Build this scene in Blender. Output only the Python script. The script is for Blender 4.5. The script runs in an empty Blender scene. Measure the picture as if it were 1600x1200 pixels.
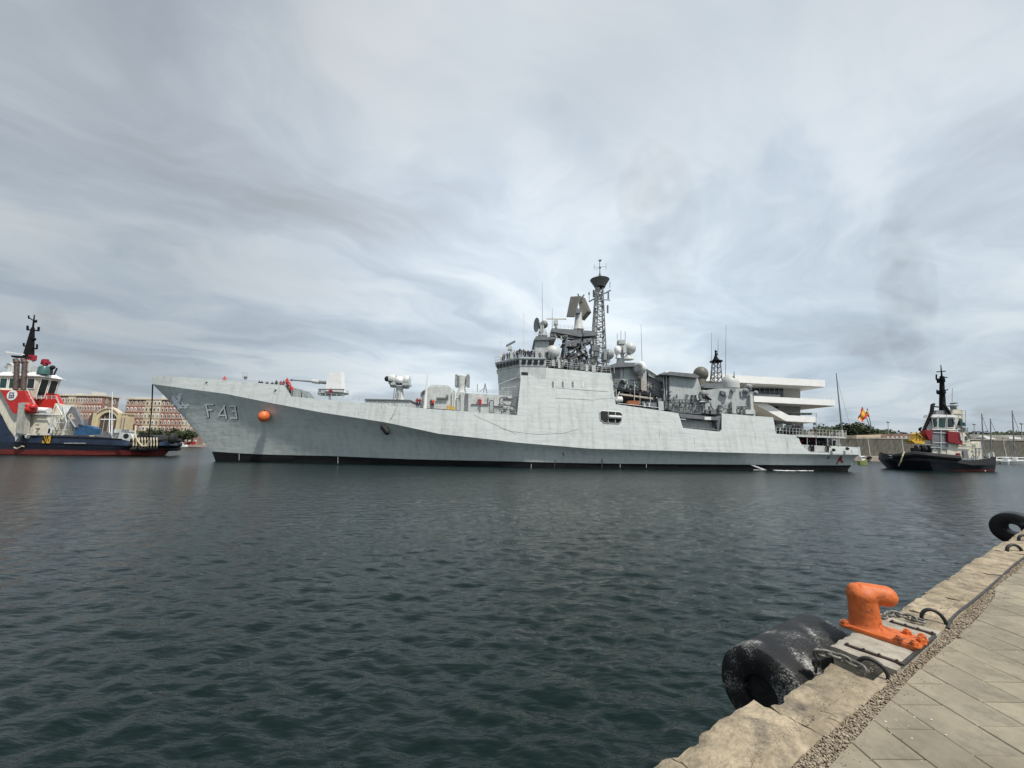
import bpy, bmesh, math, random
import numpy as np
from mathutils import Vector, Matrix, noise
from mathutils.bvhtree import BVHTree
R = random.Random(7)
scene = bpy.context.scene
COL = scene.collection

# ------------------------------------------------------------------ camera
F = 600.0; PITCH = math.atan(96/600); ROLL = math.atan(.0136); EYE = 3.4
cP, sP, cR, sR = math.cos(PITCH), math.sin(PITCH), math.cos(ROLL), math.sin(ROLL)
RIGHT = Vector((cR, -sR*sP, sR*cP)); UP = Vector((-sR, -cR*sP, cR*cP)); FWD = Vector((0, cP, sP))
cam_data = bpy.data.cameras.new('camera'); cam = bpy.data.objects.new('camera', cam_data); COL.objects.link(cam)
cam_data.sensor_width = 36; cam_data.lens = 13.5; cam_data.clip_start = .05; cam_data.clip_end = 6000
M = Matrix.Identity(4)
for i in range(3):
    M[i][0] = RIGHT[i]; M[i][1] = UP[i]; M[i][2] = -FWD[i]
M[2][3] = EYE
cam.matrix_world = M
scene.camera = cam
CAM = Vector((0, 0, EYE))

# ------------------------------------------------------------------ sky, sun, exposure
SUN = Vector((.33, -.41, .87)).normalized()
world = bpy.data.worlds.new('World'); scene.world = world; world.use_nodes = True
nt = world.node_tree; nt.nodes.clear()
def N(tree, t, **k):
    n = tree.nodes.new(t)
    for a, b in k.items():
        if a.startswith('i_'):
            key = a[2:]; key = int(key) if key.isdigit() else key.replace('_', ' ')
            n.inputs[key].default_value = b
        else: setattr(n, a, b)
    return n
def L(tree, a, b): tree.links.new(a, b)
def mathn(tree, op, a, b=None, c=None):
    n = tree.nodes.new('ShaderNodeMath'); n.operation = op
    for i, v in enumerate((a, b, c)):
        if v is None: continue
        if isinstance(v, (int, float)): n.inputs[i].default_value = v
        else: tree.links.new(v, n.inputs[i])
    return n.outputs[0]
def ramp(tree, fac, stops):
    r = tree.nodes.new('ShaderNodeValToRGB')
    while len(r.color_ramp.elements) < len(stops): r.color_ramp.elements.new(.5)
    for e, (p, c) in zip(r.color_ramp.elements, stops):
        e.position = p; e.color = tuple(c)+(1,) if len(c) == 3 else c
    tree.links.new(fac, r.inputs[0]); return r.outputs[0]
def mix(tree, f, a, b, blend='MIX'):
    n = tree.nodes.new('ShaderNodeMix'); n.data_type = 'RGBA'; n.blend_type = blend
    for i, v in ((0, f), (6, a), (7, b)):
        if isinstance(v, (int, float)): n.inputs[i].default_value = v
        elif isinstance(v, tuple): n.inputs[i].default_value = v+(1,) if len(v) == 3 else v
        else: tree.links.new(v, n.inputs[i])
    return n.outputs[2]
tc = N(nt, 'ShaderNodeTexCoord')
sep = N(nt, 'ShaderNodeSeparateXYZ'); L(nt, tc.outputs['Generated'], sep.inputs[0])
zc = mathn(nt, 'ADD', mathn(nt, 'ABSOLUTE', sep.outputs[2]), .14)
cx_ = mathn(nt, 'DIVIDE', sep.outputs[0], zc); cy_ = mathn(nt, 'DIVIDE', sep.outputs[1], zc)
comb = N(nt, 'ShaderNodeCombineXYZ'); L(nt, cx_, comb.inputs[0]); L(nt, cy_, comb.inputs[1])
rot = N(nt, 'ShaderNodeVectorRotate', rotation_type='Z_AXIS'); rot.inputs['Angle'].default_value = math.radians(-38)
L(nt, comb.outputs[0], rot.inputs['Vector'])
warp = N(nt, 'ShaderNodeTexNoise'); warp.inputs['Scale'].default_value = .9; warp.inputs['Detail'].default_value = 4
L(nt, rot.outputs[0], warp.inputs['Vector'])
wadd = N(nt, 'ShaderNodeVectorMath', operation='MULTIPLY_ADD'); L(nt, warp.outputs['Color'], wadd.inputs[0])
wadd.inputs[1].default_value = (1.5, 1.5, 0); L(nt, rot.outputs[0], wadd.inputs[2])
mp = N(nt, 'ShaderNodeMapping'); mp.inputs['Scale'].default_value = (.62, 1.15, 1); mp.inputs['Location'].default_value = (2.6, 3.1, 0)
L(nt, wadd.outputs[0], mp.inputs[0])
n1 = N(nt, 'ShaderNodeTexNoise'); n1.inputs['Scale'].default_value = 1.0; n1.inputs['Detail'].default_value = 10; n1.inputs['Roughness'].default_value = .56
L(nt, mp.outputs[0], n1.inputs['Vector'])
mp2 = N(nt, 'ShaderNodeMapping'); mp2.inputs['Scale'].default_value = (.35, .6, 1); mp2.inputs['Location'].default_value = (4.2, 7.1, 0)
L(nt, rot.outputs[0], mp2.inputs[0])
n2 = N(nt, 'ShaderNodeTexNoise'); n2.inputs['Scale'].default_value = .8; n2.inputs['Detail'].default_value = 5
L(nt, mp2.outputs[0], n2.inputs['Vector'])
cloud = ramp(nt, n1.outputs['Fac'], [(.33, (.38, .415, .46)), (.43, (.45, .505, .575)), (.50, (.52, .58, .65)), (.57, (.61, .655, .705)), (.68, (.68, .71, .745))])
cloud2 = ramp(nt, n2.outputs['Fac'], [(.33, (.82, .835, .85)), (.5, (.97, .98, .99)), (.64, (1.10, 1.08, 1.06))])
cl = mix(nt, 1.0, cloud, cloud2, 'MULTIPLY')
# a broad cloud bank: duller towards the left of the harbour, paler to the right
side = mathn(nt, 'MULTIPLY_ADD', sep.outputs[0], .5, .5)
bank = ramp(nt, side, [(.0, (.66, .655, .65)), (.17, (.68, .675, .665)), (.36, (1.0, 1.0, .99)), (.50, (1.13, 1.13, 1.11)), (.70, (1.08, 1.09, 1.08)), (.86, (.88, .89, .89)), (1., (.84, .85, .85))])
cl = mix(nt, 1.0, cl, bank, 'MULTIPLY')
hz = ramp(nt, mathn(nt, 'ABSOLUTE', sep.outputs[2]), [(.0, (.93, .95, .96)), (.12, (1.06, 1.09, 1.09)), (.30, (1.22, 1.24, 1.23)), (.52, (1.20, 1.20, 1.19)), (.72, (.90, .91, .92)), (1., (.84, .85, .86))])
cl = mix(nt, 1.0, cl, hz, 'MULTIPLY')
sky = N(nt, 'ShaderNodeTexSky', sky_type='NISHITA', sun_disc=False)
sky.sun_elevation = math.asin(SUN.z); sky.sun_rotation = math.atan2(SUN.x, SUN.y)
bg1 = N(nt, 'ShaderNodeBackground'); L(nt, sky.outputs[0], bg1.inputs[0]); bg1.inputs[1].default_value = .08
bg2 = N(nt, 'ShaderNodeBackground'); L(nt, cl, bg2.inputs[0]); bg2.inputs[1].default_value = 1.15
ms = N(nt, 'ShaderNodeMixShader'); ms.inputs[0].default_value = .88
L(nt, bg1.outputs[0], ms.inputs[1]); L(nt, bg2.outputs[0], ms.inputs[2])
wo = N(nt, 'ShaderNodeOutputWorld'); L(nt, ms.outputs[0], wo.inputs[0])
sd = bpy.data.lights.new('sun', 'SUN'); sd.energy = 4.4; sd.angle = math.radians(3); sd.color = (1, .95, .88)
so = bpy.data.objects.new('sun', sd); COL.objects.link(so); so.rotation_euler = SUN.to_track_quat('Z', 'Y').to_euler()
so.location = (20, -30, 60)
scene.view_settings.view_transform = 'Standard'; scene.view_settings.look = 'None'
scene.view_settings.gamma = 1; scene.view_settings.use_curve_mapping = False; scene.view_settings.exposure = 0

# ------------------------------------------------------------------ pixel helpers (photo pixel + distance -> point in the world)
def ray(px, py):
    return RIGHT*(px-800) + UP*(600-py) + FWD*F
def P(px, py, Y):
    d = ray(px, py); return CAM + d*(Y/d.y)
def G(px, py, z=0):
    d = ray(px, py); return CAM + d*((z-EYE)/d.z)
def project(v):
    d = Vector(v)-CAM; f = d.dot(FWD); return 800+F*d.dot(RIGHT)/f, 600-F*d.dot(UP)/f
def lerp_curve(c, x):
    if x <= c[0][0]: return c[0][1]
    for (a, b), (c2, d) in zip(c, c[1:]):
        if x <= c2: return b+(d-b)*(x-a)/(c2-a) if c2 > a else d
    return c[-1][1]

# ------------------------------------------------------------------ materials
MATS = {}
def mat(name, col, rough=.6, var=.12, vscale=3.0, bump=0., bscale=20., metal=0., spec=.5, rnd=0., streak=0., stretch=(1, 1, 1), coat=0., dirt=None, dscale=1.5, dthr=(.55, .75), world=0., wscale=1.1):
    if name in MATS: return MATS[name]
    m = bpy.data.materials.new(name); m.use_nodes = True; t = m.node_tree; b = t.nodes['Principled BSDF']
    tcn = N(t, 'ShaderNodeTexCoord'); mpn = N(t, 'ShaderNodeMapping'); mpn.inputs['Scale'].default_value = stretch
    L(t, tcn.outputs['Object'], mpn.inputs[0])
    nz = N(t, 'ShaderNodeTexNoise'); nz.inputs['Scale'].default_value = vscale; nz.inputs['Detail'].default_value = 7; nz.inputs['Roughness'].default_value = .62
    L(t, mpn.outputs[0], nz.inputs['Vector'])
    lo = tuple(c*(1-var*1.6) for c in col); hi = tuple(min(1, c*(1+var*1.3)) for c in col)
    c = ramp(t, nz.outputs['Fac'], [(.3, lo), (.5, col), (.7, hi)])
    if streak:
        mp3 = N(t, 'ShaderNodeMapping'); mp3.inputs['Scale'].default_value = (1.3, 1.3, .12); L(t, tcn.outputs['Object'], mp3.inputs[0])
        n3 = N(t, 'ShaderNodeTexNoise'); n3.inputs['Scale'].default_value = 2.2; n3.inputs['Detail'].default_value = 6; L(t, mp3.outputs[0], n3.inputs['Vector'])
        c = mix(t, 1., c, ramp(t, n3.outputs['Fac'], [(.35, (1-streak,)*3), (.6, (1, 1, 1))]), 'MULTIPLY')
    if dirt:
        n4 = N(t, 'ShaderNodeTexNoise'); n4.inputs['Scale'].default_value = dscale; n4.inputs['Detail'].default_value = 9; n4.inputs['Roughness'].default_value = .7
        L(t, mpn.outputs[0], n4.inputs['Vector'])
        f = ramp(t, n4.outputs['Fac'], [(dthr[0], (0, 0, 0)), (dthr[1], (1, 1, 1))])
        c = mix(t, f, c, dirt)
    if world:
        ge = N(t, 'ShaderNodeNewGeometry')
        for sc_, amt, lo_, hi_ in ((wscale, world, .38, .60), (wscale*4.3, world*.6, .42, .58), (wscale*.35, world*.7, .4, .6)):
            n5 = N(t, 'ShaderNodeTexNoise'); n5.inputs['Scale'].default_value = sc_; n5.inputs['Detail'].default_value = 8; n5.inputs['Roughness'].default_value = .65; L(t, ge.outputs['Position'], n5.inputs['Vector'])
            c = mix(t, 1., c, ramp(t, n5.outputs['Fac'], [(lo_, (1-amt, 1-amt, 1-amt*1.05)), (hi_, (1.04, 1.04, 1.04))]), 'MULTIPLY')
    if rnd:
        oi = N(t, 'ShaderNodeObjectInfo')
        c = mix(t, 1., c, ramp(t, oi.outputs['Random'], [(0, (1-rnd, 1-rnd, 1-rnd*.9)), (1, (1+rnd*.6, 1+rnd*.6, 1+rnd*.5))]), 'MULTIPLY')
    L(t, c, b.inputs['Base Color'])
    b.inputs['Roughness'].default_value = rough; b.inputs['Metallic'].default_value = metal
    b.inputs['Specular IOR Level'].default_value = spec
    if coat: b.inputs['Coat Weight'].default_value = coat
    if bump:
        n2 = N(t, 'ShaderNodeTexNoise'); n2.inputs['Scale'].default_value = bscale; n2.inputs['Detail'].default_value = 6; L(t, mpn.outputs[0], n2.inputs['Vector'])
        bn = N(t, 'ShaderNodeBump'); bn.inputs['Strength'].default_value = 1; bn.inputs['Distance'].default_value = bump
        L(t, n2.outputs['Fac'], bn.inputs['Height']); L(t, bn.outputs[0], b.inputs['Normal'])
    MATS[name] = m; return m

def hull_mat():
    m = bpy.data.materials.new('naval_grey_hull_paint'); m.use_nodes = True; t = m.node_tree; b = t.nodes['Principled BSDF']
    tcn = N(t, 'ShaderNodeTexCoord')
    def nz(scale, st, det=6):
        mp_ = N(t, 'ShaderNodeMapping'); mp_.inputs['Scale'].default_value = st; L(t, tcn.outputs['Object'], mp_.inputs[0])
        n = N(t, 'ShaderNodeTexNoise'); n.inputs['Scale'].default_value = scale; n.inputs['Detail'].default_value = det; L(t, mp_.outputs[0], n.inputs['Vector']); return n.outputs['Fac']
    base = ramp(t, nz(1, (.12, .12, .5)), [(.32, (.545, .585, .568)), (.5, (.565, .605, .588)), (.68, (.575, .615, .598))])
    st = ramp(t, nz(1, (1.4, 1.4, .10)), [(.33, (.86, .86, .85)), (.52, (1, 1, 1))])
    st2 = ramp(t, nz(1, (.22, .22, 3.2)), [(.30, (.93, .935, .94)), (.5, (1, 1, 1)), (.68, (1.03, 1.03, 1.02))])
    c = mix(t, 1., base, st, 'MULTIPLY'); c = mix(t, 1., c, st2, 'MULTIPLY')
    # plate seams
    sp = N(t, 'ShaderNodeSeparateXYZ'); L(t, tcn.outputs['Object'], sp.inputs[0])
    seam = None
    for k, per in ((0, 5.2), (2, 2.1)):
        f = mathn(t, 'FRACT', mathn(t, 'DIVIDE', sp.outputs[k], per))
        d = mathn(t, 'LESS_THAN', mathn(t, 'ABSOLUTE', mathn(t, 'SUBTRACT', f, .5)), .03/per)
        seam = d if seam is None else mathn(t, 'MAXIMUM', seam, d)
    c = mix(t, mathn(t, 'MULTIPLY', seam, .13), c, (.16, .17, .17))
    L(t, c, b.inputs['Base Color']); b.inputs['Roughness'].default_value = .42
    h = mathn(t, 'ADD', mathn(t, 'MULTIPLY', nz(1, (.9, .9, 1.3), 3), .8), mathn(t, 'MULTIPLY', nz(1, (.22, .22, 1.5), 2), .45))
    bn = N(t, 'ShaderNodeBump'); bn.inputs['Strength'].default_value = .5; bn.inputs['Distance'].default_value = .13
    L(t, h, bn.inputs['Height']); L(t, bn.outputs[0], b.inputs['Normal'])
    return m
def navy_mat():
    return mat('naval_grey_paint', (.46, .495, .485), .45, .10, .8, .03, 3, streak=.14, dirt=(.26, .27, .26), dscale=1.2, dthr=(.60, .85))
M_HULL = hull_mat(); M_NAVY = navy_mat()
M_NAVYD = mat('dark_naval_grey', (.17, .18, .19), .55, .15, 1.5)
M_DECK = mat('deck_grey', (.16, .19, .19), .8, .2, 2)
M_WHITE = mat('white_marine_paint', (.83, .83, .81), .4, .05, 1.2, streak=.08, dirt=(.5, .47, .42), dscale=2.5, dthr=(.66, .85))
M_WHITEG = mat('off_white_paint', (.58, .60, .58), .45, .10, 1.5, streak=.15, dirt=(.33, .33, .31), dscale=2, dthr=(.58, .8))
M_BLACK = mat('black_paint', (.008, .008, .009), .65, .3, 2, spec=.12)
M_BOOT = mat('black_boot_topping', (.007, .0075, .008), .6, .5, 1.2, stretch=(.3, .3, 2), spec=.15, dirt=(.03, .031, .028), dscale=1.1, dthr=(.62, .85))
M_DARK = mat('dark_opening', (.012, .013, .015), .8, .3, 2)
M_STEEL = mat('bare_steel_fittings', (.30, .32, .32), .45, .25, 3, metal=.3)
M_RUBBER = mat('worn_rubber', (.012, .012, .013), .7, .5, 6, .02, 12)
M_ORANGE = mat('orange_buoy_plastic', (.72, .16, .04), .45, .12, 2, dirt=(.42, .12, .05), dscale=3)
M_RED = mat('red_marine_paint', (.50, .022, .018), .4, .15, 1.5, streak=.12)
M_REDB = mat('red_antifouling', (.17, .024, .02), .6, .3, 1.5, stretch=(.4, .4, 2), dirt=(.12, .05, .04), dscale=2)
M_BLUEH = mat('navy_blue_hull_paint', (.012, .024, .055), .38, .3, 1.0, streak=.2, dirt=(.09, .10, .12), dscale=1.2, dthr=(.60, .82))
M_CREAM = mat('cream_marine_paint', (.70, .66, .54), .45, .08, 1.3, streak=.18, dirt=(.36, .27, .18), dscale=2.2, dthr=(.64, .82))
M_YELL = mat('yellow_paint', (.62, .38, .04), .5, .15, 2)
M_BROWN = mat('heat_browned_steel', (.085, .055, .045), .6, .4, 2)
M_GLASS = mat('dark_window_glass', (.012, .022, .024), .08, .3, 2)
M_TEAL = mat('green_tinted_glass', (.015, .06, .052), .1, .3, 2)
M_TARP = mat('blue_tarpaulin', (.022, .085, .18), .6, .25, 2, .05, 4)
M_ROPE = mat('pale_rope', (.45, .40, .28), .8, .2, 9)
M_GREYM = mat('grey_machinery', (.26, .28, .28), .5, .3, 2)
M_SKIN = mat('skin', (.30, .17, .11), .6, .05)
M_HAIR = mat('black_hair', (.012, .01, .01), .6, .1)
M_UNI = mat('navy_uniform_cloth', (.02, .024, .035), .8, .2)
M_UNIW = mat('white_uniform_cloth', (.72, .72, .70), .8, .05)
M_VEST = mat('red_lifejacket_cloth', (.60, .045, .025), .7, .1)
M_OLIVE = mat('olive_uniform_cloth', (.12, .12, .09), .8, .2)
M_MAROON = mat('maroon_cloth', (.22, .02, .03), .8, .1)
M_RADOME = mat('radome_shell', (.50, .52, .50), .5, .08, 1)
M_RADB = mat('brown_grey_radome', (.115, .11, .085), .55, .15, 1)
M_PANEL = mat('radar_face_brown_grey', (.135, .13, .105), .6, .25, 2, stretch=(3, 3, .5))

# ------------------------------------------------------------------ mesh builder
class MB:
    def __init__(s): s.v = []; s.f = []; s.m = []; s.cm = 0
    def quadf(s, pts):
        b = len(s.v); s.v += [tuple(p) for p in pts]; s.f.append(tuple(range(b, b+len(pts)))); s.m.append(s.cm); return s
    def prism(s, pts, ext):
        ext = Vector(ext); n = len(pts); b = len(s.v)
        pts = [Vector(p) for p in pts]
        s.v += [tuple(p) for p in pts] + [tuple(p+ext) for p in pts]
        s.f.append(tuple(range(b, b+n))); s.f.append(tuple(range(b+2*n-1, b+n-1, -1))); s.m += [s.cm]*2
        for i in range(n):
            j = (i+1) % n; s.f.append((b+j, b+i, b+n+i, b+n+j)); s.m.append(s.cm)
        return s
    def pp(s, pxs, Y0, Y1):            # outline seen at distance Y0, real depth back to Y1
        return s.prism([P(a, b, Y0) for a, b in pxs], (0, Y1-Y0, 0))
    def pb(s, x0, y0, x1, y1, Y0, Y1):
        c = P((x0+x1)/2, (y0+y1)/2, Y0); k = Y0/F*1.0
        a = P(x0, (y0+y1)/2, Y0); b = P(x1, (y0+y1)/2, Y0); t = P((x0+x1)/2, y0, Y0); d = P((x0+x1)/2, y1, Y0)
        return s.box(a.x, b.x, Y0, Y1, d.z, t.z)
    def box(s, x0, x1, y0, y1, z0, z1):
        return s.prism([(x0, y0, z0), (x1, y0, z0), (x1, y0, z1), (x0, y0, z1)], (0, y1-y0, 0))
    def plan(s, pts, z0, z1, pts1=None):
        pts1 = pts1 or pts; n = len(pts); b = len(s.v)
        s.v += [(x, y, z0) for x, y in pts]+[(x, y, z1) for x, y in pts1]
        s.f.append(tuple(range(b+n-1, b-1, -1))); s.f.append(tuple(range(b+n, b+2*n))); s.m += [s.cm]*2
        for i in range(n):
            j = (i+1) % n; s.f.append((b+i, b+j, b+n+j, b+n+i)); s.m.append(s.cm)
        return s
    def cyl(s, a, b, r0, r1=None, n=8, cap=True):
        a = Vector(a); b = Vector(b); r1 = r0 if r1 is None else r1
        d = (b-a); 
        if d.length < 1e-6: return s
        d.normalize(); u = d.orthogonal().normalized(); w = d.cross(u); k = len(s.v)
        for c, r in ((a, r0), (b, r1)):
            for i in range(n):
                q = 2*math.pi*i/n; s.v.append(tuple(c+u*(r*math.cos(q))+w*(r*math.sin(q))))
        for i in range(n):
            j = (i+1) % n; s.f.append((k+i, k+j, k+n+j, k+n+i)); s.m.append(s.cm)
        if cap: s.f.append(tuple(range(k+n-1, k-1, -1))); s.f.append(tuple(range(k+n, k+2*n))); s.m += [s.cm]*2
        return s
    def tube(s, pts, r, n=6):
        for a, b in zip(pts, pts[1:]): s.cyl(a, b, r, r, n)
        return s
    def pt(s, pxs, Y, r, n=5): return s.tube([P(a, b, Y) for a, b in pxs], r, n)
    def sweep(s, pts, rad, n=10, closed=False, cap=True):
        pts = [Vector(p) for p in pts]; m = len(pts); k = len(s.v)
        rad = rad if isinstance(rad, (list, tuple)) else [rad]*m
        up = None
        for i, p in enumerate(pts):
            if closed: d = pts[(i+1) % m]-pts[i-1]
            else: d = pts[min(i+1, m-1)]-pts[max(i-1, 0)]
            d.normalize()
            if up is None: up = d.orthogonal().normalized()
            up = (up-d*up.dot(d)).normalized(); w = d.cross(up)
            for j in range(n):
                q = 2*math.pi*j/n; s.v.append(tuple(p+up*(rad[i]*math.cos(q))+w*(rad[i]*math.sin(q))))
        for i in range(m if closed else m-1):
            for j in range(n):
                a = k+i*n+j; b = k+i*n+(j+1) % n; c = k+((i+1) % m)*n+(j+1) % n; d = k+((i+1) % m)*n+j
                s.f.append((a, b, c, d)); s.m.append(s.cm)
        if cap and not closed:
            s.f.append(tuple(range(k+n-1, k-1, -1))); s.f.append(tuple(range(k+(m-1)*n, k+m*n))); s.m += [s.cm]*2
        return s
    def lathe(s, c, prof, axis=(0, 0, 1), n=16):      # prof: [(along, radius)]
        ax = Vector(axis).normalized(); c = Vector(c); u = ax.orthogonal().normalized(); w = ax.cross(u); k = len(s.v)
        for h, r in prof:
            for i in range(n):
                q = 2*math.pi*i/n; s.v.append(tuple(c+ax*h+u*(r*math.cos(q))+w*(r*math.sin(q))))
        for m in range(len(prof)-1):
            for i in range(n):
                j = (i+1) % n; s.f.append((k+m*n+i, k+m*n+j, k+(m+1)*n+j, k+(m+1)*n+i)); s.m.append(s.cm)
        s.f.append(tuple(range(k+n-1, k-1, -1))); s.f.append(tuple(range(k+(len(prof)-1)*n, k+len(prof)*n))); s.m += [s.cm]*2
        return s
    def ball(s, c, r, n=14, sc=(1, 1, 1)):
        c = Vector(c); k = len(s.v); rows = max(6, n//2)
        for i in range(rows+1):
            th = math.pi*i/rows
            for j in range(n):
                q = 2*math.pi*j/n
                s.v.append((c.x+r*sc[0]*math.sin(th)*math.cos(q), c.y+r*sc[1]*math.sin(th)*math.sin(q), c.z+r*sc[2]*math.cos(th)))
        for i in range(rows):
            for j in range(n):
                a = k+i*n+j; b = k+i*n+(j+1) % n; s.f.append((a, a+n, b+n, b)); s.m.append(s.cm)
        return s

ROOT = {}
def tag(o, label=None, cat=None, group=None, kind=None):
    if label: o['label'] = label
    if cat: o['category'] = cat
    if group: o['group'] = group
    if kind: o['kind'] = kind
    return o
def thing(name, loc, label=None, cat=None, group=None, kind=None):
    o = bpy.data.objects.new(name, None); COL.objects.link(o); o.location = loc; o.empty_display_size = .5
    ROOT[o.name] = Vector(loc); return tag(o, label, cat, group, kind)
def obj(name, mb, mats, parent=None, smooth=False, origin=None, weld=False):
    mats = mats if isinstance(mats, (list, tuple)) else [mats]
    if parent is not None: org = ROOT[parent.name]
    else:
        if origin is None:
            a = np.array(mb.v); org = Vector(((a[:, 0].min()+a[:, 0].max())/2, (a[:, 1].min()+a[:, 1].max())/2, a[:, 2].min()))
        else: org = Vector(origin)
    me = bpy.data.meshes.new(name)
    me.from_pydata([(v[0]-org.x, v[1]-org.y, v[2]-org.z) for v in mb.v], [], mb.f)
    for m in mats: me.materials.append(m)
    if len(mats) > 1: me.polygons.foreach_set('material_index', mb.m)
    bm = bmesh.new(); bm.from_mesh(me)
    if weld: bmesh.ops.remove_doubles(bm, verts=bm.verts, dist=1e-4)
    bmesh.ops.recalc_face_normals(bm, faces=bm.faces); bm.to_mesh(me); bm.free()
    if smooth:
        me.polygons.foreach_set('use_smooth', [True]*len(me.polygons))
        me.set_sharp_from_angle(angle=math.radians(38))
    o = bpy.data.objects.new(name, me); COL.objects.link(o)
    if parent is not None: o.parent = parent; ROOT[o.name] = org
    else: o.location = org; ROOT[o.name] = org
    return o
def mesh_of(mb, mats, name='shared'):
    me = bpy.data.meshes.new(name); me.from_pydata([tuple(v) for v in mb.v], [], mb.f)
    mats = mats if isinstance(mats, (list, tuple)) else [mats]
    for m in mats: me.materials.append(m)
    if len(mats) > 1: me.polygons.foreach_set('material_index', mb.m)
    bm = bmesh.new(); bm.from_mesh(me); bmesh.ops.recalc_face_normals(bm, faces=bm.faces); bm.to_mesh(me); bm.free()
    return me
def inst(name, me, parent, loc, rz=0, sc=(1, 1, 1), rot=None):
    o = bpy.data.objects.new(name, me); COL.objects.link(o)
    loc = Vector(loc)
    if parent is not None: o.parent = parent; loc = loc-ROOT[parent.name]; ROOT[o.name] = ROOT[parent.name]
    else: ROOT[o.name] = loc.copy()
    o.location = loc; o.rotation_euler = rot if rot else (0, 0, rz); o.scale = sc
    return o
def copy_tree(o, parent=None):
    c = o.copy(); COL.objects.link(c); c.parent = parent
    for ch in o.children: copy_tree(ch, c)
    return c
def eval_mesh(mb, mods, name):
    me = bpy.data.meshes.new(name); me.from_pydata([tuple(v) for v in mb.v], [], mb.f)
    o = bpy.data.objects.new(name, me); COL.objects.link(o)
    mods(o); dg = bpy.context.evaluated_depsgraph_get(); dg.update()
    r = bpy.data.meshes.new_from_object(o.evaluated_get(dg)); bpy.data.objects.remove(o); return r
def fan(mb, pts):      # cap helper
    mb.quadf(pts)
# ================================================================== WATER
def build_water():
    rows, cols = 760, 900
    r = 1.2*np.exp(np.linspace(0, math.log(420/1.2), rows)); a = np.radians(np.linspace(-76, 76, cols))
    RR, AA = np.meshgrid(r, a, indexing='ij'); X = RR*np.sin(AA); Y = RR*np.cos(AA)-.6
    Z = np.zeros_like(X); rng = np.random.RandomState(3)
    cell = RR*math.log(420/1.2)/rows
    wind = math.radians(68)
    patch = .5+.5*np.sin(X*.05+1.3*np.sin(Y*.043+1))*np.cos(Y*.061-.4+.8*np.sin(X*.033))
    for i in range(120):
        lam = .11*math.exp(rng.uniform(0, 1)**1.1*math.log(1.25/.11)); th = (math.radians(84), math.radians(38), math.radians(128))[(0, 0, 1, 2)[i % 4]]+rng.normal(0, .30)
        k = 2*math.pi/lam; ph = rng.uniform(0, 2*math.pi)
        amp = .0025*lam**.88*rng.uniform(.5, 1.5)
        att = np.clip((lam/cell-2.2)/2, 0, 1)
        p = k*(X*math.cos(th)+Y*math.sin(th))+ph+.9*np.sin(X*.31+i)*np.cos(Y*.27+i*1.7)
        s = np.sin(p); Z += amp*att*(s+.28*np.cos(2*p))*(.45+1.0*patch)
    v = np.stack([X, Y, Z], -1).reshape(-1, 3)
    me = bpy.data.meshes.new('water'); n = (rows-1)*(cols-1)
    idx = np.arange(rows*cols).reshape(rows, cols)
    q = np.stack([idx[:-1, :-1], idx[:-1, 1:], idx[1:, 1:], idx[1:, :-1]], -1).reshape(-1)
    me.vertices.add(len(v)); me.vertices.foreach_set('co', v.ravel().astype(np.float32))
    me.loops.add(n*4); me.loops.foreach_set('vertex_index', q.astype(np.int32))
    me.polygons.add(n); me.polygons.foreach_set('loop_start', np.arange(0, n*4, 4, dtype=np.int32))
    me.polygons.foreach_set('use_smooth', np.ones(n, dtype=bool)); me.update(); me.validate()
    m = bpy.data.materials.new('harbour_water'); m.use_nodes = True; t = m.node_tree; b = t.nodes['Principled BSDF']
    b.inputs['Base Color'].default_value = (.0018, .0092, .0080, 1); b.inputs['Roughness'].default_value = .05; b.inputs['IOR'].default_value = 1.33; b.inputs['Specular IOR Level'].default_value = .42
    tcn = N(t, 'ShaderNodeTexCoord')
    def nz(scale, st, det=3, w=0):
        mp_ = N(t, 'ShaderNodeMapping'); mp_.inputs['Scale'].default_value = st; mp_.inputs['Rotation'].default_value = (0, 0, w); L(t, tcn.outputs['Object'], mp_.inputs[0])
        n_ = N(t, 'ShaderNodeTexNoise'); n_.inputs['Scale'].default_value = scale; n_.inputs['Detail'].default_value = det; L(t, mp_.outputs[0], n_.inputs['Vector']); return n_.outputs['Fac']
    h = mathn(t, 'ADD', mathn(t, 'MULTIPLY', nz(1, (2.2, 6.5, 1), 4, .25), .040), mathn(t, 'MULTIPLY', nz(1, (.55, 1.7, 1), 3, -.2), .10))
    h = mathn(t, 'ADD', h, mathn(t, 'MULTIPLY', nz(9, (1, 1.8, 1), 3, .5), .004))
    pt_ = ramp(t, nz(1, (.035, .05, 1), 3), [(.36, (.7,)*3), (.62, (1.15,)*3)])
    bn = N(t, 'ShaderNodeBump'); bn.inputs['Distance'].default_value = 1
    h = mathn(t, 'MULTIPLY', h, 1.15); L(t, h, bn.inputs['Height']); L(t, mathn(t, 'MULTIPLY', pt_, .95), bn.inputs['Strength']); L(t, bn.outputs[0], b.inputs['Normal'])
    # ripples finer than the mesh can carry far out are carried by the gloss instead
    ln = N(t, 'ShaderNodeVectorMath', operation='LENGTH'); L(t, tcn.outputs['Object'], ln.inputs[0])
    mr = N(t, 'ShaderNodeMapRange'); L(t, ln.outputs['Value'], mr.inputs['Value'])
    for k_, v_ in ((1, 8), (2, 110), (3, .05), (4, .27)): mr.inputs[k_].default_value = v_
    L(t, mr.outputs[0], b.inputs['Roughness'])
    me.materials.append(m)
    o = bpy.data.objects.new('water', me); COL.objects.link(o); tag(o, kind='structure')
    far = MB().box(-1500, 1500, -600, 2500, -3.4, -.16)
    f = obj('harbour_bed_water', far, m); tag(f, kind='structure')
build_water()

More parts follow.
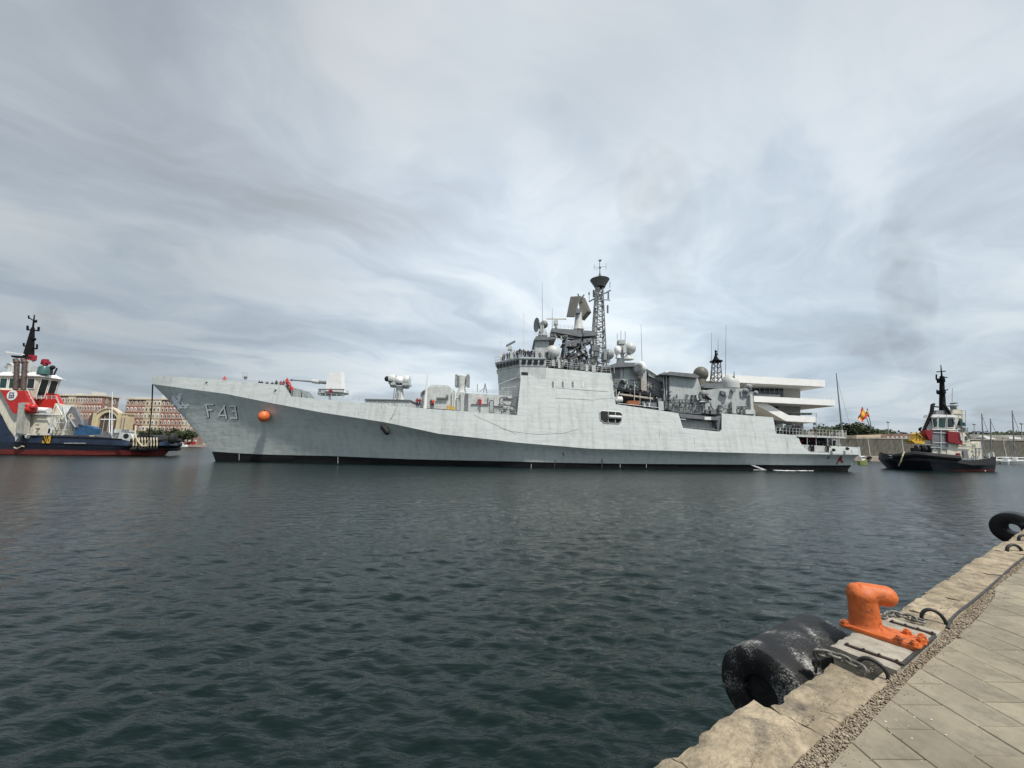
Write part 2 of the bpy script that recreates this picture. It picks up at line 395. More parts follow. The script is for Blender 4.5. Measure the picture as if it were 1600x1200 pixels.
# ================================================================== FRIGATE
YC = 69.0
frig = thing('frigate', (0, YC, 0), 'long light grey warship with lattice mast and radomes being towed across the harbour', 'warship')
def bk(px):
    u = (px-238)/1104.; b = 7.6*min(1, max(.0005, u/.44))**.56
    return b if u < .7 else b*(1-.12*((u-.7)/.3)**1.5)
def bw(px):
    u = (px-335)/990.; b = .05+6.3*min(1, max(0, u/.5))**1.02
    return b if u < .7 else b*(1-.10*((u-.7)/.3)**1.5)
C_K = [(238, 600), (300, 608.5), (351, 615), (426, 630), (500, 644), (603, 660), (687, 678), (780, 688), (802, 691), (922, 701), (1040, 704), (1100, 706), (1210, 709), (1261, 709.5), (1341, 710.6)]
C_B = [(331, 705.5), (407, 710), (520, 712.5), (640, 717.5), (800, 721), (922, 724), (1040, 725), (1170, 726), (1275, 727), (1331, 727)]
C_W = [(337, 721), (500, 726), (640, 727.6), (800, 728.8), (922, 730.3), (1040, 731.3), (1170, 732.4), (1325, 733.3)]
C_T = [(238, 587.5), (265, 588), (351, 594), (400, 598), (444, 602), (455, 619.5), (570, 629.5), (640, 636.5), (806, 648.5),
       (808, 648), (815.5, 571.5), (955, 583.5), (962, 631.5), (1060, 645.5), (1067, 668.5), (1124, 674.5), (1127.5, 671), (1127.6, 646),
       (1208, 652), (1213, 677.5), (1246, 680), (1251, 692), (1257, 700), (1266, 706.5), (1295, 707.5), (1296, 696.5), (1341.5, 699)]
def hmid(px):   # level between boot topping and knuckle
    pass
def build_hull():
    n = 64
    lv = []      # list of levels: [(near point, far point)]
    fr = [i/(n-1) for i in range(n)]
    fr = [f**1.25 for f in fr]
    def level(curve, x0, x1, bf):
        out = []
        for f in fr:
            px = x0+(x1-x0)*f; py = lerp_curve(curve, px); b = bf(px); p = P(px, py, YC-b); out.append((p, b))
        return out
    K = level(C_K, 238, 1341, bk)
    B = level(C_B, 331, 1331, lambda x: bw(x)+.02)
    W = level(C_W, 337, 1325, bw)
    Wb = [(Vector((p.x, p.y, -1.2)), b) for p, b in W]
    Mx = []
    for i, ((k, b1), (q, b2)) in enumerate(zip(K, B)):
        b = b2+(b1-b2)*(.24+.24*max(0, 1-i/(n-1)/.45)); z = k.z+(q.z-k.z)*.5; x = k.x+(q.x-k.x)*.53
        Mx.append((Vector((x, YC-b, z)), b))
    Mu = []
    for i, ((k, b1), (q, b2)) in enumerate(zip(K, B)):
        b = b2+(b1-b2)*(.58+.14*max(0, 1-i/(n-1)/.45)); z = k.z+(q.z-k.z)*.24; x = k.x+(q.x-k.x)*.27
        Mu.append((Vector((x, YC-b, z)), b))
    def skin(mb, A, Bv):
        for sgn in (0, 1):
            for i in range(n-1):
                q = []
                for lvl, j in ((A, i), (A, i+1), (Bv, i+1), (Bv, i)):
                    p = lvl[j][0]; q.append((p.x, p.y if sgn == 0 else 2*YC-p.y, p.z))
                mb.quadf(q)
        a = []
        for lvl in (A, Bv):
            p = lvl[-1][0]; a.append(((p.x, p.y, p.z), (p.x, 2*YC-p.y, p.z)))
        mb.quadf([a[0][0], a[0][1], a[1][1], a[1][0]])
    h = MB(); skin(h, K, Mu); skin(h, Mu, Mx); skin(h, Mx, B); hull = obj('hull', h, M_HULL, frig, smooth=True, weld=True)
    for p in hull.data.polygons: pass
    h2 = MB(); skin(h2, B, W); skin(h2, W, Wb); obj('boot_topping', h2, M_BOOT, frig, weld=True)
    # upper plating: from the knuckle to the deck edge, bulwark and bridge side
    u = MB(); xs = []
    for i in range(len(C_T)-1):
        (a, b), (c, d) = C_T[i], C_T[i+1]; m = max(1, int((c-a)/14)) if abs(d-b) < (c-a) else 1
        for j in range(m): xs.append((a+(c-a)*j/m, b+(d-b)*j/m))
    xs.append(C_T[-1])
    pts = []
    for px, py in xs:
        b0 = bk(px); kp = P(px, lerp_curve(C_K, px), YC-b0)
        z1 = P(px, py, YC-b0).z; lean = .15*(z1-kp.z)
        b1 = max(.02, b0-min(lean, b0*.35)); tp = P(px, py, YC-b1)
        pts.append((kp, tp))
    for (k0, t0), (k1, t1) in zip(pts, pts[1:]):
        steps = 3
        for s in range(steps):
            def at(k, t, f): return k+(t-k)*f
            A = at(k0, t0, s/steps); Bq = at(k1, t1, s/steps); Cq = at(k1, t1, (s+1)/steps); D = at(k0, t0, (s+1)/steps)
            u.quadf([A, Bq, Cq, D]); u.quadf([(p.x, 2*YC-p.y, p.z) for p in (A, Bq, Cq, D)])
    for k, t in (pts[-1],):
        u.quadf([k, t, (t.x, 2*YC-t.y, t.z), (k.x, 2*YC-k.y, k.z)])
    up = obj('side_plating', u, M_HULL, frig, smooth=True, weld=True)
    # deck sheets
    d = MB()
    for (k0, t0), (k1, t1) in zip(pts, pts[1:]):
        drop = 0
        if t1.x < P(450, 600, 65).x: drop = .8
        if t0.x > P(1290, 700, 62).x: drop = .9
        A = [Vector((p.x, p.y+.02, p.z-drop)) for p in (t0, t1)]
        if abs(t1.z-t0.z) > 1.2*abs(t1.x-t0.x) and drop == 0 and not (1.0 < 0):
            pass
        d.quadf([A[0], A[1], (A[1].x, 2*YC-A[1].y, A[1].z), (A[0].x, 2*YC-A[0].y, A[0].z)])
    dk = obj('deck', d, M_DECK, frig, weld=True)
    return hull, up
HULL, SIDE = build_hull()
def bvh_of(*os_):
    vs, fs = [], []
    for o in os_:
        b = len(vs); off = o.matrix_world.translation if False else ROOT[o.name]
        vs += [v.co+off for v in o.data.vertices]; fs += [[b+i for i in p.vertices] for p in o.data.polygons]
    return BVHTree.FromPolygons(vs, fs)
BV = bvh_of(HULL, SIDE)
def on(px, py, off=.03):
    d = ray(px, py).normalized(); hit, nrm, i, dist = BV.ray_cast(CAM, d)
    if hit is None: return P(px, py, 62)
    if nrm.dot(d) > 0: nrm = -nrm
    return hit+nrm*off
def ribbon(mb, pxs, w, off=.03, taper=False):     # flat painted stroke lying on the plating; w in photo pixels
    for (a, b), (c, d) in zip(pxs, pxs[1:]):
        L_ = math.hypot(c-a, d-b) or 1; nx, ny = -(d-b)/L_*w/2, (c-a)/L_*w/2; ex, ey = (c-a)/L_*w*.35, (d-b)/L_*w*.35
        mb.quadf([on(a-ex+nx, b-ey+ny, off), on(c+ex+nx, d+ey+ny, off), on(c+ex-nx, d+ey-ny, off), on(a-ex-nx, b-ey-ny, off)])
def patch(mb, pxs, off=.03): mb.quadf([on(a, b, off) for a, b in pxs])
# pennant number F 43
def z2(l): return [(220+a/5.333, 540+b/5.333) for a, b in l]
STR = {'F': [[(538, 492), (606, 492)], [(545, 492), (566, 592)], [(553, 538), (596, 536)]],
       '4': [[(700, 504), (650, 580), (712, 582)], [(694, 508), (716, 604)]],
       '3': [[(742, 504), (786, 504), (792, 544), (764, 548)], [(792, 546), (802, 606), (750, 602)]]}
w1 = 2.1
sh = MB(); fg = MB()
for ch, st in STR.items():
    for s_ in st:
        s2 = z2(s_); ribbon(sh, [(a+1.3, b+1.1) for a, b in s2], w1, .015); ribbon(fg, s2, w1*1.12, .06)
obj('pennant_number_shadow', sh, M_BLACK, frig)
obj('pennant_number', fg, mat('pennant_white_paint', (.88, .90, .89), .5, .02), frig)
# emblem near the stem: pale winged beast
em = MB()
E1 = [[(262, 425), (285, 412), (296, 440), (312, 455), (318, 478), (300, 500), (285, 492), (274, 468), (262, 450)],
      [(318, 470), (300, 425), (322, 400), (352, 398), (352, 410), (330, 414), (345, 424), (338, 446), (330, 470)],
      [(300, 500), (318, 478), (350, 470), (368, 492), (408, 486), (400, 500), (372, 512), (352, 522), (330, 520), (312, 512)],
      [(312, 512), (332, 520), (336, 548), (322, 528), (318, 540), (308, 522)],
      [(268, 470), (284, 486), (278, 500), (270, 490)],
      [(372, 510), (396, 512), (384, 524), (360, 524)]]
for e in E1: patch(em, z2(e), .10)
obj('bow_emblem', em, mat('emblem_pale_blue_grey', (.88, .93, .95), .5, .05, 4), frig)
em2 = MB()
for e in ([(326, 480), (340, 474), (350, 484), (340, 494)], [(296, 440), (306, 436), (314, 452)], [(340, 506), (360, 502), (372, 506), (352, 512)]): patch(em2, z2(e), .13)
tag(obj('bow_emblem_detail', em2, M_NAVYD, frig), kind='stuff')
# hawse marks, portholes and side opening
op = MB(); patch(op, [(937, 645), (940, 642), (968, 644), (972, 647), (971, 658), (967, 662), (944, 661), (938, 656)], .03); side_open = obj('torpedo_port', op, M_DARK, frig)
tb = MB()
tb.cyl(on(951, 651.5, .18), on(970, 652.5, .18), .28, .28, 12); obj('torpedo_tube', tb, M_WHITEG, frig, smooth=True)
tb = MB(); tb.tube([on(950, 643, .12), on(950, 661, .12)], .05).tube([on(961, 644, .12), on(961, 661, .12)], .05); obj('port_stanchion', tb, M_WHITEG, frig)
rim = MB(); loop = [(937, 645), (940, 642), (968, 644), (972, 647), (971, 658), (967, 662), (944, 661), (938, 656), (937, 645)]
rim.tube([on(a, b, .04) for a, b in loop], .07, 5); obj('port_rim', rim, M_NAVY, frig)
for i, x in enumerate((864, 879.5, 895, 909.5)):
    w = MB(); patch(w, [(x-1.6, 596), (x+1.8, 596.4), (x+1.6, 605.2), (x-1.4, 605)], .03); ww = obj('side_window', w, M_NAVYD if i < 3 else M_WHITEG, frig)
    w = MB(); ribbon(w, [(x+2, 596), (x+1.8, 605.4)], .8, .05); obj('window_frame', w, M_WHITE, ww)
w = MB(); patch(w, [(815, 581), (825, 582), (825, 586.5), (814.5, 586)], .03); obj('side_vent', w, M_DARK, frig)
for (x, y, r_) in ((323, 597, 1.9), (430.5, 609.5, 2.2)):
    c = on(x, y, .0); w = MB(); w.lathe(c, [(0, r_*.105), (.12, r_*.11), (.14, r_*.07)], (c-CAM)*-1, 12); f_ = obj('fairlead', w, M_WHITEG, frig, smooth=True)
    w = MB(); w.lathe(c, [(.05, r_*.07), (.16, r_*.066)], (c-CAM)*-1, 10); obj('fairlead_opening', w, M_DARK, f_)
# seams, rubbing lines, draught mark, discharge stains
for s_ in ([(958, 622), (930, 624)], [(870, 622), (928, 625)], [(868, 606), (950, 612)]): w = MB(); ribbon(w, s_, .5, .02); obj('plate_seam', w, M_GREYM, frig)
for s_ in ([(780, 669), (800, 674), (840, 679), (880, 677), (905, 670)], [(740, 648), (770, 662), (806, 678)]): w = MB(); ribbon(w, s_, .45, .02); obj('hanging_line', w, M_GREYM, frig)
for s_, w_ in (([(868, 719), (866, 731)], .9), ([(940.5, 718), (940.5, 733)], 1.2), ([(880, 707), (881, 712)], 1)): w = MB(); ribbon(w, s_, w_); obj('discharge_stain', w, M_DARK, frig)
for x, a, b in ((373.6, 709, 719), (528, 714, 724), (830, 725, 730.5), (969, 725, 730.5), (1010, 725, 730.5)): w = MB(); ribbon(w, [(x, a), (x, b)], .6); obj('draught_mark', w, M_WHITEG, frig)
M_RUN = mat('rust_run', (.20, .17, .14), .8, .3, 3)
rr = random.Random(66)
for (x, y, l_) in ((431, 611, 7), (324, 598, 5), (560, 641, 9), (690, 668, 7), (742, 676, 9), (1030, 672, 12), (1085, 684, 10), (1180, 676, 12), (1230, 690, 9)):
    w = MB(); ribbon(w, [(x, y), (x+rr.uniform(-.4, .4), y+l_)], .35, .012); obj('rust_run', w, M_RUN, frig)
# stern marking: red propeller warning
w = MB(); patch(w, [(1313, 712), (1316, 713), (1315, 719), (1318.5, 722), (1315.5, 723.5), (1311.5, 720)]); patch(w, [(1312.5, 714), (1311.5, 719), (1307.5, 726), (1305.5, 725.5), (1309, 718.5)])
obj('propeller_warning_mark', w, mat('dull_red_paint', (.34, .03, .035), .6), frig)
w = MB(); ribbon(w, [(1271, 724), (1280, 722), (1289, 723.2), (1296, 724)], 1.0); ribbon(w, [(1295, 708.4), (1334, 709)], .8); obj('stern_chafing_mark', w, M_WHITEG, frig)

def Yedge(px): return YC-bk(px)+.15*(P(px, lerp_curve(C_T, px), 64).z-P(px, lerp_curve(C_K, px), 64).z)
def deckz(px): return P(px, lerp_curve(C_T, px), Yedge(px)).z-(.8 if px < 445 else 0)
def grp(Y, mats, name, parent, build, smooth=False):
    m = MB(); build(m); return obj(name, m, mats, parent, smooth=smooth)
def railing(name, pts, Y, hpx, nposts, parent, r=.035, rails=3, m=None):
    YY = Y if callable(Y) else (lambda x: Y)
    mb = MB(); tot = [0]
    for a, b in zip(pts, pts[1:]): tot.append(tot[-1]+math.hypot(b[0]-a[0], b[1]-a[1]))
    def at(d):
        for i in range(len(pts)-1):
            if d <= tot[i+1]+1e-6:
                f = (d-tot[i])/(tot[i+1]-tot[i]); return (pts[i][0]+(pts[i+1][0]-pts[i][0])*f, pts[i][1]+(pts[i+1][1]-pts[i][1])*f)
        return pts[-1]
    for i in range(nposts):
        x, y = at(tot[-1]*i/(nposts-1)); mb.cyl(P(x, y, YY(x)), P(x, y-hpx, YY(x)), r, r, 4)
    for k in range(rails):
        h = hpx*(k+1)/rails; mb.tube([P(*(lambda xy: (xy[0], xy[1]-h, YY(xy[0])))(at(tot[-1]*i/12)), ) for i in range(13)], r*.7, 4)
    return obj(name, mb, m or M_WHITEG, parent)
railing('foredeck_railing', [(456, 619), (570, 629)], lambda x: Yedge(x)+.1, 9.5, 14, frig)
railing('waist_railing', [(690, 641), (806, 648)], lambda x: Yedge(x)+.1, 8.5, 12, frig)
railing('bow_railing', [(240, 588), (351, 594), (444, 602)], lambda x: Yedge(x)+.06, 3.2, 14, frig, rails=1)
# -- foredeck
gun = obj('gun_turret', MB().pp([(508.5, 611), (511.5, 583), (532, 580.5), (534, 612)], 66.2, 67.8), M_WHITE, frig)
b_ = MB(); b_.cyl(P(511, 598, 69), P(493, 596.6, 69), .34, .24, 10).cyl(P(493, 596.6, 69), P(454.5, 593.6, 69), .16, .11, 8).cyl(P(457, 593.8, 69), P(454, 593.6, 69), .19, .19, 8)
obj('gun_barrel', b_, M_NAVYD, gun, smooth=True)
b_ = MB(); b_.cyl(P(499, 597, 69), P(488, 595.6, 69), .42, .36, 10); obj('barrel_sleeve', b_, M_WHITEG, gun)
b_ = MB(); b_.cyl(P(521, 611, 69), P(521, 616, 69), 2.5, 2.6, 20); obj('turret_ring', b_, M_NAVY, gun)
b_ = MB(); b_.pb(497, 607.5, 537, 609.4, 64.6, 64.9).pt([(500, 608), (500, 617)], 64.8, .06).pt([(536, 609), (536, 620)], 64.8, .06); obj('splash_board', b_, M_NAVYD, frig)
b_ = MB(); b_.pp([(571, 631), (571, 624.5), (640, 626), (641, 637.5)], 63.4, 70); dh = obj('launcher_deckhouse', b_, M_WHITEG, frig)
for i, x in enumerate((578, 588, 597, 607, 617, 628)):
    q = MB(); q.pb(x, 626.5, x+1.1, 633, 63.33, 63.5); obj('stiffener', q, M_NAVY, dh)
b_ = MB(); b_.pp([(570, 624.6), (570, 623), (641, 624.6), (641, 626.2)], 63.2, 70.2); obj('deckhouse_roof', b_, M_NAVYD, dh)
# missile launcher on its pedestal
la = MB(); la.lathe(P(623.5, 625, 67), [(0, 1.0), (.5, .75), (2.0, .62), (2.4, .9)], n=14); lp = obj('launcher_pedestal', la, M_WHITEG, frig, smooth=True)
la = MB(); la.pb(611, 598.5, 639, 601.5, 66, 68).pb(619, 592, 629, 603, 66, 68); obj('launcher_cradle', la, M_NAVY, lp)
def drum(x0, x1, y, r, Y, name, parent, m=M_RADOME):
    q = MB(); a = P(x0, y, Y); b = P(x1, y+.4, Y); d = (b-a); ln = d.length
    q.lathe(a, [(0, r*.55), (.12, r*.95), (.3, r), (ln*.45, r), (ln*.5, r*1.1), (ln*.55, r), (ln-.3, r), (ln-.1, r*.93), (ln, r*.5)], d, 14); return obj(name, q, m, parent, smooth=True)
drum(608, 619, 593, .95, 67, 'launcher_drum', lp, M_WHITEG); drum(629, 641, 595, 1.0, 67, 'launcher_drum', lp, M_WHITEG)
drum(610, 620, 600.5, .55, 66.6, 'launcher_drum', lp, M_GREYM); drum(630, 640, 602, .6, 66.6, 'launcher_drum', lp, M_GREYM)
q = MB(); q.ball(P(624.5, 594.5, 66.4), .75, 14); obj('launcher_head', q, M_WHITE, lp, smooth=True)
q = MB()
for i in range(6): q.pt([(621, 606+3*i), (626, 606.2+3*i)], 65.9, .04)
q.pt([(621, 603), (621, 624)], 65.9, .05).pt([(626, 603), (626, 624)], 65.9, .05).pt([(617, 600), (614.5, 624)], 66, .06); obj('pedestal_ladder', q, M_NAVYD, lp)
q = MB(); q.ball(P(605, 592, 67), .5, 10).pb(607, 595.5, 613, 597.2, 66.1, 66.5); obj('launcher_sensor', q, M_DARK, lp, smooth=True)
# mid deck pole
q = MB(); q.cyl(P(663.5, 640, 63.5), P(668.3, 586, 63.5), .30, .09, 8).cyl(P(668.2, 588, 63.5), P(668.4, 582, 63.5), .1, .04, 6); obj('deck_pole', q, M_WHITE, frig, smooth=True)
# white slanted launcher box
q = MB(); q.pp([(657, 637), (657, 613), (672, 603.5), (703, 604.5), (706, 616), (706, 640)], 64.5, 71); hb = obj('decoy_housing', q, M_WHITEG, frig)
q = MB(); q.pp([(657.3, 620), (657.3, 613.6), (668, 606.6), (668, 611)], 64.42, 64.5); obj('housing_panel', q, M_NAVYD, hb)
q = MB(); q.pp([(672, 603.6), (674, 601), (700, 602), (703, 604.6)], 65, 70); obj('housing_cap', q, M_WHITEG, hb)
q = MB(); q.pb(682, 621, 700, 623, 64.1, 64.5).pb(697, 616.5, 700, 622, 64.1, 64.5); obj('housing_bracket', q, M_NAVYD, hb)
# long deckhouse before the bridge
q = MB(); q.pp([(706, 641), (706, 613), (735, 614.5), (801, 618.5), (801, 648)], 64.2, 73); dhb = obj('forward_deckhouse', q, M_WHITEG, frig)
for x0, y0, x1, y1, m_ in ((726.5, 614.8, 731.5, 643, M_NAVYD), (718, 615.5, 719.5, 626, M_NAVYD), (710, 613, 711.2, 641, M_WHITE), (748.5, 624.5, 752.2, 632.5, M_RED), (736, 631, 747, 632, M_NAVYD), (753, 631, 762, 632, M_NAVYD), (762, 621, 763, 633, M_NAVYD), (771, 634, 784, 635.2, M_NAVYD), (784, 634, 785.4, 645, M_NAVYD), (786, 622, 800, 623, M_NAVYD), (749.6, 635, 750.8, 643, M_NAVYD)):
    q = MB(); q.pb(x0, y0, x1, y1, 64.0 if m_ is not M_RED else 63.8, 64.19); obj('fire_locker' if m_ is M_RED else 'wall_fitting', q, m_, dhb)
for x0, y0 in ((713, 622), (765, 625)):
    q = MB(); q.pp([(x0, y0+19), (x0, y0+1), (x0+1.5, y0), (x0+5, y0+.2), (x0+6.2, y0+1.4), (x0+6.2, y0+19.5)], 64.05, 64.19); dr = obj('door', q, M_NAVY, dhb)
    q = MB(); q.pt([(x0, y0+19), (x0, y0+1), (x0+1.5, y0), (x0+5, y0+.2), (x0+6.2, y0+1.4), (x0+6.2, y0+19.5)], 64.04, .05); obj('door_frame', q, M_NAVYD, dr)
q = MB(); q.pb(698, 634, 704.5, 640, 63.2, 64); q.pb(704.5, 635, 709.5, 640.5, 63.3, 64); obj('equipment_box', q, M_YELL, frig)
q = MB(); q.pb(747.5, 620, 751.5, 624, 63.7, 64.1); obj('warning_lamp_box', q, mat('pink_white_box', (.7, .45, .42), .5), dhb)
railing('deckhouse_railing', [(708, 613), (735, 614.5), (800, 618.5)], 64.4, 6, 10, frig, rails=2)
q = MB(); q.pt([(755.5, 614), (758, 599), (761, 615)], 66, .07).pt([(750, 612), (759, 604)], 66, .05).pt([(746, 613), (746, 600)], 66, .06).pt([(756, 608), (760.5, 608)], 66, .05); obj('whip_frame', q, M_NAVYD, frig)
# stacked drum launcher
q = MB(); q.lathe(P(721.5, 614, 68.5), [(0, .85), (.8, .6), (1.5, .8)], n=12); sl = obj('stacked_launcher_base', q, M_WHITEG, frig, smooth=True)
for k in range(4):
    y = 587.5+4.4*k; q = MB(); a = P(711.5, y, 68.5); b = P(731.5, y+.5, 68.5); d = b-a; q.lathe(a, [(0, .18), (.05, .30), (.5, .30), (.55, .23), (d.length-.55, .23), (d.length-.5, .30), (d.length, .28)], d, 10)
    obj('launcher_tube', q, M_RADOME, sl, smooth=True)
for x in (710.8, 728.8): q = MB(); q.pb(x, 585, x+3.6, 603.5, 67.6, 69.4); obj('launcher_bracket', q, M_GREYM, sl)
q = MB(); q.lathe(P(721.5, 604, 68.5), [(0, .7), (1.9, .85), (2.1, .4)], n=14); obj('launcher_core', q, M_WHITEG, sl, smooth=True)
# reels and davit gear in front of the bridge
q = MB()
for s_ in ([(781, 643), (781, 622), (790, 620), (797, 624)], [(797, 647), (798, 633), (803, 621), (811, 619)], [(803, 646), (806, 630), (808, 621)], [(790, 645), (790, 632), (784, 628)], [(778, 632), (806, 634)]): q.pt(s_, 62.6, .10, 6)
obj('deck_davit', q, M_NAVYD, frig)
q = MB(); q.ball(P(789, 638, 62.8), .5, 10).ball(P(799, 640, 62.8), .45, 10).ball(P(786, 642, 62.8), .35, 10); obj('davit_gear', q, M_GREYM, frig, smooth=True)

# -- bridge
sideY = YC-bk(812)+.10*8+.12
zt = P(813, 560.5, 63.25).z; zwin = P(813, 571.5, 63.25).z; zmid = P(813, 592, 63.25).z; zlow = P(806, 647, 62.2).z
Xn = P(813, 565, 63.25).x; Xf = P(779, 578, 68.4).x; xa = P(853, 570, 63.25).x
def brplan(dx=0, dy=0, xb=xa): return [(xb, 63.25-dy), (Xn-dx*.4, 63.25-dy), (Xf-dx, 67.4-dy*.4), (Xf-dx, 70.6+dy*.4), (Xn-dx*.4, 74.75+dy), (xb, 74.75+dy)]
def ys(z): return YC-7.6+.15*(z-P(812, 692, 61.5).z)-.02
xb2 = P(958, 580, 63.25).x
q = MB(); q.plan(brplan(.0, 63.25-ys(zmid)), zmid, zwin, brplan(.15, 0)); br = obj('bridge_front', q, M_NAVY, frig)
q = MB(); q.plan(brplan(-.25, 63.25-ys(zlow-.4)-.05), zlow-.4, zmid, brplan(-.1, 63.25-ys(zmid)-.05)); obj('bridge_lower_front', q, M_NAVY, frig)
q = MB(); q.plan(brplan(.15, .0), zwin, zt, brplan(.45, .08)); wb = obj('bridge_window_band', q, M_NAVY, frig)
q = MB(); q.plan(brplan(.6, .2), zt, zt+.18); q.plan(brplan(.5, .15), zt+.18, zt+.24); obj('bridge_roof', q, M_NAVY, frig)
q = MB(); q.plan(brplan(.35, .1), zwin-.1, zwin); obj('window_sill_ledge', q, M_NAVY, frig)
def bridge_windows(p0, p1, n, name='bridge_window'):
    p0 = Vector(p0); p1 = Vector(p1); d = (p1-p0); ln = d.length; d.normalize(); nr = Vector((d.y, -d.x, 0))
    if nr.y > 0: nr = -nr
    for i in range(n):
        a = p0+d*(ln*(i+.16)/n); b = p0+d*(ln*(i+.84)/n); q = MB(); h0 = .22*(zt-zwin); h1 = .84*(zt-zwin)
        o1 = nr*.07; o2 = nr*.16
        q.prism([a+o1+Vector((0, 0, h0)), b+o1+Vector((0, 0, h0)), b+o2+Vector((0, 0, h1)), a+o2+Vector((0, 0, h1))], nr*.06)
        obj(name, q, M_GLASS, wb)
bridge_windows((Xn-.12, 63.25, zwin), (Xf-.28, 67.4, zwin), 7)
bridge_windows((Xn+.1, 63.2, zwin), (xa-.2, 63.2, zwin), 4)
for (p0, p1) in (((Xn-.25, 63.1), (Xf-.6, 67.3)),):
    a = Vector((*p0, zt)); b = Vector((*p1, zt)); q = MB()
    for i in range(9):
        c = a+(b-a)*i/8; q.cyl(c, c+Vector((0, 0, 1.1)), .03, .03, 4)
    for h in (.55, 1.1): q.tube([a+Vector((0, 0, h)), b+Vector((0, 0, h))], .03)
    obj('bridge_roof_railing', q, M_WHITEG, frig)
q = MB()
for k in range(5):
    z = zmid-.8-.9*k
    if z > zlow+.6: pass
q.pt([(783, 607), (806, 604)], 62.0, .05).pt([(781, 600), (807, 590)], 62, .06).pt([(795, 607), (795, 618)], 62.1, .04).pt([(785, 607), (785, 620)], 62.3, .04); obj('bridge_front_ladder', q, M_WHITEG, frig)
q = MB(); q.tube([(xb2, 62.55, P(955, 583, 62.5).z+.02), (xb2, 62.55, P(955, 574, 62.5).z)], .04)
ra = P(853, 573, 63.3); rb = P(954, 583.6, 63.3)
for i in range(16):
    c = ra+(rb-ra)*i/15; q.cyl(c, c+Vector((0, 0, 1.1)), .03, .03, 4)
for h in (.4, .75, 1.1): q.tube([ra+Vector((0, 0, h)), rb+Vector((0, 0, h))], .03)
obj('upper_deck_railing', q, M_WHITEG, frig)
# clutter behind the railing of the upper deck
q = MB(); q.pp([(836, 572), (836, 563), (900, 566), (930, 571), (952, 574), (952, 583)], 64, 74); uh = obj('upper_deckhouse', q, M_NAVYD, frig)
for x0, x1, y0, y1 in ((862, 867, 562, 572), (872, 875.5, 562, 575), (846, 850, 558, 568), (907, 912, 566, 578), (915, 919, 570, 580), (925, 931, 571, 581)):
    q = MB(); q.pb(x0, y0, x1, y1, 63.2, 63.8); obj('deck_locker', q, R.choice([M_WHITEG, M_NAVY, M_GREYM]), frig)
# tracking-radar tower
q = MB(); q.pp([(836, 570), (837, 531), (857, 529), (860, 572)], 66, 72); tt = obj('director_tower', q, M_NAVY, frig)
q = MB(); q.pp([(834, 531), (838, 525), (868, 527), (869, 529), (857, 531)], 65.4, 72.6); obj('tower_roof', q, M_NAVYD, tt)
q = MB(); q.pp([(856.5, 531), (868, 528.5), (857.5, 533.5)], 66, 72); obj('roof_bracket', q, M_NAVYD, tt)
q = MB(); q.lathe(P(848, 525, 68), [(0, .9), (.7, .75), (1.3, .5)], n=12); q.pb(844, 508, 850, 519, 67.2, 68.8); fp = obj('fire_control_pedestal', q, M_NAVY, frig, smooth=False)
q = MB(); c = P(842, 508, 68); q.lathe(c, [(0, .1), (-.15, .6), (-.45, 1.35), (-.5, 1.35), (-.25, .6), (-.1, .0)], (1, .35, .05), 18); obj('fire_control_dish', q, M_GREYM, fp, smooth=True)
q = MB(); q.cyl(P(840, 509, 68), P(849, 509, 68), .5, .75, 12).ball(P(850, 507, 68), .75, 12); obj('dish_housing', q, M_NAVYD, fp, smooth=True)
railing('tower_railing', [(835, 524.6), (868, 527)], 66, 4.5, 7, frig, rails=2, r=.03)
q = MB(); q.ball(P(863, 551, 66.5), 1.35, 16).ball(P(857, 552, 66.4), .85, 12); q.lathe(P(862, 563, 66.8), [(0, .6), (1.2, .5)], n=10); q.pt([(868, 556), (880, 565)], 66, .12); obj('white_radome', q, M_RADOME, frig, smooth=True)
# flat search radar on the bridge roof and navigation radar bar
q = MB(); q.pp([(790.5, 539), (804.5, 531.5), (805.3, 533.5), (791, 541)], 65.6, 66.2); nb = obj('navigation_radar', q, M_NAVYD, frig)
q = MB(); q.pb(793, 541, 800, 546, 65.4, 66.4); obj('radar_motor', q, M_RADOME, nb)
q = MB(); q.pp([(797, 560), (797.5, 545), (800.5, 545), (801.5, 560)], 65.6, 66.2); obj('radar_post', q, M_NAVY, nb)
q = MB(); q.pb(854, 497.4, 885, 498.6, 67.9, 68.15); nr2 = obj('long_bar_radar', q, M_CREAM, frig)
q = MB(); q.pb(866, 499.5, 872, 506, 67.4, 68.6).pb(867.5, 506, 871, 512, 67.6, 68.4); obj('radar_motor', q, M_RADOME, nr2)
# fore mast platform: lattice
def truss(mb, base, top, wb_, wt, n, r=.07, diag=True):
    base = Vector(base); top = Vector(top); cs = [(-1, -1), (1, -1), (1, 1), (-1, 1)]; prev = None
    for k in range(n+1):
        f = k/n; c = base+(top-base)*f; w = wb_+(wt-wb_)*f; ring = [c+Vector((a*w/2, b*w/2, 0)) for a, b in cs]
        for i in range(4): mb.cyl(ring[i], ring[(i+1) % 4], r*.6, r*.6, 4, False)
        if prev:
            for i in range(4):
                mb.cyl(prev[i], ring[i], r, r, 5, False)
                if diag: mb.cyl(prev[i], ring[(i+1) % 4], r*.6, r*.6, 4, False)
        prev = ring
Ym = 69
q = MB(); truss(q, P(892, 580, Ym), P(896, 520, Ym), 3.6, 2.4, 5, .17); truss(q, P(916, 576, Ym), P(903, 530, Ym), 1.6, 1.2, 4, .11); truss(q, P(878, 578, Ym), P(886, 535, Ym), 1.4, 1.1, 4, .11)
fm = obj('fore_mast', q, M_NAVYD, frig)
q = MB(); q.pp([(862, 518), (862, 512.5), (925, 517), (932, 519), (932, 524), (905, 526)], 67.4, 70.8); obj('radar_platform', q, M_NAVYD, fm)
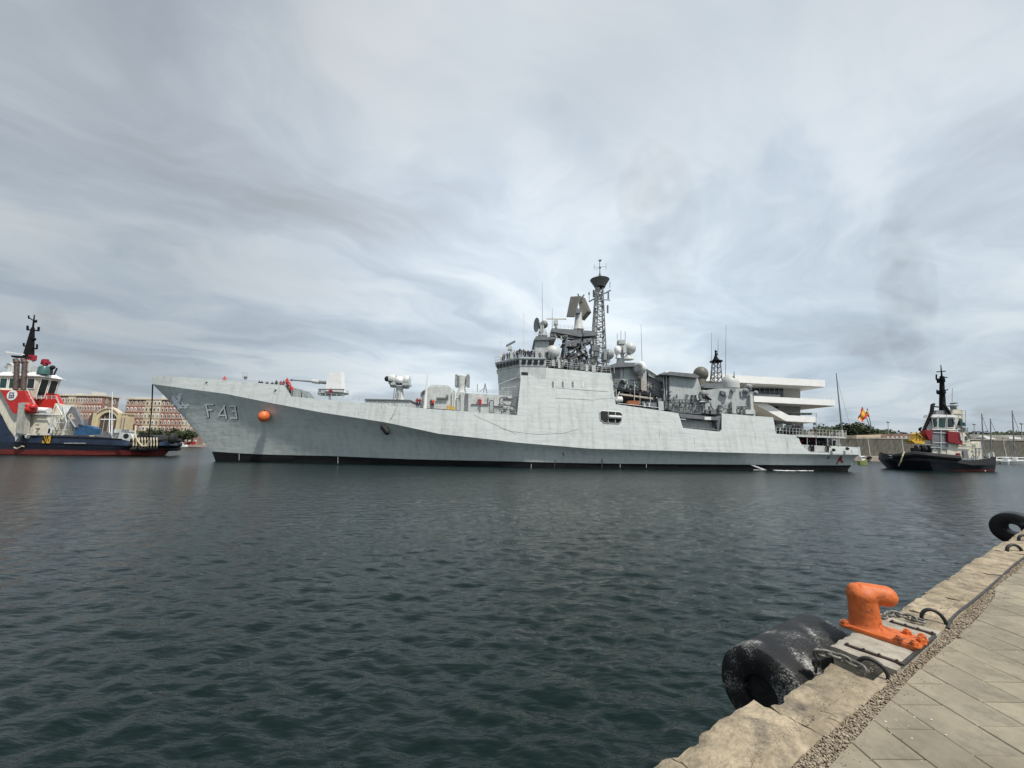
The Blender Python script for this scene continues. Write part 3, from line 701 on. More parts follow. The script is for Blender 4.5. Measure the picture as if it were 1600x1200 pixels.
q = MB(); q.pp([(878, 537), (883, 533), (925, 528), (926, 532), (900, 540)], 67.6, 70.6).pp([(887, 553), (890, 551), (916, 552), (916, 554), (890, 556)], 67.8, 70.2); obj('lower_platform', q, M_NAVYD, fm)
q = MB()
for a, b in (((862, 518), (888, 531)), ((870, 514), (895, 527)), ((932, 523), (908, 545)), ((884, 536), (884, 560)), ((898, 556), (880, 574)), ((905, 555), (922, 578)), ((893, 520), (905, 553)), ((912, 534), (918, 556)), ((866, 517), (866, 522))): q.pt([a, b], 67.8, .12)
obj('platform_strut', q, M_NAVYD, fm)
railing('platform_railing', [(863, 512.5), (925, 517), (931, 518.5)], 67.4, 5.5, 12, fm, r=.035, rails=2)
rr = random.Random(55); q = MB(); q2 = MB()
for i in range(90):
    x = rr.uniform(842, 950); yb = 570+(x-842)*.10; y = yb-rr.uniform(1, 12)+3; w = rr.uniform(.6, 3.2); (q if rr.random() < .62 else q2).pb(x, y, x+w, y+rr.uniform(1, 5), rr.uniform(63.2, 65), 66)
for i in range(40):
    x = rr.uniform(842, 950); yb = 570+(x-842)*.10; (q if rr.random() < .6 else q2).pt([(x, yb+2), (x+rr.uniform(-4, 4), yb-rr.uniform(4, 18))], rr.uniform(63.4, 66), .06)
tag(obj('upper_deck_clutter', q, M_BLACK, frig), kind='stuff'); tag(obj('upper_deck_pipework', q2, M_WHITEG, frig), kind='stuff')
rr = random.Random(56); q = MB(); q2 = MB()
for i in range(70):
    x = rr.uniform(958, 1100); yb = 600+(x-958)*.22; y = yb-rr.uniform(0, 26)+14; (q if rr.random() < .6 else q2).pb(x, y, x+rr.uniform(.6, 2.6), y+rr.uniform(.8, 4), rr.uniform(63.0, 63.6), 64.6)
tag(obj('after_deck_clutter', q, M_NAVYD, frig), kind='stuff'); tag(obj('after_deck_fittings', q2, M_WHITEG, frig), kind='stuff')
rr = random.Random(5); q = MB(); q2 = MB()
for i in range(80):
    x = rr.uniform(876, 932); y = rr.uniform(522, 578); w = rr.uniform(1, 4); h = rr.uniform(1.2, 5); Y = rr.uniform(66.5, 71); (q if rr.random() < .45 else q2).pb(x, y, x+w, y+h, Y, Y+.8)
for i in range(30):
    x = rr.uniform(868, 930); y = rr.uniform(522, 578); Y = rr.uniform(66.5, 71); (q if rr.random() < .45 else q2).pt([(x, y), (x+rr.uniform(-12, 12), y+rr.uniform(-12, 12))], Y, .06)
tag(obj('mast_equipment', q, M_BLACK, fm), kind='stuff'); tag(obj('mast_pipework', q2, M_WHITEG, fm), kind='stuff')
# three-dimensional search radar: two flat arrays back to back on a turning post
q = MB(); q.lathe(P(904, 515, Ym), [(0, 1.0), (.6, .8), (2.6, .62), (3.4, .7), (3.6, .5)], n=14); rp = obj('search_radar_post', q, M_WHITEG, frig, smooth=True)
cA = P(896, 480, Ym)
q = MB(); q.pp([(885.3, 494.5), (891.5, 463.5), (906.5, 462.3), (897.5, 495)], 67.6, 67.95); ar = obj('search_radar_array', q, M_PANEL, rp)
for k in range(1, 6):
    f = k/6; q = MB(); q.pt([(885.3+12.2*f, 494.6), (891.5+15*f, 463.2)], 67.55, .05); obj('array_rib', q, M_NAVYD, ar)
q = MB(); q.prism([P(903.5, 462.5, 69.2), P(908, 463, 69.2), P(918, 486, 69.2), P(907, 499, 69.2)], (.9, .8, 0)); obj('search_radar_array', q, M_PANEL, rp)
q = MB(); q.pt([(897.5, 495), (906.5, 462.3)], 67.8, .10).pt([(906.5, 462.3), (899, 480), (909, 486)], 68.4, .10).pt([(903, 459), (905, 466)], 68.2, .14).pt([(912.5, 460.5), (907, 468)], 68.6, .16).pb(899, 482, 907, 489, 67.9, 69.4); obj('array_frame', q, M_NAVYD, rp)
# main lattice mast
q = MB(); truss(q, P(934.5, 583, 70), P(936.5, 446, 70), 2.7, 1.05, 17, .12); truss(q, P(927, 552, 69.4), P(933, 450, 69.4), .9, .6, 11, .06); mm = obj('lattice_mast', q, M_GREYM, frig)
q = MB(); q.lathe(P(937.3, 449, 70), [(0, 1.0), (.35, 1.15), (1.35, 1.75), (1.5, 1.85), (1.55, 1.72), (1.75, 1.1), (1.95, .5)], n=20); bowl = obj('mast_top_bowl', q, mat('bowl_dark_grey', (.16, .16, .15), .6), mm, smooth=True)
q = MB(); q.lathe(P(937.3, 449.2, 70), [(-.6, .55), (0, .98)], n=16); obj('bowl_neck', q, M_DARK, mm)
q = MB(); q.lathe(P(937.5, 434.5, 70), [(0, .3), (.5, .28), (1.2, .09), (3.6, .05)], n=8); q.pt([(927.5, 417.5), (947.5, 416.5)], 70, .035).pt([(929, 413), (928.5, 422)], 70, .03).pt([(947.3, 411), (946.8, 422)], 70, .03).pt([(934, 407), (941, 406)], 70, .05).pt([(931, 422), (937.5, 417)], 70, .03); q.ball(P(937.7, 407, 70), .25, 8).ball(P(937.6, 418, 70), .22, 8); obj('mast_top_antenna', q, M_NAVYD, mm)
q = MB(); q.cyl(P(920, 471.5, 70), P(954, 453.5, 70), .13, .13, 6).cyl(P(938, 468, 70), P(953.5, 469, 70), .09, .09, 6).cyl(P(920.8, 472, 70), P(920.4, 459, 70), .05, .05, 5); obj('mast_yard', q, M_NAVYD, mm)
for x, y0, y1, r_ in ((927.5, 453.5, 464, .17), (950.5, 457, 467, .16), (949.5, 477, 489, .17), (943, 516, 528, .15), (920.5, 457, 460, .15), (942.5, 470, 482, .14), (953, 440, 450, .05)):
    q = MB(); q.cyl(P(x, y0, 69.8), P(x, y1, 69.8), r_, r_, 8); obj('stick_antenna', q, M_NAVYD, mm)
rr = random.Random(9); q = MB(); q2 = MB()
for i in range(80):
    y = rr.uniform(452, 580); f = (y-446)/137; x = 936.5-2*f+rr.uniform(-1, 1)*(5.0+8*f); Y = rr.uniform(68.6, 71.2); w = rr.uniform(.7, 2.6)
    (q if rr.random() < .55 else q2).pb(x, y, x+w, y+rr.uniform(.8, 3.2), Y, Y+.5)
tag(obj('mast_junction_box', q, M_NAVYD, mm), kind='stuff'); tag(obj('mast_lamp', q2, M_WHITE, mm), kind='stuff')
q = MB(); q.pb(925, 541, 937, 548, 68.2, 71); q.lathe(P(930.5, 558, 69), [(0, .7), (.9, .75), (1.1, .6)], n=12); obj('mast_cabin', q, M_NAVYD, mm)
q = MB(); q.pp([(925, 580), (926, 556), (933, 556), (934, 580)], 69, 71); obj('mast_foot', q, M_NAVY, mm)
# whip antennas
for x0, y0, x1, y1 in ((817.5, 560, 817.3, 487), (819.5, 562, 819.4, 490), (847.6, 525, 847.2, 441), (782.8, 560, 782.6, 520), (798, 540, 798, 508), (862.8, 512, 863, 481), (1003.5, 580, 1001.5, 507), (1112, 590, 1111.5, 520), (1133.3, 600, 1134.5, 507), (1121.5, 556, 1122.3, 530), (950, 590, 951, 545)):
    q = MB(); q.cyl(P(x0, y0, 66), P(x1, y1, 66), .055, .022, 5); obj('whip_antenna', q, M_WHITE if x0 < 830 else M_NAVYD, frig)
# -- after superstructure
q = MB(); q.pp([(953, 583), (957, 571), (1003, 569), (1010, 577), (1011, 612), (966, 606), (962, 631), (958, 631)], 64.6, 73.4); am = obj('after_mast_house', q, M_NAVY, frig)
q = MB(); q.pp([(943, 575), (952, 571), (966, 566), (1002, 567), (996, 572), (960, 574)], 63.6, 74); obj('house_roof', q, M_NAVYD, am)
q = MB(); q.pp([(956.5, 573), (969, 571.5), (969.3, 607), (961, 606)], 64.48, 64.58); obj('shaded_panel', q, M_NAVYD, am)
q = MB(); q.pt([(974, 572), (975, 607)], 64.45, .05).pt([(975, 594), (995, 594)], 64.4, .05).pt([(996, 572), (996, 607)], 64.4, .04); obj('wall_pipe', q, M_NAVYD, am)
q = MB(); q.ball(P(950.5, 554, 67), .95, 14, (1.1, 1, 1)).pb(943.5, 550, 948.2, 562, 66, 68); q.lathe(P(949, 566, 67), [(0, .5), (.7, .4)], n=8); obj('tracker_pod', q, M_GREYM, frig, smooth=True)
q = MB(); q.ball(P(965.3, 548, 67), .78, 14, (.85, .85, 1.15)); q.lathe(P(966, 560, 67), [(0, .5), (.9, .35)], n=8); obj('satellite_radome', q, M_WHITE, frig, smooth=True)
q = MB(); q.ball(P(984, 544.5, 67), 1.1, 16); q.pb(974, 540, 978.8, 551, 66.2, 67.9); q.lathe(P(981.5, 562, 67), [(0, 1.0), (.9, .45)], n=10); obj('tracker_pod', q, M_RADOME, frig, smooth=True)
q = MB(); q.pp([(966, 567), (969, 540), (974, 540), (976, 567)], 67, 68.4); q.pt([(965, 534), (977, 534)], 67.4, .14).pt([(970, 532), (970.3, 517)], 67.4, .06).pt([(977, 533), (976.8, 518)], 67.4, .06).pt([(964.6, 534), (964.4, 521)], 67.4, .05).pb(967, 531, 977.5, 537, 67, 68.4); obj('after_mast', q, M_NAVY, frig)
q = MB(); q.lathe(P(999.5, 574.5, 63.6), [(-.9, .1), (-.8, .85), (0, 1.15), (.5, 1.0), (.9, .2)], (-.75, -.6, .12), 18); q.ball(P(998.5, 573.5, 64), 1.0, 16); dsh = obj('after_director', q, M_WHITE, frig, smooth=True)
q = MB(); q.lathe(P(996.6, 575.4, 62.8), [(0, .9), (.12, .6)], (-.75, -.6, .12), 16); obj('director_face', q, M_GREYM, dsh)
q = MB(); q.pp([(998, 583), (1005, 583), (1005, 594), (1011, 597), (1011, 612), (1002, 609), (1002, 592), (998, 591)], 63.6, 64.6); obj('director_support', q, mat('weathered_beige_plating', (.40, .37, .33), .6, .2, 3), dsh)
q = MB(); q.pp([(1003, 571), (1036, 592), (1036, 597), (1014, 587), (1011, 579)], 65, 72); fn = obj('sloped_casing', q, M_NAVY, frig)
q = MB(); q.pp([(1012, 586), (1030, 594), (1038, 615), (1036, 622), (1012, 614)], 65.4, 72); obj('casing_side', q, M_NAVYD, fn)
q = MB(); q.pt([(1003, 571.5), (1036, 592)], 64.9, .16); obj('casing_edge', q, M_WHITEG, fn)
# boat bay clutter between the houses
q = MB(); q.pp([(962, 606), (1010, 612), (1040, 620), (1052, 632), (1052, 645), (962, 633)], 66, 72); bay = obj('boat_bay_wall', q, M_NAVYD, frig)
q = MB(); q.pp([(965, 609), (967, 606.5), (1024, 615), (1025, 618), (1022, 620)], 63, 68); bg = obj('boat_gallery', q, M_DARK, frig)
q = MB(); q.pp([(969, 617), (969, 614.5), (1020, 621), (1020, 624)], 62.9, 64.5); obj('boat_canopy', q, mat('pale_canopy', (.45, .42, .36), .7, .1), frig)
q = MB(); q.pp([(980, 629), (982, 626), (998, 626), (1001, 629), (998, 633), (983, 632.5)], 62.6, 64.4); obj('rescue_boat', q, mat('rusty_orange_boat', (.34, .12, .05), .6, .2), frig)
for k in range(5):
    q = MB(); q.ball(P(962.5+2.1*k, 624, 62.8), .32, 10, (.8, .8, 1.5)); obj('liferaft_canister', q, M_WHITE, frig, smooth=True)
q = MB()
for x0, y0, x1, y1 in ((1003, 627, 1008, 634), (1010, 628, 1014, 636), (1017, 629, 1026, 638), (1028, 622, 1034, 641)): q.pb(x0, y0, x1, y1, 62.8, 63.8)
tag(obj('winch_box', q, M_NAVYD, frig), kind='stuff')
q = MB(); q.pb(1006, 630, 1009, 636, 62.5, 62.8).pb(1013.5, 629, 1016, 636, 62.5, 62.8).pb(1029, 627, 1037, 641, 62.6, 64); obj('bay_locker', q, M_WHITEG, frig)
q = MB(); q.pt([(963, 622), (963, 608)], 62.6, .05).pt([(991, 629), (991.5, 596)], 62.8, .06).pt([(1016, 632), (1016, 614)], 62.6, .05).pt([(1000, 632), (1000, 614)], 62.6, .05).pt([(964, 630), (1030, 637)], 62.5, .04).pt([(968, 612), (964, 622)], 62.6, .12); obj('boat_davit', q, M_WHITEG, frig)
# funnel block with louvres
q = MB(); q.pp([(1046, 640), (1046, 588), (1050, 585.5), (1090, 590), (1095, 606), (1098, 647), (1060, 644.5)], 63.8, 73.5); fu = obj('funnel_house', q, M_NAVY, frig)
q = MB(); q.pp([(1030, 585), (1047, 580.5), (1086, 584), (1093, 588), (1090, 590.5), (1048, 586)], 63, 74); obj('funnel_top', q, M_NAVYD, fu)
q = MB(); q.pp([(1035, 640), (1038, 584), (1046, 584), (1046, 640)], 64.4, 73); obj('funnel_pilaster', q, M_NAVYD, fu)
q = MB(); q.pt([(1041, 584), (1042, 638)], 64.2, .10).pt([(1036, 586), (1040, 638)], 64.1, .07); obj('funnel_pipe', q, M_WHITEG, fu)
for (y0, y1, xs_) in ((622.5, 628.8, ((1047.5, 1053), (1054.5, 1060), (1061.5, 1069.5), (1071, 1079), (1080.5, 1086), (1087.5, 1092.5))), (632.5, 643, ((1047.5, 1053.5), (1055, 1060.5), (1062, 1070.5), (1072, 1080), (1082, 1087), (1088.5, 1093.5)))):
    for (x0, x1) in xs_:
        dy = (x0-1047)*.045; q = MB(); q.pp([(x0, y0+dy), (x1, y0+dy+.3), (x1+.4, y1+dy+.3), (x0+.4, y1+dy)], 63.68, 63.79); lv_ = obj('louvre', q, mat('louvre_grey', (.19, .20, .20), .6), fu)
        q = MB()
        for k in range(1, 4):
            yy = y0+dy+(y1-y0)*k/4; q.pt([(x0, yy), (x1, yy+.2)], 63.66, .035, 4)
        obj('louvre_blade', q, M_NAVY, lv_)
# side boat recess below the funnel
q = MB(); q.pp([(1060.5, 645.6), (1123, 652), (1123, 657), (1064, 652.5)], 62.4, 64.2); rc = obj('recess_lintel', q, M_NAVYD, frig)
q = MB(); q.pp([(1066, 668), (1062, 655), (1126, 660), (1126, 674)], 64.0, 72); obj('recess_wall', q, M_WHITEG, frig)
q = MB(); q.pb(1101, 651.5, 1111, 656, 62.3, 63.6); obj('recess_raft', q, M_WHITE, frig)
q = MB()
for (x0, x1) in ((1064, 1077), (1078, 1091), (1092, 1104), (1105, 1121)):
    dy = (x0-1064)*.09
    q.pt([(x0, 658+dy*.6), (x0, 667+dy), (x1, 668+dy), (x1, 660+dy*.6)], 62.5, .05)
    for k in range(4): q.pt([(x0+2+k*2.4, 667.5+dy), (x0+3+k*2.4, 664+dy), (x0+3+k*2.4, 667.6+dy)], 62.5, .045)
obj('accommodation_ladder', q, M_NAVYD, frig)
q = MB(); q.pp([(1119, 653), (1127.3, 649), (1127.3, 674), (1120, 673.5)], 62.6, 64); obj('recess_post', q, M_NAVYD, frig)
# small lattice mast, domes and hangar
q = MB(); truss(q, P(1118.5, 640, 68), P(1119, 566, 68), 2.0, 1.0, 9, .10); sm = obj('after_lattice_mast', q, M_NAVYD, frig)
q = MB(); q.lathe(P(1119, 567, 68), [(0, .6), (.15, 1.05), (.35, 1.1), (.5, .6), (.9, .35), (1.6, .12), (2.4, .1)], n=12); q.ball(P(1119, 549.5, 68), .2, 8).ball(P(1119, 553.5, 68), .25, 8).ball(P(1119, 557, 68), .18, 8); q.pt([(1112.5, 565), (1125.5, 565)], 68, .08); obj('mast_top_platform', q, M_BLACK, sm)
q = MB(); q.pp([(1113, 645), (1113.5, 603), (1118, 603), (1118.5, 645)], 66.5, 67); obj('mast_leg_casing', q, M_NAVYD, sm)
q = MB(); q.ball(P(1095, 584.5, 67), 1.25, 18, (1, 1, 1.08)); q.lathe(P(1094.5, 602, 67), [(0, 1.05), (.6, 1.0), (1.1, .9)], n=16); obj('dark_radome', q, M_RADB, frig, smooth=True)
q = MB(); q.lathe(P(1141.5, 607, 66), [(0, 1.38), (.9, 1.45), (1.5, 1.3), (2.1, .9), (2.42, .35), (2.48, .02)], n=22); obj('white_radome', q, M_RADOME, frig, smooth=True)
q = MB(); q.pp([(1101, 610), (1120, 607), (1173, 607), (1174, 651), (1127, 647), (1098, 646), (1095, 612)], 64.2, 73.8); hg = obj('hangar', q, M_NAVY, frig)
q = MB(); q.pp([(1095, 603), (1101, 599), (1130, 599), (1130, 607), (1101, 606)], 64.6, 73); obj('hangar_roof_box', q, M_NAVYD, hg)
q = MB(); q.ball(P(1099.5, 616, 63.6), .75, 12).ball(P(1103, 620.5, 63.6), .55, 10); q.pb(1094.5, 617, 1097.5, 626, 63.2, 64).pb(1096, 623.5, 1108, 629, 63, 64.2).pt([(1093, 628), (1110, 627)], 63, .12); q.pb(1098, 629, 1102, 640, 63.4, 64.2); g2 = obj('close_in_gun', q, M_GREYM, frig, smooth=False)
q = MB(); q.pt([(1102, 618), (1111, 625)], 63.0, .16).pt([(1103, 621.5), (1109, 624)], 62.8, .12); obj('gun_barrels', q, M_BLACK, g2)
q = MB(); q.pt([(1110, 629), (1112, 637), (1120, 646)], 63, .12).pt([(1104, 640), (1118, 640)], 63, .08).pb(1103, 640, 1107, 646, 62.8, 63.4).pb(1111, 641, 1119, 647, 62.8, 63.6).pb(1108.5, 634.5, 1110.5, 640, 62.8, 63.2); tag(obj('deck_winch', q, M_NAVYD, frig), kind='stuff')
q = MB(); q.pp([(1127, 610.5), (1134, 612), (1137, 615), (1131, 617.5), (1127, 615)], 63.7, 64.18); obj('hangar_vent', q, M_NAVYD, hg)
rr = random.Random(21); q = MB()
q.tube([P(1125+3.6*math.cos(a)*1.0, 635.5+2.6*math.sin(a), 63.9) for a in np.linspace(0, 6.28, 11)], .07)
for i in range(22):
    x = rr.uniform(1122, 1148); y = rr.uniform(631, 646); q.pt([(x, y), (x+rr.uniform(-7, 7), y+rr.uniform(-4, 4))], rr.uniform(63.4, 64.1), .08)
for i in range(14):
    x = rr.uniform(1122, 1172); y = rr.uniform(636, 646); q.pb(x, y, x+rr.uniform(1, 3), y+rr.uniform(1, 4), 63.5, 64.1)
tag(obj('hangar_wall_gear', q, M_NAVYD, hg), kind='stuff')
q = MB(); q.pt([(1152, 634), (1172, 634)], 64.1, .06).pt([(1150, 640), (1152, 644), (1172, 646)], 64.1, .06).pt([(1143, 626), (1143, 646)], 64.1, .07).pt([(1145, 600), (1147, 582), (1149, 600)], 64.8, .06).pt([(1147, 590), (1147, 580)], 64.8, .05).pb(1144, 607.5, 1149.5, 611.5, 63.6, 64.2); tag(obj('hangar_pipework', q, M_GREYM, hg), kind='stuff')
q = MB(); q.pb(1144, 628, 1150, 646, 63.4, 64.1).pb(1134, 612, 1139, 618, 63.5, 64.1); tag(obj('hangar_locker', q, M_NAVY, hg), kind='stuff')
q = MB(); q.ball(P(1169.5, 604.5, 64), .55, 10).ball(P(1165, 611, 64), .5, 10).ball(P(1181, 614, 64.6), .4, 10); q.pp([(1157, 611), (1166, 608), (1178, 613), (1170, 619), (1158, 620)], 64, 65.2); q.pb(1168, 604, 1175, 609, 63.8, 64.4); q.pt([(1166, 601), (1180, 600)], 64, .06); dv = obj('after_gun_mount', q, M_GREYM, frig, smooth=False)
q = MB(); q.pp([(1172, 616), (1176, 615), (1178, 646), (1174, 646)], 63.6, 64.4).pb(1176.5, 641, 1180, 650, 63.6, 64.2); q.pb(1165, 640, 1180, 647, 63.4, 64.4); obj('davit_post', q, M_WHITEG, frig)
# -- stern: flight deck, open quarterdeck below
q = MB(); q.pp([(1246, 680.5), (1247, 679), (1322, 682.5), (1322, 685), (1246, 682.4)], 62.2, 75.6); fd = obj('flight_deck', q, M_WHITEG, frig)
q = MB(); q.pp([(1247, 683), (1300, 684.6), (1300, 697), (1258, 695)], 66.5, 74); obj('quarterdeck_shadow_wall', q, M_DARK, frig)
q = MB(); q.pp([(1252, 694.5), (1294, 697), (1290, 707), (1262, 705)], 62.6, 63); obj('quarterdeck_bulwark', q, M_WHITEG, frig)
for s_ in ([(1266, 695), (1270, 706)], [(1271, 696), (1271, 706)], [(1292, 697), (1296, 706)], [(1296, 697), (1298, 706)]):
    q = MB(); q.pt(s_, 62.4, .14); obj('bulwark_stay', q, M_DARK, frig)
q = MB(); q.pt([(1261, 706), (1293, 707)], 62.3, .10); q.pt([(1252, 695), (1262, 706)], 62.2, .05); obj('bulwark_foot', q, M_NAVYD, frig)
for x in (1261, 1275, 1293, 1300, 1311):
    q = MB(); q.pt([(x, 683.4), (x+.4, 697)], 62.3, .05); obj('deck_pillar', q, M_WHITEG, frig)
q = MB(); q.ball(P(1302.5, 703, 61.9), .25, 8).ball(P(1324, 701, 61.9), .25, 8); obj('fairlead_eye', q, M_DARK, frig)
q = MB(); q.pt([(1330, 703), (1332, 708)], 61.9, .05); q.pb(1341, 698, 1344.5, 713, 64, 68); obj('stern_plate', q, M_WHITEG, frig)
railing('flight_deck_railing', [(1213, 677), (1246, 679), (1322, 682.6)], 62.3, 9.5, 22, frig, r=.035, rails=2)
q = MB(); q.cyl(P(1275, 690, 62.2), P(1275.3, 645, 62.2), .05, .04, 5); q.pb(1273.5, 660, 1275.7, 664, 62.1, 62.5).pb(1273.6, 667, 1276, 670.5, 62.1, 62.5); obj('ensign_staff', q, M_NAVYD, frig)
rr = random.Random(31); q = MB(); q2 = MB(); q3 = MB()
for i in range(26):
    x = rr.uniform(1212, 1248); y = rr.uniform(659, 677); (q if rr.random() < .6 else q2).pb(x, y, x+rr.uniform(1, 3), min(679, y+rr.uniform(2, 8)), 64+rr.random()*3, 68)
for i in range(26):
    x = rr.uniform(1250, 1296); y = rr.uniform(684.5, 691); rr.choice((q, q2, q3)).pb(x, y, x+rr.uniform(1, 4), y+rr.uniform(1.5, 5), 64+rr.random(), 65.6)
q.pp([(1212, 679), (1212, 656.5), (1246, 661), (1246, 680)], 68, 75)
tag(obj('quarterdeck_machinery', q, M_DARK, frig), kind='stuff'); tag(obj('quarterdeck_fittings', q2, M_NAVY, frig), kind='stuff'); tag(obj('quarterdeck_hose_locker', q3, M_MAROON, frig), kind='stuff')
q = MB(); q.pp([(1305, 697), (1306, 688), (1311, 687), (1315, 697)], 64, 65); obj('stern_winch', q, M_GREYM, frig)
# fenders hanging over the side
def hang(name, px, py, r, label, cat, m, sc=(1, 1, 1), rotx=None, top=None):
    s = on(px, py, 0); s2 = on(px, py, r*1.15); t = thing(name, s2-Vector((0, 0, r)), label, cat)
    q = MB()
    if rotx: q.cyl(s2+Vector(rotx), s2-Vector(rotx), r, r, 14); q.ball(s2+Vector(rotx), r, 12).ball(s2-Vector(rotx), r, 12)
    else: q.ball(s2, r, 20, sc)
    obj('float', q, m, t, smooth=True)
    q = MB(); q.cyl(s2+Vector((0, 0, r*.8)), s2+Vector((0, 0, r*1.25)), .16, .12, 10); obj('cap', q, M_BLACK, t)
    q = MB(); tp = [on(a, b, .08) for a, b in top]; q.tube([s2+Vector((0, 0, r*1.1))]+tp[:1], .035); obj('lanyard', q, M_ROPE, t)
    if len(tp) > 1: q = MB(); q.tube([s2]+tp[1:], .035); obj('lanyard', q, M_ROPE, t)
hang('mooring_buoy', 419.5, 648, .88, 'round orange buoy hanging on the dark flared side of the warship bow', 'buoy', M_ORANGE, (1, 1, 1.08), None, [(420.5, 629)])
hang('black_fender', 604, 668, .46, 'black sausage fender hanging below the knuckle of the warship side', 'fender', M_RUBBER, rotx=(-.34, 0, .42), top=[(596, 633), (622, 632)])
# ================================================================== PEOPLE
def body_mesh(pose):
    J = {'pel': (0, 0, .93), 'wst': (0, 0, 1.08), 'chs': (0, -.01, 1.34), 'nck': (0, 0, 1.50), 'hd': (0, -.02, 1.64), 'hd2': (0, -.01, 1.72)}
    Rr = {'pel': (.15, .11), 'wst': (.14, .10), 'chs': (.18, .12), 'nck': (.06, .06), 'hd': (.085, .10), 'hd2': (.075, .085)}
    E_ = [('pel', 'wst'), ('wst', 'chs'), ('chs', 'nck'), ('nck', 'hd'), ('hd', 'hd2')]
    for s, n in ((1, 'l'), (-1, 'r')):
        J['hip'+n] = (.09*s, 0, .88); J['kn'+n] = (.10*s, -.02, .49); J['an'+n] = (.10*s, .01, .09); J['to'+n] = (.11*s, -.13, .04)
        Rr['hip'+n] = (.10, .10); Rr['kn'+n] = (.065, .065); Rr['an'+n] = (.045, .045); Rr['to'+n] = (.04, .03)
        J['sh'+n] = (.19*s, 0, 1.41); Rr['sh'+n] = (.065, .065)
        if pose == 'rail': J['el'+n] = (.25*s, -.10, 1.17); J['ha'+n] = (.18*s, -.36, 1.10)
        elif pose == 'reach' and s == 1: J['el'+n] = (.30*s, -.12, 1.30); J['ha'+n] = (.28*s, -.38, 1.42)
        else: J['el'+n] = (.27*s, .03, 1.14); J['ha'+n] = (.25*s, -.06, .88)
        Rr['el'+n] = (.045, .045); Rr['ha'+n] = (.04, .035)
        E_ += [('pel', 'hip'+n), ('hip'+n, 'kn'+n), ('kn'+n, 'an'+n), ('an'+n, 'to'+n), ('chs', 'sh'+n), ('sh'+n, 'el'+n), ('el'+n, 'ha'+n)]
    names = list(J); me = bpy.data.meshes.new('body'); me.from_pydata([J[k] for k in names], [(names.index(a), names.index(b)) for a, b in E_], [])
    o = bpy.data.objects.new('body', me); COL.objects.link(o)
    sk = o.modifiers.new('s', 'SKIN'); 
    for i, k in enumerate(names):
        me.skin_vertices[0].data[i].radius = Rr[k]; me.skin_vertices[0].data[i].use_root = (k == 'pel')
    ss = o.modifiers.new('d', 'SUBSURF'); ss.levels = 1; ss.render_levels = 1
    dg = bpy.context.evaluated_depsgraph_get(); dg.update(); r = bpy.data.meshes.new_from_object(o.evaluated_get(dg)); bpy.data.objects.remove(o)
    return r
BODY = {}
def body(pose, outfit):
    k = (pose, outfit)
    if k in BODY: return BODY[k]
    if pose not in BODY: BODY[pose] = body_mesh(pose)
    me = BODY[pose].copy(); me.materials.clear()
    top, leg = {'vest': (M_VEST, M_UNI), 'navy': (M_UNI, M_UNI), 'white': (M_UNIW, M_UNIW), 'olive': (M_OLIVE, M_UNI), 'maroon': (M_MAROON, M_UNI), 'steel': (M_GREYM, M_UNI)}[outfit]
    for m in (M_SKIN, M_HAIR, top, leg, M_BLACK): me.materials.append(m)
    for p in me.polygons:
        c = p.center; z = c.z
        if z > 1.52: i = 1 if (z > 1.70 or c.y > .03) else 0
        elif z < .10: i = 4
        elif abs(c.x) > .16 and z < .92: i = 0
        elif z < .98: i = 3
        else: i = 2
        p.material_index = i; p.use_smooth = True
    BODY[k] = me; return me
def person(px, py, Y, outfit, label, pose='stand', rz=0, group=None, h=1.84):
    if px < 810: Y = max(Y, Yedge(px)+.45)
    pos = P(px, py, Y)
    if px < 700: pos.z = deckz(px)
    o = inst('person', body(pose, outfit), None, pos, rz, (h/1.78,)*3); tag(o, label, 'person', group); return o
PEO = [(403.5, 603.5, 68, 'navy'), (407.5, 603.8, 68, 'navy'), (416, 604.5, 68, 'navy')]
# people on the bridge roof
gl = 'crew standing on the bridge roof'
for i, (x, y, Yy, of, ps) in enumerate([(783, 566, 66.8, 'white', 'rail'), (787.5, 565, 66.3, 'steel', 'stand'), (792.5, 564, 65.6, 'navy', 'rail'), (803.5, 561, 64.2, 'steel', 'stand'), (812.2, 557.5, 65.2, 'navy', 'stand'), (818, 558.5, 65, 'olive', 'stand'), (825, 560, 64.5, 'navy', 'rail'), (831, 559.5, 65, 'navy', 'stand'), (843.5, 563, 64.4, 'olive', 'stand'), (855, 562, 64.8, 'navy', 'reach')]):
    person(x, y+2, Yy, of, {'white': 'sailor in pale uniform at the front corner of the warship bridge roof', 'navy': 'sailor in dark uniform standing on the warship bridge roof', 'steel': 'sailor in grey coveralls standing on the warship bridge roof', 'olive': 'sailor in olive uniform standing on the warship bridge roof'}[of], ps, R.uniform(-.6, .6), gl)
for i, x in enumerate((785, 796, 800, 807, 809, 815, 821, 828, 834.5)):
    person(x, lerp_curve([(780, 567), (812, 558.5), (835, 561.5)], x)+3, lerp_curve([(780, 68), (812, 64), (835, 65.6)], x)+R.uniform(0, 1.2), 'navy', 'sailor in dark uniform standing on the warship bridge roof', R.choice(('stand', 'rail', 'reach')), R.uniform(-2, 2), gl)
for i, x in enumerate((858, 868, 876, 889, 901, 913, 926)):
    person(x, 569+(x-850)*.11, 63.6, 'navy' if i % 2 else 'olive', 'sailor in %s behind the side railing aft of the bridge, %s from the bow' % ('dark uniform' if i % 2 else 'olive uniform', ('first', 'second', 'third', 'fourth', 'fifth', 'sixth', 'seventh')[i]), R.choice(('stand', 'rail')), R.uniform(-1, 1), 'crew behind the upper deck railing')
gl = 'deck crew gathered at the end of the bow bulwark'
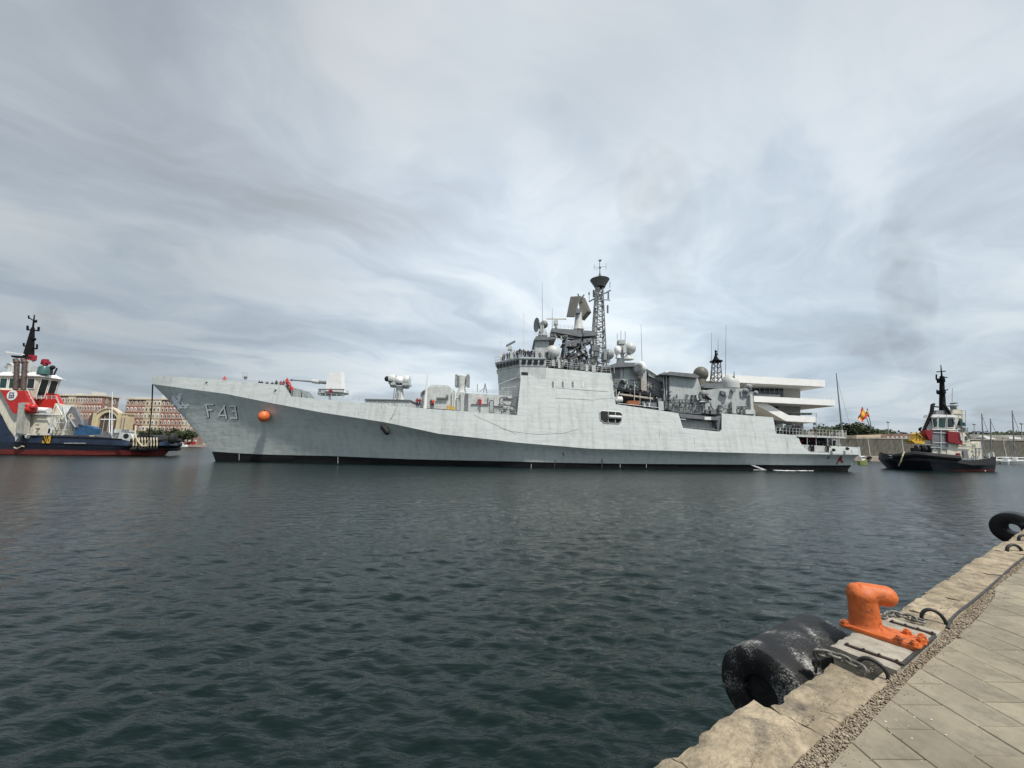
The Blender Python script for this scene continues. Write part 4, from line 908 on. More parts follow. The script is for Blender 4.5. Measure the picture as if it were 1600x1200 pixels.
for (x, y, Yy, of) in [(430, 614, 66, 'navy'), (437, 614.5, 66.2, 'maroon'), (441.5, 615, 65.4, 'maroon')]:
    person(x, y, Yy, of, {'navy': 'sailor in dark clothing peering over the bow bulwark near the others in red', 'maroon': 'sailor in dull red top behind the bow bulwark'}[of], 'stand', R.uniform(-.5, .5), gl)
for (x, y, Yy) in [(446, 618, 64.2), (449, 619.2, 63.8), (452.5, 619.8, 63.6), (455.5, 620, 63.5)]:
    person(x, y, Yy, 'vest', 'sailor in red lifejacket crowded at the step of the bow bulwark', 'rail' if x > 450 else 'stand', R.uniform(-.5, .5), gl)
gl = 'heads showing above the bow bulwark'
for (x, y) in ((403.5, 608.5), (407.5, 608.6), (416, 609.5), (424, 611)):
    person(x, y, 67.6, 'navy', 'sailor in dark clothes whose head shows above the bow bulwark', 'stand', R.uniform(-.5, .5), gl, 1.7)
person(349.5, 601.5, 67.4, 'vest', 'lone sailor in red lifejacket near the tip of the bow', 'stand', .3)
person(515.3, 624.3, 62.9, 'maroon', 'sailor in maroon shirt standing alone beside the white gun turret', 'stand', .2, h=2.1)
person(471, 619.5, 64.5, 'steel', 'sailor in grey bending at the foredeck railing near the gun barrel', 'rail', -.8, h=1.5)
person(651.5, 634.5, 63.4, 'maroon', 'sailor in maroon left of the slanted deck pole', 'stand', 0)
person(655.5, 634.8, 63.6, 'maroon', 'second sailor in maroon nearest the slanted deck pole', 'rail', 0)
person(676.5, 636, 63.6, 'vest', 'sailor in orange red lifejacket beside the white slanted housing', 'reach', 0)
person(673.5, 636.5, 63.7, 'navy', 'sailor in dark clothes between the deck pole and the white slanted housing', 'stand', 0)
gl = 'crew on the warship flight deck'
for (x, y, of) in ((1241, 678.5, 'navy'), (1246, 678.8, 'navy'), (1250, 679.2, 'navy')):
    person(x, y, 63.4, of, 'sailor in black uniform standing at the forward end of the flight deck', 'stand', R.uniform(-.4, .4), gl)
gl = 'crew on the warship quarterdeck'
for (x, y, of) in ((1263, 695.8, 'maroon'), (1268, 696, 'maroon'), (1284, 696.8, 'navy'), (1289, 697, 'navy')):
    person(x, y, 64, of, {'maroon': 'sailor in maroon coveralls under the flight deck, one of a pair', 'navy': 'sailor in dark uniform standing under the flight deck near the stern'}[of].replace('one of a pair', 'nearer the bow' if x < 1265 else 'nearer the stern')+('' if of == 'maroon' else ', left of two' if x < 1286 else ', right of two'), 'stand', R.uniform(-.4, .4), gl, 1.6)
# bow fittings standing free of the bulwark
q = MB(); q.pt([(382.5, 594), (382.5, 586)], 68.6, .05).pt([(378, 590), (387, 590)], 68.6, .03); 
q.tube([P(382.5+4*math.cos(a), 586+4*math.sin(a), 68.6) for a in np.linspace(0, 6.28, 13)], .025, 4); q.pb(381, 588, 384, 592, 68.4, 68.8); obj('bow_antenna', q, M_NAVYD, frig)
q = MB(); q.pt([(349.5, 596), (349.8, 575)], 68.8, .035); obj('jack_staff', q, M_WHITEG, frig)

# ================================================================== TUG AT THE LEFT
def z1(l): return [(a/4.287, 460+b/4.287) for a, b in l]
tl = thing('tugboat', P(60, 710, 90), 'dark blue and cream tug with red funnel casings towing at the left edge', 'tug')
TY0, TY1, TC = 84.6, 95.4, 90.
def tug_hull(parent, curves, YCn, bfun, mats, names):
    # curves: list of photo curves from sheer down to keel; each (pts, half-breadth factor)
    n = 40
    for k in range(len(curves)-1):
        mb = MB(); rows = []
        for (cv, fb) in curves[k:k+2]:
            x0, x1 = cv[0][0], cv[-1][0]; row = []
            for i in range(n):
                px = x0+(x1-x0)*i/(n-1); b = bfun((i/(n-1)))*fb; p = P(px, lerp_curve(cv, px), YCn-b); row.append(p)
            rows.append(row)
        for sg in (0, 1):
            for i in range(n-1):
                mb.quadf([(p.x, p.y if sg == 0 else 2*YCn-p.y, p.z) for p in (rows[0][i], rows[0][i+1], rows[1][i+1], rows[1][i])])
        for i in (0, -1):
            a, c = rows[0][i], rows[1][i]; mb.quadf([a, (a.x, 2*YCn-a.y, a.z), (c.x, 2*YCn-c.y, c.z), c])
        o = obj(names[k], mb, mats[k], parent, smooth=True, weld=True)
        if k == 0: top = rows[0]
    d = MB()
    for i in range(n-1):
        a, c = top[i], top[i+1]; d.quadf([(a.x, a.y, a.z-.5), (c.x, c.y, c.z-.5), (c.x, 2*YCn-c.y, c.z-.5), (a.x, 2*YCn-a.y, a.z-.5)])
    obj('deck', d, M_DECK, parent)
tb_ = lambda f: 5.4*min(1, (1-f)/.20+.015)**.5*min(1, f/.2+.35)**.5
SHE = [(-95, 640), (-30, 642), (0, 645), (12, 668), (23, 683), (30, 680), (100, 680), (150, 682), (190, 686), (205, 690), (258, 688)]
WLt = [(-88, 701.5), (0, 701.8), (60, 702.5), (150, 703), (200, 703), (249, 701)]
MIDt = [(-92, 690), (0, 690), (30, 691), (100, 692), (200, 696), (262, 696)]
BOTt = [(-86, 709), (0, 709.3), (100, 710.5), (200, 711), (243, 710)]
UNDt = [(-84, 716), (0, 716), (100, 717), (240, 717)]
tug_hull(tl, [(SHE, 1), (MIDt, 1.02), (WLt, 1.0), (BOTt, .97), (UNDt, .8)], TC, tb_, [M_BLUEH, mat('lower_hull_dark_blue', (.014, .022, .04), .4, .3, 1.5), M_REDB, M_REDB], ['hull', 'lower_hull', 'boot_topping', 'underwater_hull'])
q = MB(); q.pt([(28, 692.5), (100, 694), (205, 697.5)], 84.2, .16); q.pt([(30, 681), (190, 686)], 84.5, .10); obj('rubbing_strake', q, M_BLACK, tl)
q = MB(); q.pp([(0, 606), (0, 643), (23, 690), (27, 687), (30, 680), (74, 680.5), (74, 648), (20, 646), (4, 612)], 84.8, 88.4); lh = obj('deckhouse', q, M_CREAM, tl)
q = MB(); q.pp([(-90, 640), (-90, 612), (0, 612), (3, 650), (0, 646)], 85, 90); obj('forward_house', q, M_CREAM, tl)
q = MB(); q.pp([(-10, 608.5), (38, 610.5), (46, 626), (53, 641), (53, 645.6), (21, 646), (17, 640), (1, 610)], 83.9, 84.9); rc = obj('red_funnel_casing', q, M_RED, tl)
q = MB(); q.pp([(50, 613), (84, 615), (91, 628), (99, 640), (99, 645), (60, 645)], 89.2, 90.2); obj('red_funnel_casing', q, M_RED, tl)
c = P(19, 617.6, 83.86); q = MB(); q.lathe(c, [(0, 1.12), (-.04, 1.12)], (0, 1, 0), 28); lg = obj('funnel_badge', q, M_WHITE, rc)
q = MB()
def st(a, b, c_, d, w=.13):
    q.box(min(a, c_)-w/2+c.x, max(a, c_)+w/2+c.x, c.y-.10, c.y-.05, min(b, d)-w/2+c.z, max(b, d)+w/2+c.z)
mk = mat('badge_dark_blue', (.05, .05, .12), .5)
for s_ in ((-.5, -.55, -.5, .55), (-.5, .55, .3, .55), (-.5, -.55, .45, -.55), (-.5, .02, .45, .02), (.3, .02, .3, .55), (.45, -.55, .45, .02), (-.15, -.3, .15, -.3)): st(*s_)
obj('badge_letter', q, mk, lg)
q = MB(); q.pp([(28.5, 629.5), (40.5, 628.8), (37, 678), (24, 676)], 83.2, 84.2); obj('grey_fender_board', q, mat('weathered_grey_board', (.40, .39, .35), .7, .15, 2, streak=.3), tl)
q = MB(); q.pp([(22, 676), (29, 681), (24, 690)], 83.6, 84.2).pp([(36, 676), (43, 679), (40, 685)], 83.6, 84.2); obj('board_bracket', q, M_WHITEG, tl)
q = MB(); q.ball(P(48, 640, 83.6), .9, 12).ball(P(52, 636, 83.5), .7, 10).ball(P(44, 634, 83.6), .5, 10); obj('casing_bulge', q, M_RED, rc, smooth=True)
# yellow and black hazard square
q = MB(); q.pp([(67.5, 680.3), (78.5, 680.3), (76.5, 692.5), (65.5, 692.5)], 84.22, 84.4); hz_ = obj('hazard_panel', q, M_YELL, tl)
for k in range(4):
    q = MB(); a = 66.5+k*3
    q.pp([(a, 680.4), (a+1.5, 680.4), (min(78, a+3.2), 687), (min(77, a+3.2), 690)], 84.16, 84.21) if k < 3 else q.pp([(66, 686), (66.5, 684), (72.5, 692.4), (70.5, 692.4)], 84.16, 84.21)
    obj('hazard_stripe', q, M_BLACK, hz_)
# doors and details of the lower house
for (x0, y0, x1, y1, m_) in ((55.5, 663, 58.5, 665, M_NAVYD), (56, 669, 60, 671, M_BROWN), (74, 670, 79, 677, M_WHITE), (76.5, 651, 80, 680, M_WHITEG)):
    q = MB(); q.pb(x0, y0, x1, y1, 84, 84.3); obj('deckhouse_fitting', q, m_, lh)
q = MB(); q.pt([(40, 646.5), (98, 648.5)], 84.1, .14); obj('deck_edge_beam', q, M_WHITEG, lh)
# wheelhouse
WX = P(57, 605, 87.4).x; WZ0, WZ1 = P(57, 622, 87.4).z, P(57, 588, 87.4).z; WL = P(-2, 605, 87.4).x
q = MB(); q.plan([(WL, 87.4), (WX, 87.4), (WX, 91.2), (WL, 91.2)], WZ0, WZ1, [(WL-.6, 87.1), (WX+.5, 87.1), (WX+.5, 91.5), (WL-.6, 91.5)]); wh = obj('wheelhouse', q, M_CREAM, tl)
q = MB(); q.plan([(WL-.9, 86.8), (WX+.8, 86.8), (WX+.8, 91.8), (WL-.9, 91.8)], WZ1, WZ1+.95, [(WL, 87.6), (WX-.4, 87.6), (WX-.4, 91), (WL, 91)]); q.plan([(WL-1, 86.7), (WX+.95, 86.7), (WX+.95, 91.9), (WL-1, 91.9)], WZ1-.1, WZ1+.08); obj('wheelhouse_roof', q, M_WHITE, wh)
def tw_win(face, u0, u1, v0, v1, m_):
    zz0 = WZ0+(WZ1-WZ0)*v0; zz1 = WZ0+(WZ1-WZ0)*v1; q = MB()
    if face == 'side':
        k0, k1 = .3*v0, .3*v1; pts = [(WL+(WX-WL)*u0, 87.4-k0-.03, zz0), (WL+(WX-WL)*u1, 87.4-k0-.03, zz0), (WL+(WX-WL)*u1, 87.4-k1-.03, zz1), (WL+(WX-WL)*u0, 87.4-k1-.03, zz1)]; ex = (0, .05, 0)
    else:
        k0, k1 = .5*v0, .5*v1; pts = [(WX+k0+.03, 87.4+3.8*u0, zz0), (WX+k0+.03, 87.4+3.8*u1, zz0), (WX+k1+.03, 87.4+3.8*u1, zz1), (WX+k1+.03, 87.4+3.8*u0, zz1)]; ex = (-.05, 0, 0)
    q.prism(pts, ex); w_ = obj('wheelhouse_window', q, m_, wh)
    q = MB(); pts = [Vector(p)-Vector(ex) for p in pts]; q.tube(pts+pts[:1], .07); obj('window_frame', q, M_WHITE, w_)
for u0, u1 in ((.04, .24), (.29, .48), (.53, .72), (.77, .97)): tw_win('side', u0, u1, .42, .88, M_TEAL if u0 < .7 else M_GLASS)
for u0, u1 in ((.05, .46), (.54, .95)): tw_win('aft', u0, u1, .06, .90, M_GLASS)
for px0 in (22.5, 34.5):
    q = MB(); q.cyl(P(px0+1.8, 609, 85.2), P(px0+4.2, 566, 85.4), .42, .42, 10).cyl(P(px0+4.2, 567, 85.4), P(px0+1.2, 561, 85.4), .55, .40, 10); obj('exhaust_pipe', q, M_BROWN, tl, smooth=True)
q = MB(); q.pp([(17, 555), (40, 556.5), (42, 559), (18, 558)], 85.6, 86.6); obj('mast_crossbeam', q, M_BLACK, tl)
q = MB(); q.cyl(P(44, 560, 89), P(51.5, 512, 89), .95, .30, 8).cyl(P(51.5, 512, 89), P(53.8, 492, 89), .2, .1, 7)
q.pt([(42.5, 515), (60.5, 517)], 89, .16).pt([(43, 516), (43, 509)], 89, .22).pt([(59.8, 517), (60.5, 511)], 89, .22).pt([(45, 496), (56.5, 504)], 89, .12).pt([(45, 498), (44.6, 493)], 89, .15).pt([(49, 544), (57.5, 545), (57.8, 538)], 89, .18).pt([(44, 543), (37, 540), (37, 536)], 89, .18).pt([(52, 503), (58, 500)], 89, .10)
q.ball(P(55, 502, 89), .35, 8).ball(P(53, 530, 89), .4, 8)
mt = obj('mast', q, M_BLACK, tl)
q = MB(); q.pp([(36, 554), (52, 554.5), (51, 562), (44, 565), (35, 561)], 88.4, 89.2).pb(38, 550, 41, 555, 88.3, 89); obj('mast_foot', q, mat('crimson_paint', (.30, .012, .03), .5), mt)
q = MB(); q.pp([(8, 548.5), (34, 552.5), (34, 554), (10, 551)], 87, 87.5); obj('radar_scanner', q, M_WHITE, tl)
q = MB(); q.pp([(38, 590), (42, 562), (46, 563), (43, 590)], 88, 88.6); q.pb(48, 572, 55, 588, 88, 89).pb(60, 571, 63, 588, 87.6, 88).pb(11, 571, 17, 586, 88, 89); q.ball(P(15, 572, 89), .8, 12); obj('mast_pedestal', q, M_WHITEG, tl)
q = MB(); q.lathe(P(68, 585, 88), [(0, 1.1), (1.6, 1.05), (1.9, .8)], n=14); mo = obj('fire_monitor_base', q, mat('green_glass_housing', (.05, .13, .12), .3), tl, smooth=True)
q = MB(); q.ball(P(70, 565, 88), .62, 12).cyl(P(65, 568, 88), P(77, 567, 88), .28, .4, 10).cyl(P(71, 571, 88), P(71, 562, 88), .45, .6, 10); obj('fire_monitor', q, mat('crimson_paint', (.3, .012, .03), .5), mo, smooth=True)
q = MB(); q.pt([(80, 586), (80.5, 575), (83, 573)], 87, .25).pt([(84, 586), (89, 575)], 87, .16); q.ball(P(82, 574, 87), .5, 10); obj('searchlight', q, M_DARK, tl)
railing('wheelhouse_railing', [(57, 624), (88, 624), (97, 647)], 84.4, 6, 8, tl, r=.05)
railing('bridge_deck_railing', [(42, 611), (57, 641)], 84, 5, 6, tl, r=.05, rails=2)
q = MB(); q.cyl(P(59, 640.5, 84.6), P(77, 641.5, 84.6), .62, .62, 12); obj('liferaft_canister', q, M_WHITE, tl, smooth=True)
q = MB(); q.pp([(80, 650), (86, 630), (98, 632), (104, 680), (80, 680)], 87.6, 88.4); obj('after_house', q, M_CREAM, tl)
q = MB()
for s_ in ([(82, 650), (88, 632), (97, 648), (90, 668)], [(84, 680), (92, 650)], [(98, 634), (104, 660), (98, 680)], [(82, 660), (100, 661)], [(80, 672), (104, 672)]): q.pt(s_, 85.6, .11)
obj('ladder_frame', q, M_WHITEG, tl)
q = MB(); q.pb(99, 665, 112, 679.5, 86.8, 87.8); obj('winch_house', q, M_CREAM, tl)
q = MB(); q.lathe(P(104, 640, 86.4), [(-.4, 1.0), (-.32, 1.0), (-.28, .5), (.28, .5), (.32, 1.0), (.4, 1.0)], (.55, -.8, .1), 18); obj('hose_reel', q, M_WHITEG, tl, smooth=False)
q = MB(); q.pp([(108, 640), (112, 635), (117, 637), (127, 658), (128, 664), (123, 663)], 86, 86.5).pt([(106, 650), (118, 668)], 86, .22).pt([(112, 636), (104, 650), (108, 668)], 86, .14).pb(108, 655, 122, 668, 86, 88); obj('deck_crane', q, M_NAVYD, tl)
q = MB(); q.pp([(115, 680), (117, 672), (121, 666), (134, 664.5), (142, 667), (149, 670), (147, 680)], 86.2, 87.6); obj('tarpaulin_cover', q, M_TARP, tl, smooth=False)
rr = random.Random(12); q = MB(); q2 = MB(); q3 = MB()
for i in range(34):
    x = rr.uniform(148, 206); y = rr.uniform(670, 684); (q, q2, q3)[i % 3].pb(x, y, x+rr.uniform(2, 7), 689, 87+rr.random()*2, 90)
tag(obj('winch_gear', q, M_GREYM, tl), kind='stuff'); tag(obj('deck_fittings', q2, M_WHITEG, tl), kind='stuff'); tag(obj('deck_lockers', q3, M_NAVYD, tl), kind='stuff')
q = MB(); q.pp([(182, 692), (187, 676), (204, 678), (209, 690), (206, 692)], 86.4, 87.8); tw = obj('towing_winch', q, M_WHITEG, tl)
q = MB(); q.lathe(P(197, 681.5, 85.5), [(0, .6), (-.1, .55)], (0, 1, 0), 14); obj('winch_eye', q, M_DARK, tw)
q = MB(); q.pt([(168, 690), (172, 676), (178, 690)], 85.4, .2).pb(147, 679, 161, 683, 85, 86); obj('bollard_frame', q, M_NAVYD, tl)
for x, y0, lab in ((175.5, 612, 0), (171.5, 640, 0)):
    q = MB(); q.cyl(P(x-1, 688, 86), P(x, y0, 86), .12, .05, 6); obj('light_mast', q, M_WHITE, tl)
# stern fenders: stacked rubber rolls with rope lashings
q = MB(); q.pp([(205, 691), (207, 681), (226, 679), (240, 681), (244, 686), (244, 694), (205, 694)], 87, 92); obj('stern_fender_bed', q, M_RUBBER, tl)
q = MB()
def arc_band(yy, r, x0=206, x1=276):
    pts = []
    for i in range(26):
        f = i/25; px = x0+(x1-x0)*(1-(1-f)**2.0) if False else x0+(x1-x0)*f; b = tb_(.79+.21*f)+.35; pts.append(P(px, yy, TC-b))
    far = [Vector((p.x, 2*TC-p.y, p.z)) for p in reversed(pts)]
    q.sweep(pts+far, r, 10)
arc_band(688, .45, 206, 252); arc_band(695, .55, 205, 251); arc_band(702, .45, 206, 243); obj('stern_fender', q, M_RUBBER, tl, smooth=True)
q = MB(); q.ball(P(270, 685, 90), 1.0, 14, (.8, 1, 1.3)); obj('corner_fender', q, M_RUBBER, tl, smooth=True)
for i in range(9):
    x = 208+i*4.6; b = tb_(.79+.21*(x-206)/57)+.9; q = MB(); p = P(x, 690, TC-b); q.sweep([P(x, 684, TC-b+.4), P(x+.4, 688, TC-b-.12), P(x+.6, 692.5, TC-b-.05), P(x+.4, 696.5, TC-b-.15), P(x, 700, TC-b+.1)], .12, 6); obj('fender_lashing', q, M_ROPE, tl)
q = MB(); q.sweep([P(212, 665, 85), P(211, 680, 84), P(216, 690, 83.7), P(222, 697, 83.6), P(229, 697, 83.7), P(233, 689, 84)], .16, 7); obj('hanging_rope', q, M_ROPE, tl)
q = MB(); q.sweep([P(22+4*i, 699+2*math.sin(i*1.4), 84.3) for i in range(5)], .14, 6); obj('loose_line', q, M_ROPE, tl)
q = MB(); q.pt([(100, 692.5), (134, 692.6)], 84.3, .06); obj('hull_lettering_trace', q, M_WHITEG, tl)
# towing line from bow of the frigate down to the tug
q = MB(); q.sweep([P(238.5, 601, YC), P(237.6, 630, 74), P(235.6, 655, 79), P(232, 684, 86)], .11, 6); o = obj('towing_rope', q, M_DARK); tag(o, 'dark towing rope running down from the warship bow tip to the left tug', 'rope')

# ================================================================== TUG AT THE RIGHT
tr = thing('tugboat', P(1478, 738, 73), 'black hulled tug with red casings and tall black mast following at the right', 'tug')
bf2 = lambda f: 4.6*min(1, f/.34+.004)**.7*min(1, (1-f)/.25+.45)**.5
tug_hull(tr, [([(1397, 713), (1412, 708.5), (1432, 707.5), (1490, 713), (1500, 718), (1520, 719), (1540, 717), (1556.5, 714)], 1), ([(1399, 720), (1420, 719), (1490, 722), (1520, 727), (1556, 726)], 1.03), ([(1410, 733.2), (1440, 735.6), (1470, 736.4), (1500, 734), (1530, 733), (1555, 733.5)], .93), ([(1412, 734.5), (1440, 737.5), (1480, 739.5), (1520, 739), (1554, 736.5)], .88), ([(1416, 744), (1480, 748), (1550, 746)], .6)], 73, bf2, [M_RUBBER, mat('black_tug_hull', (.012, .014, .02), .4, .3), mat('dark_red_boot', (.14, .02, .02), .5, .3), M_REDB], ['bulwark', 'hull', 'boot_topping', 'underwater_hull'])
q = MB()
def band2(yc, r, f0, f1, x0, x1):
    pts = [P(x0+(x1-x0)*(f-f0)/(f1-f0), lerp_curve(yc, x0+(x1-x0)*(f-f0)/(f1-f0)), 73-bf2(f)-.15) for f in np.linspace(f0, f1, 18)]
    q.sweep(pts, r, 8)
band2([(1397, 713.5), (1430, 709.5), (1500, 716)], .5, .005, .62, 1397.5, 1498); obj('bow_fender', q, M_RUBBER, tr, smooth=True)
q = MB(); q.sweep([P(1413, 706, 69.5), P(1410, 713, 69.2), P(1407, 722, 69.4), P(1404, 728, 70)], .10, 6); obj('bow_rope', q, M_ROPE, tr)
q = MB(); q.pp([(1442, 712), (1443, 699), (1450, 695), (1470, 695), (1490, 697), (1492, 714)], 71, 72.6); obj('foredeck_house', q, M_GREYM, tr)
q = MB()
for x in (1436, 1447): q.lathe(P(x, 702, 70.2), [(-.4, .75), (-.3, .75), (-.25, .4), (.25, .4), (.3, .75), (.4, .75)], (1, -.4, 0), 12)
q.pb(1432, 700, 1452, 708, 70.6, 71.6); obj('anchor_winch', q, M_DARK, tr)
q = MB(); q.pt([(1450, 699), (1470, 700), (1470, 710)], 70, .12).pt([(1456, 707), (1462, 698)], 70, .1).pt([(1440, 694), (1466, 696)], 70, .07); obj('foredeck_rail', q, M_GREYM, tr)
q = MB(); q.pp([(1456, 712), (1458, 672), (1484, 672), (1507, 676), (1517, 690), (1522, 716), (1496, 716)], 70.2, 72); hs = obj('deckhouse', q, M_CREAM, tr)
q = MB(); q.pp([(1522, 716), (1519, 692), (1533, 690), (1536, 718)], 70.6, 72); obj('after_house', q, M_CREAM, tr)
q = MB(); q.pp([(1456, 700), (1456, 670), (1482, 670), (1482, 702)], 70.0, 70.18); obj('dark_front_bay', q, M_NAVYD, hs)
for pts_ in ([(1446, 672.5), (1457, 671.5), (1457, 688), (1451, 686)], [(1481, 674), (1504, 675.5), (1504, 695), (1482, 690.5)]):
    q = MB(); q.pp(pts_, 69.6, 70.6); obj('red_funnel_casing', q, mat('deep_red_paint', (.22, .012, .02), .45, .15, 2), tr)
q = MB(); q.pb(1500.8, 676, 1503.2, 688, 69.45, 69.6); obj('casing_mark', q, M_WHITEG, tr)
q = MB(); q.pb(1497, 708, 1501, 716, 69.9, 70.2).pb(1440, 700, 1442, 712, 70.3, 70.5); obj('red_locker', q, M_MAROON, hs)
for (x0, y0, x1, y1) in ((1510.5, 681.5, 1513, 687.5), (1506, 704, 1513, 716), (1519, 715, 1521, 719)):
    q = MB(); q.pb(x0, y0, x1, y1, 69.98, 70.18); obj('doorway', q, M_NAVYD, hs)
q = MB()
for s_ in ([(1497, 697), (1518, 698)], [(1506, 690), (1514, 690)], [(1521, 700), (1534, 701)], [(1523, 706), (1534, 706)], [(1525, 700), (1525, 716)], [(1530, 700), (1530, 716)], [(1520, 684), (1534, 684)], [(1533, 682), (1536, 718)]): q.pt(s_, 69.9, .08)
tag(obj('house_pipework', q, M_GREYM, hs), kind='stuff')
q = MB(); q.pp([(1456, 671), (1456, 655), (1459, 650), (1494, 651), (1498, 656), (1492, 672)], 70.8, 71.8); wh2 = obj('wheelhouse', q, M_WHITEG, tr)
q = MB(); q.pp([(1457, 652), (1460, 647.5), (1492, 648.5), (1495, 652)], 70.4, 72.2); obj('wheelhouse_roof', q, M_WHITE, wh2)
for pts_, m_ in (([(1456, 654), (1463.5, 653.5), (1465, 668), (1458, 668)], M_GLASS), ([(1464.5, 653.5), (1478, 653.5), (1477, 669), (1466, 669)], M_TEAL), ([(1479.5, 653.5), (1492, 654), (1490, 668), (1479, 669)], M_GLASS)):
    q = MB(); q.pp(pts_, 70.62, 70.78); w_ = obj('wheelhouse_window', q, m_, wh2)
    q = MB(); q.pt(pts_+[pts_[0]], 70.6, .07); obj('window_frame', q, M_WHITEG, w_)
q = MB(); q.pt([(1464, 671), (1466, 650), (1464, 712)], 70.2, .07).pt([(1479.5, 648), (1480, 712)], 70.1, .06).pt([(1470, 670), (1470, 712)], 69.9, .07).pt([(1456, 671), (1494, 672)], 69.9, .12).pt([(1458, 676), (1482, 677)], 69.9, .06).pt([(1458, 692), (1482, 692)], 69.9, .06); obj('front_ladder', q, M_WHITEG, tr)
q = MB(); q.sweep([P(1441, 675, 71), P(1449, 660, 71), P(1456, 642, 71), P(1457, 633, 71.2), P(1459, 631.5, 71.6)], [.28, .28, .28, .28, .22], 10).cyl(P(1443, 671, 71), P(1441, 673, 71), .6, .6); obj('exhaust_pipe', q, M_BLACK, tr, smooth=True)
q = MB(); q.sweep([P(1493, 674, 71), P(1490, 660, 71), P(1483, 645, 71.2), P(1476, 634, 71.6), P(1474, 629, 72)], [.20, .22, .26, .26, .22], 10); obj('exhaust_pipe', q, M_BLACK, tr, smooth=True)
q = MB(); q.pt([(1439, 674), (1447, 655), (1452, 643)], 70.6, .06).pt([(1494, 668), (1486, 644)], 70.5, .06); obj('pipe_guard', q, M_WHITEG, tr)
q = MB(); q.cyl(P(1473, 650, 73), P(1471.5, 588, 73), .52, .30, 8).cyl(P(1471.5, 588, 73), P(1470, 570, 73), .16, .06, 6)
q.pt([(1463.5, 581), (1477, 580)], 73, .10).pt([(1463, 585), (1463, 593), (1471, 593)], 73, .12).pt([(1470, 588), (1480, 590)], 73, .10).pt([(1463, 613), (1475, 611), (1481, 608.5)], 73, .10).pb(1474, 609, 1478, 615, 72.4, 73.6).pb(1474, 590, 1477, 597, 72.4, 73.6).pt([(1457, 635), (1466, 636)], 73, .13).pt([(1464, 613), (1464, 609)], 73, .1)
obj('mast', q, M_BLACK, tr)
q = MB(); q.pp([(1462, 651), (1463, 641), (1489, 642), (1490, 652)], 71.6, 72.4); obj('mast_foot', q, M_NAVYD, tr)
q = MB(); q.pp([(1487, 652), (1489, 640), (1505, 640), (1506, 668), (1497, 670)], 71.4, 72.4); obj('aft_control_cabin', q, M_CREAM, tr)
q = MB(); q.pb(1490, 633, 1498, 634.5, 72, 73).pb(1493, 629, 1497, 631, 72, 73).pb(1494, 634, 1496, 641, 72, 73); q.pt([(1487.5, 636), (1488, 607)], 72, .04); obj('radar_scanner', q, M_GREYM, tr)
q = MB(); q.pt([(1495, 640), (1509, 641), (1509, 660)], 71, .06).pt([(1495, 646), (1509, 647)], 71, .05).pt([(1497, 653), (1509, 654)], 71, .05).pt([(1503, 640), (1503, 668)], 71, .05); obj('cabin_railing', q, M_WHITEG, tr)
q = MB(); q.pb(1500, 655, 1504, 664, 70.9, 71.4).pb(1505, 660, 1509, 666, 71, 72); obj('cabin_window', q, M_TEAL, tr)
q = MB(); q.ball(P(1505, 669, 71), .4, 10).pb(1507, 671, 1511, 676, 71, 72).pt([(1500, 676), (1513, 677)], 70.6, .08).pt([(1512, 677), (1512, 668)], 71, .06); obj('searchlight', q, M_GREYM, tr)
q = MB(); q.pp([(1425, 692), (1432, 690), (1444, 690), (1447, 686), (1434, 676), (1431, 678), (1430, 686)], 70.2, 71.2).pp([(1424, 688), (1447, 690), (1444, 693.5), (1430, 693)], 70, 71.4); cr = obj('yellow_crane', q, M_YELL, tr)
q = MB(); q.pt([(1432, 677), (1446, 687)], 70.1, .14).pt([(1434, 678), (1432, 690)], 70.1, .1).pt([(1440, 682), (1437, 690)], 70.1, .1); obj('crane_brace', q, mat('dark_yellow_paint', (.32, .19, .03), .6), cr)
q = MB(); q.pt([(1500, 717), (1540, 716)], 69.6, .06)
for i in range(8): q.pt([(1500+6*i, 720), (1500+6*i, 713)], 69.6, .04)
obj('bulwark_rail', q, M_GREYM, tr)
q = MB(); q.pp([(1526, 722), (1529, 722), (1532, 712), (1530, 712)], 69, 69.3).pb(1545, 708, 1547, 718, 70, 70.4).pb(1552, 706, 1554, 716, 70.5, 71); obj('mooring_post', q, M_WHITEG, tr)
q = MB(); q.ball(P(1538, 735.5, 69.2), .18, 8); obj('hull_anode', q, M_CREAM, tr)
# ================================================================== SHORES
M_QUAYW = mat('old_quay_concrete', (.36, .32, .27), .85, .15, .5, streak=.2)
M_PINKQ = mat('pinkish_quay_concrete', (.40, .33, .29), .85, .12, .4, streak=.2)
M_ASPH = mat('asphalt', (.06, .06, .06), .9, .2, .3)
M_EARTH = mat('dry_ground', (.20, .18, .14), .9, .2, .1)
# left far shore
q = MB(); q.box(-520, -60, 236, 900, -3, 1.0); o = obj('left_shore_ground', q, M_EARTH); tag(o, kind='structure')
q = MB(); q.box(-420, -130, 235, 236, -3, 1.15); o = obj('far_quay_wall', q, M_PINKQ); tag(o, 'low pinkish quay edge on the far shore behind the bow', 'quay wall')
q = MB(); q.box(-60, 900, 132, 900, -3, .9); o = obj('right_shore_ground', q, M_EARTH); tag(o, kind='structure')
q = MB()
q.box(-4000, 4000, 900, 3000, -3, 1.5); o = obj('far_ground', q, M_EARTH); tag(o, kind='structure')

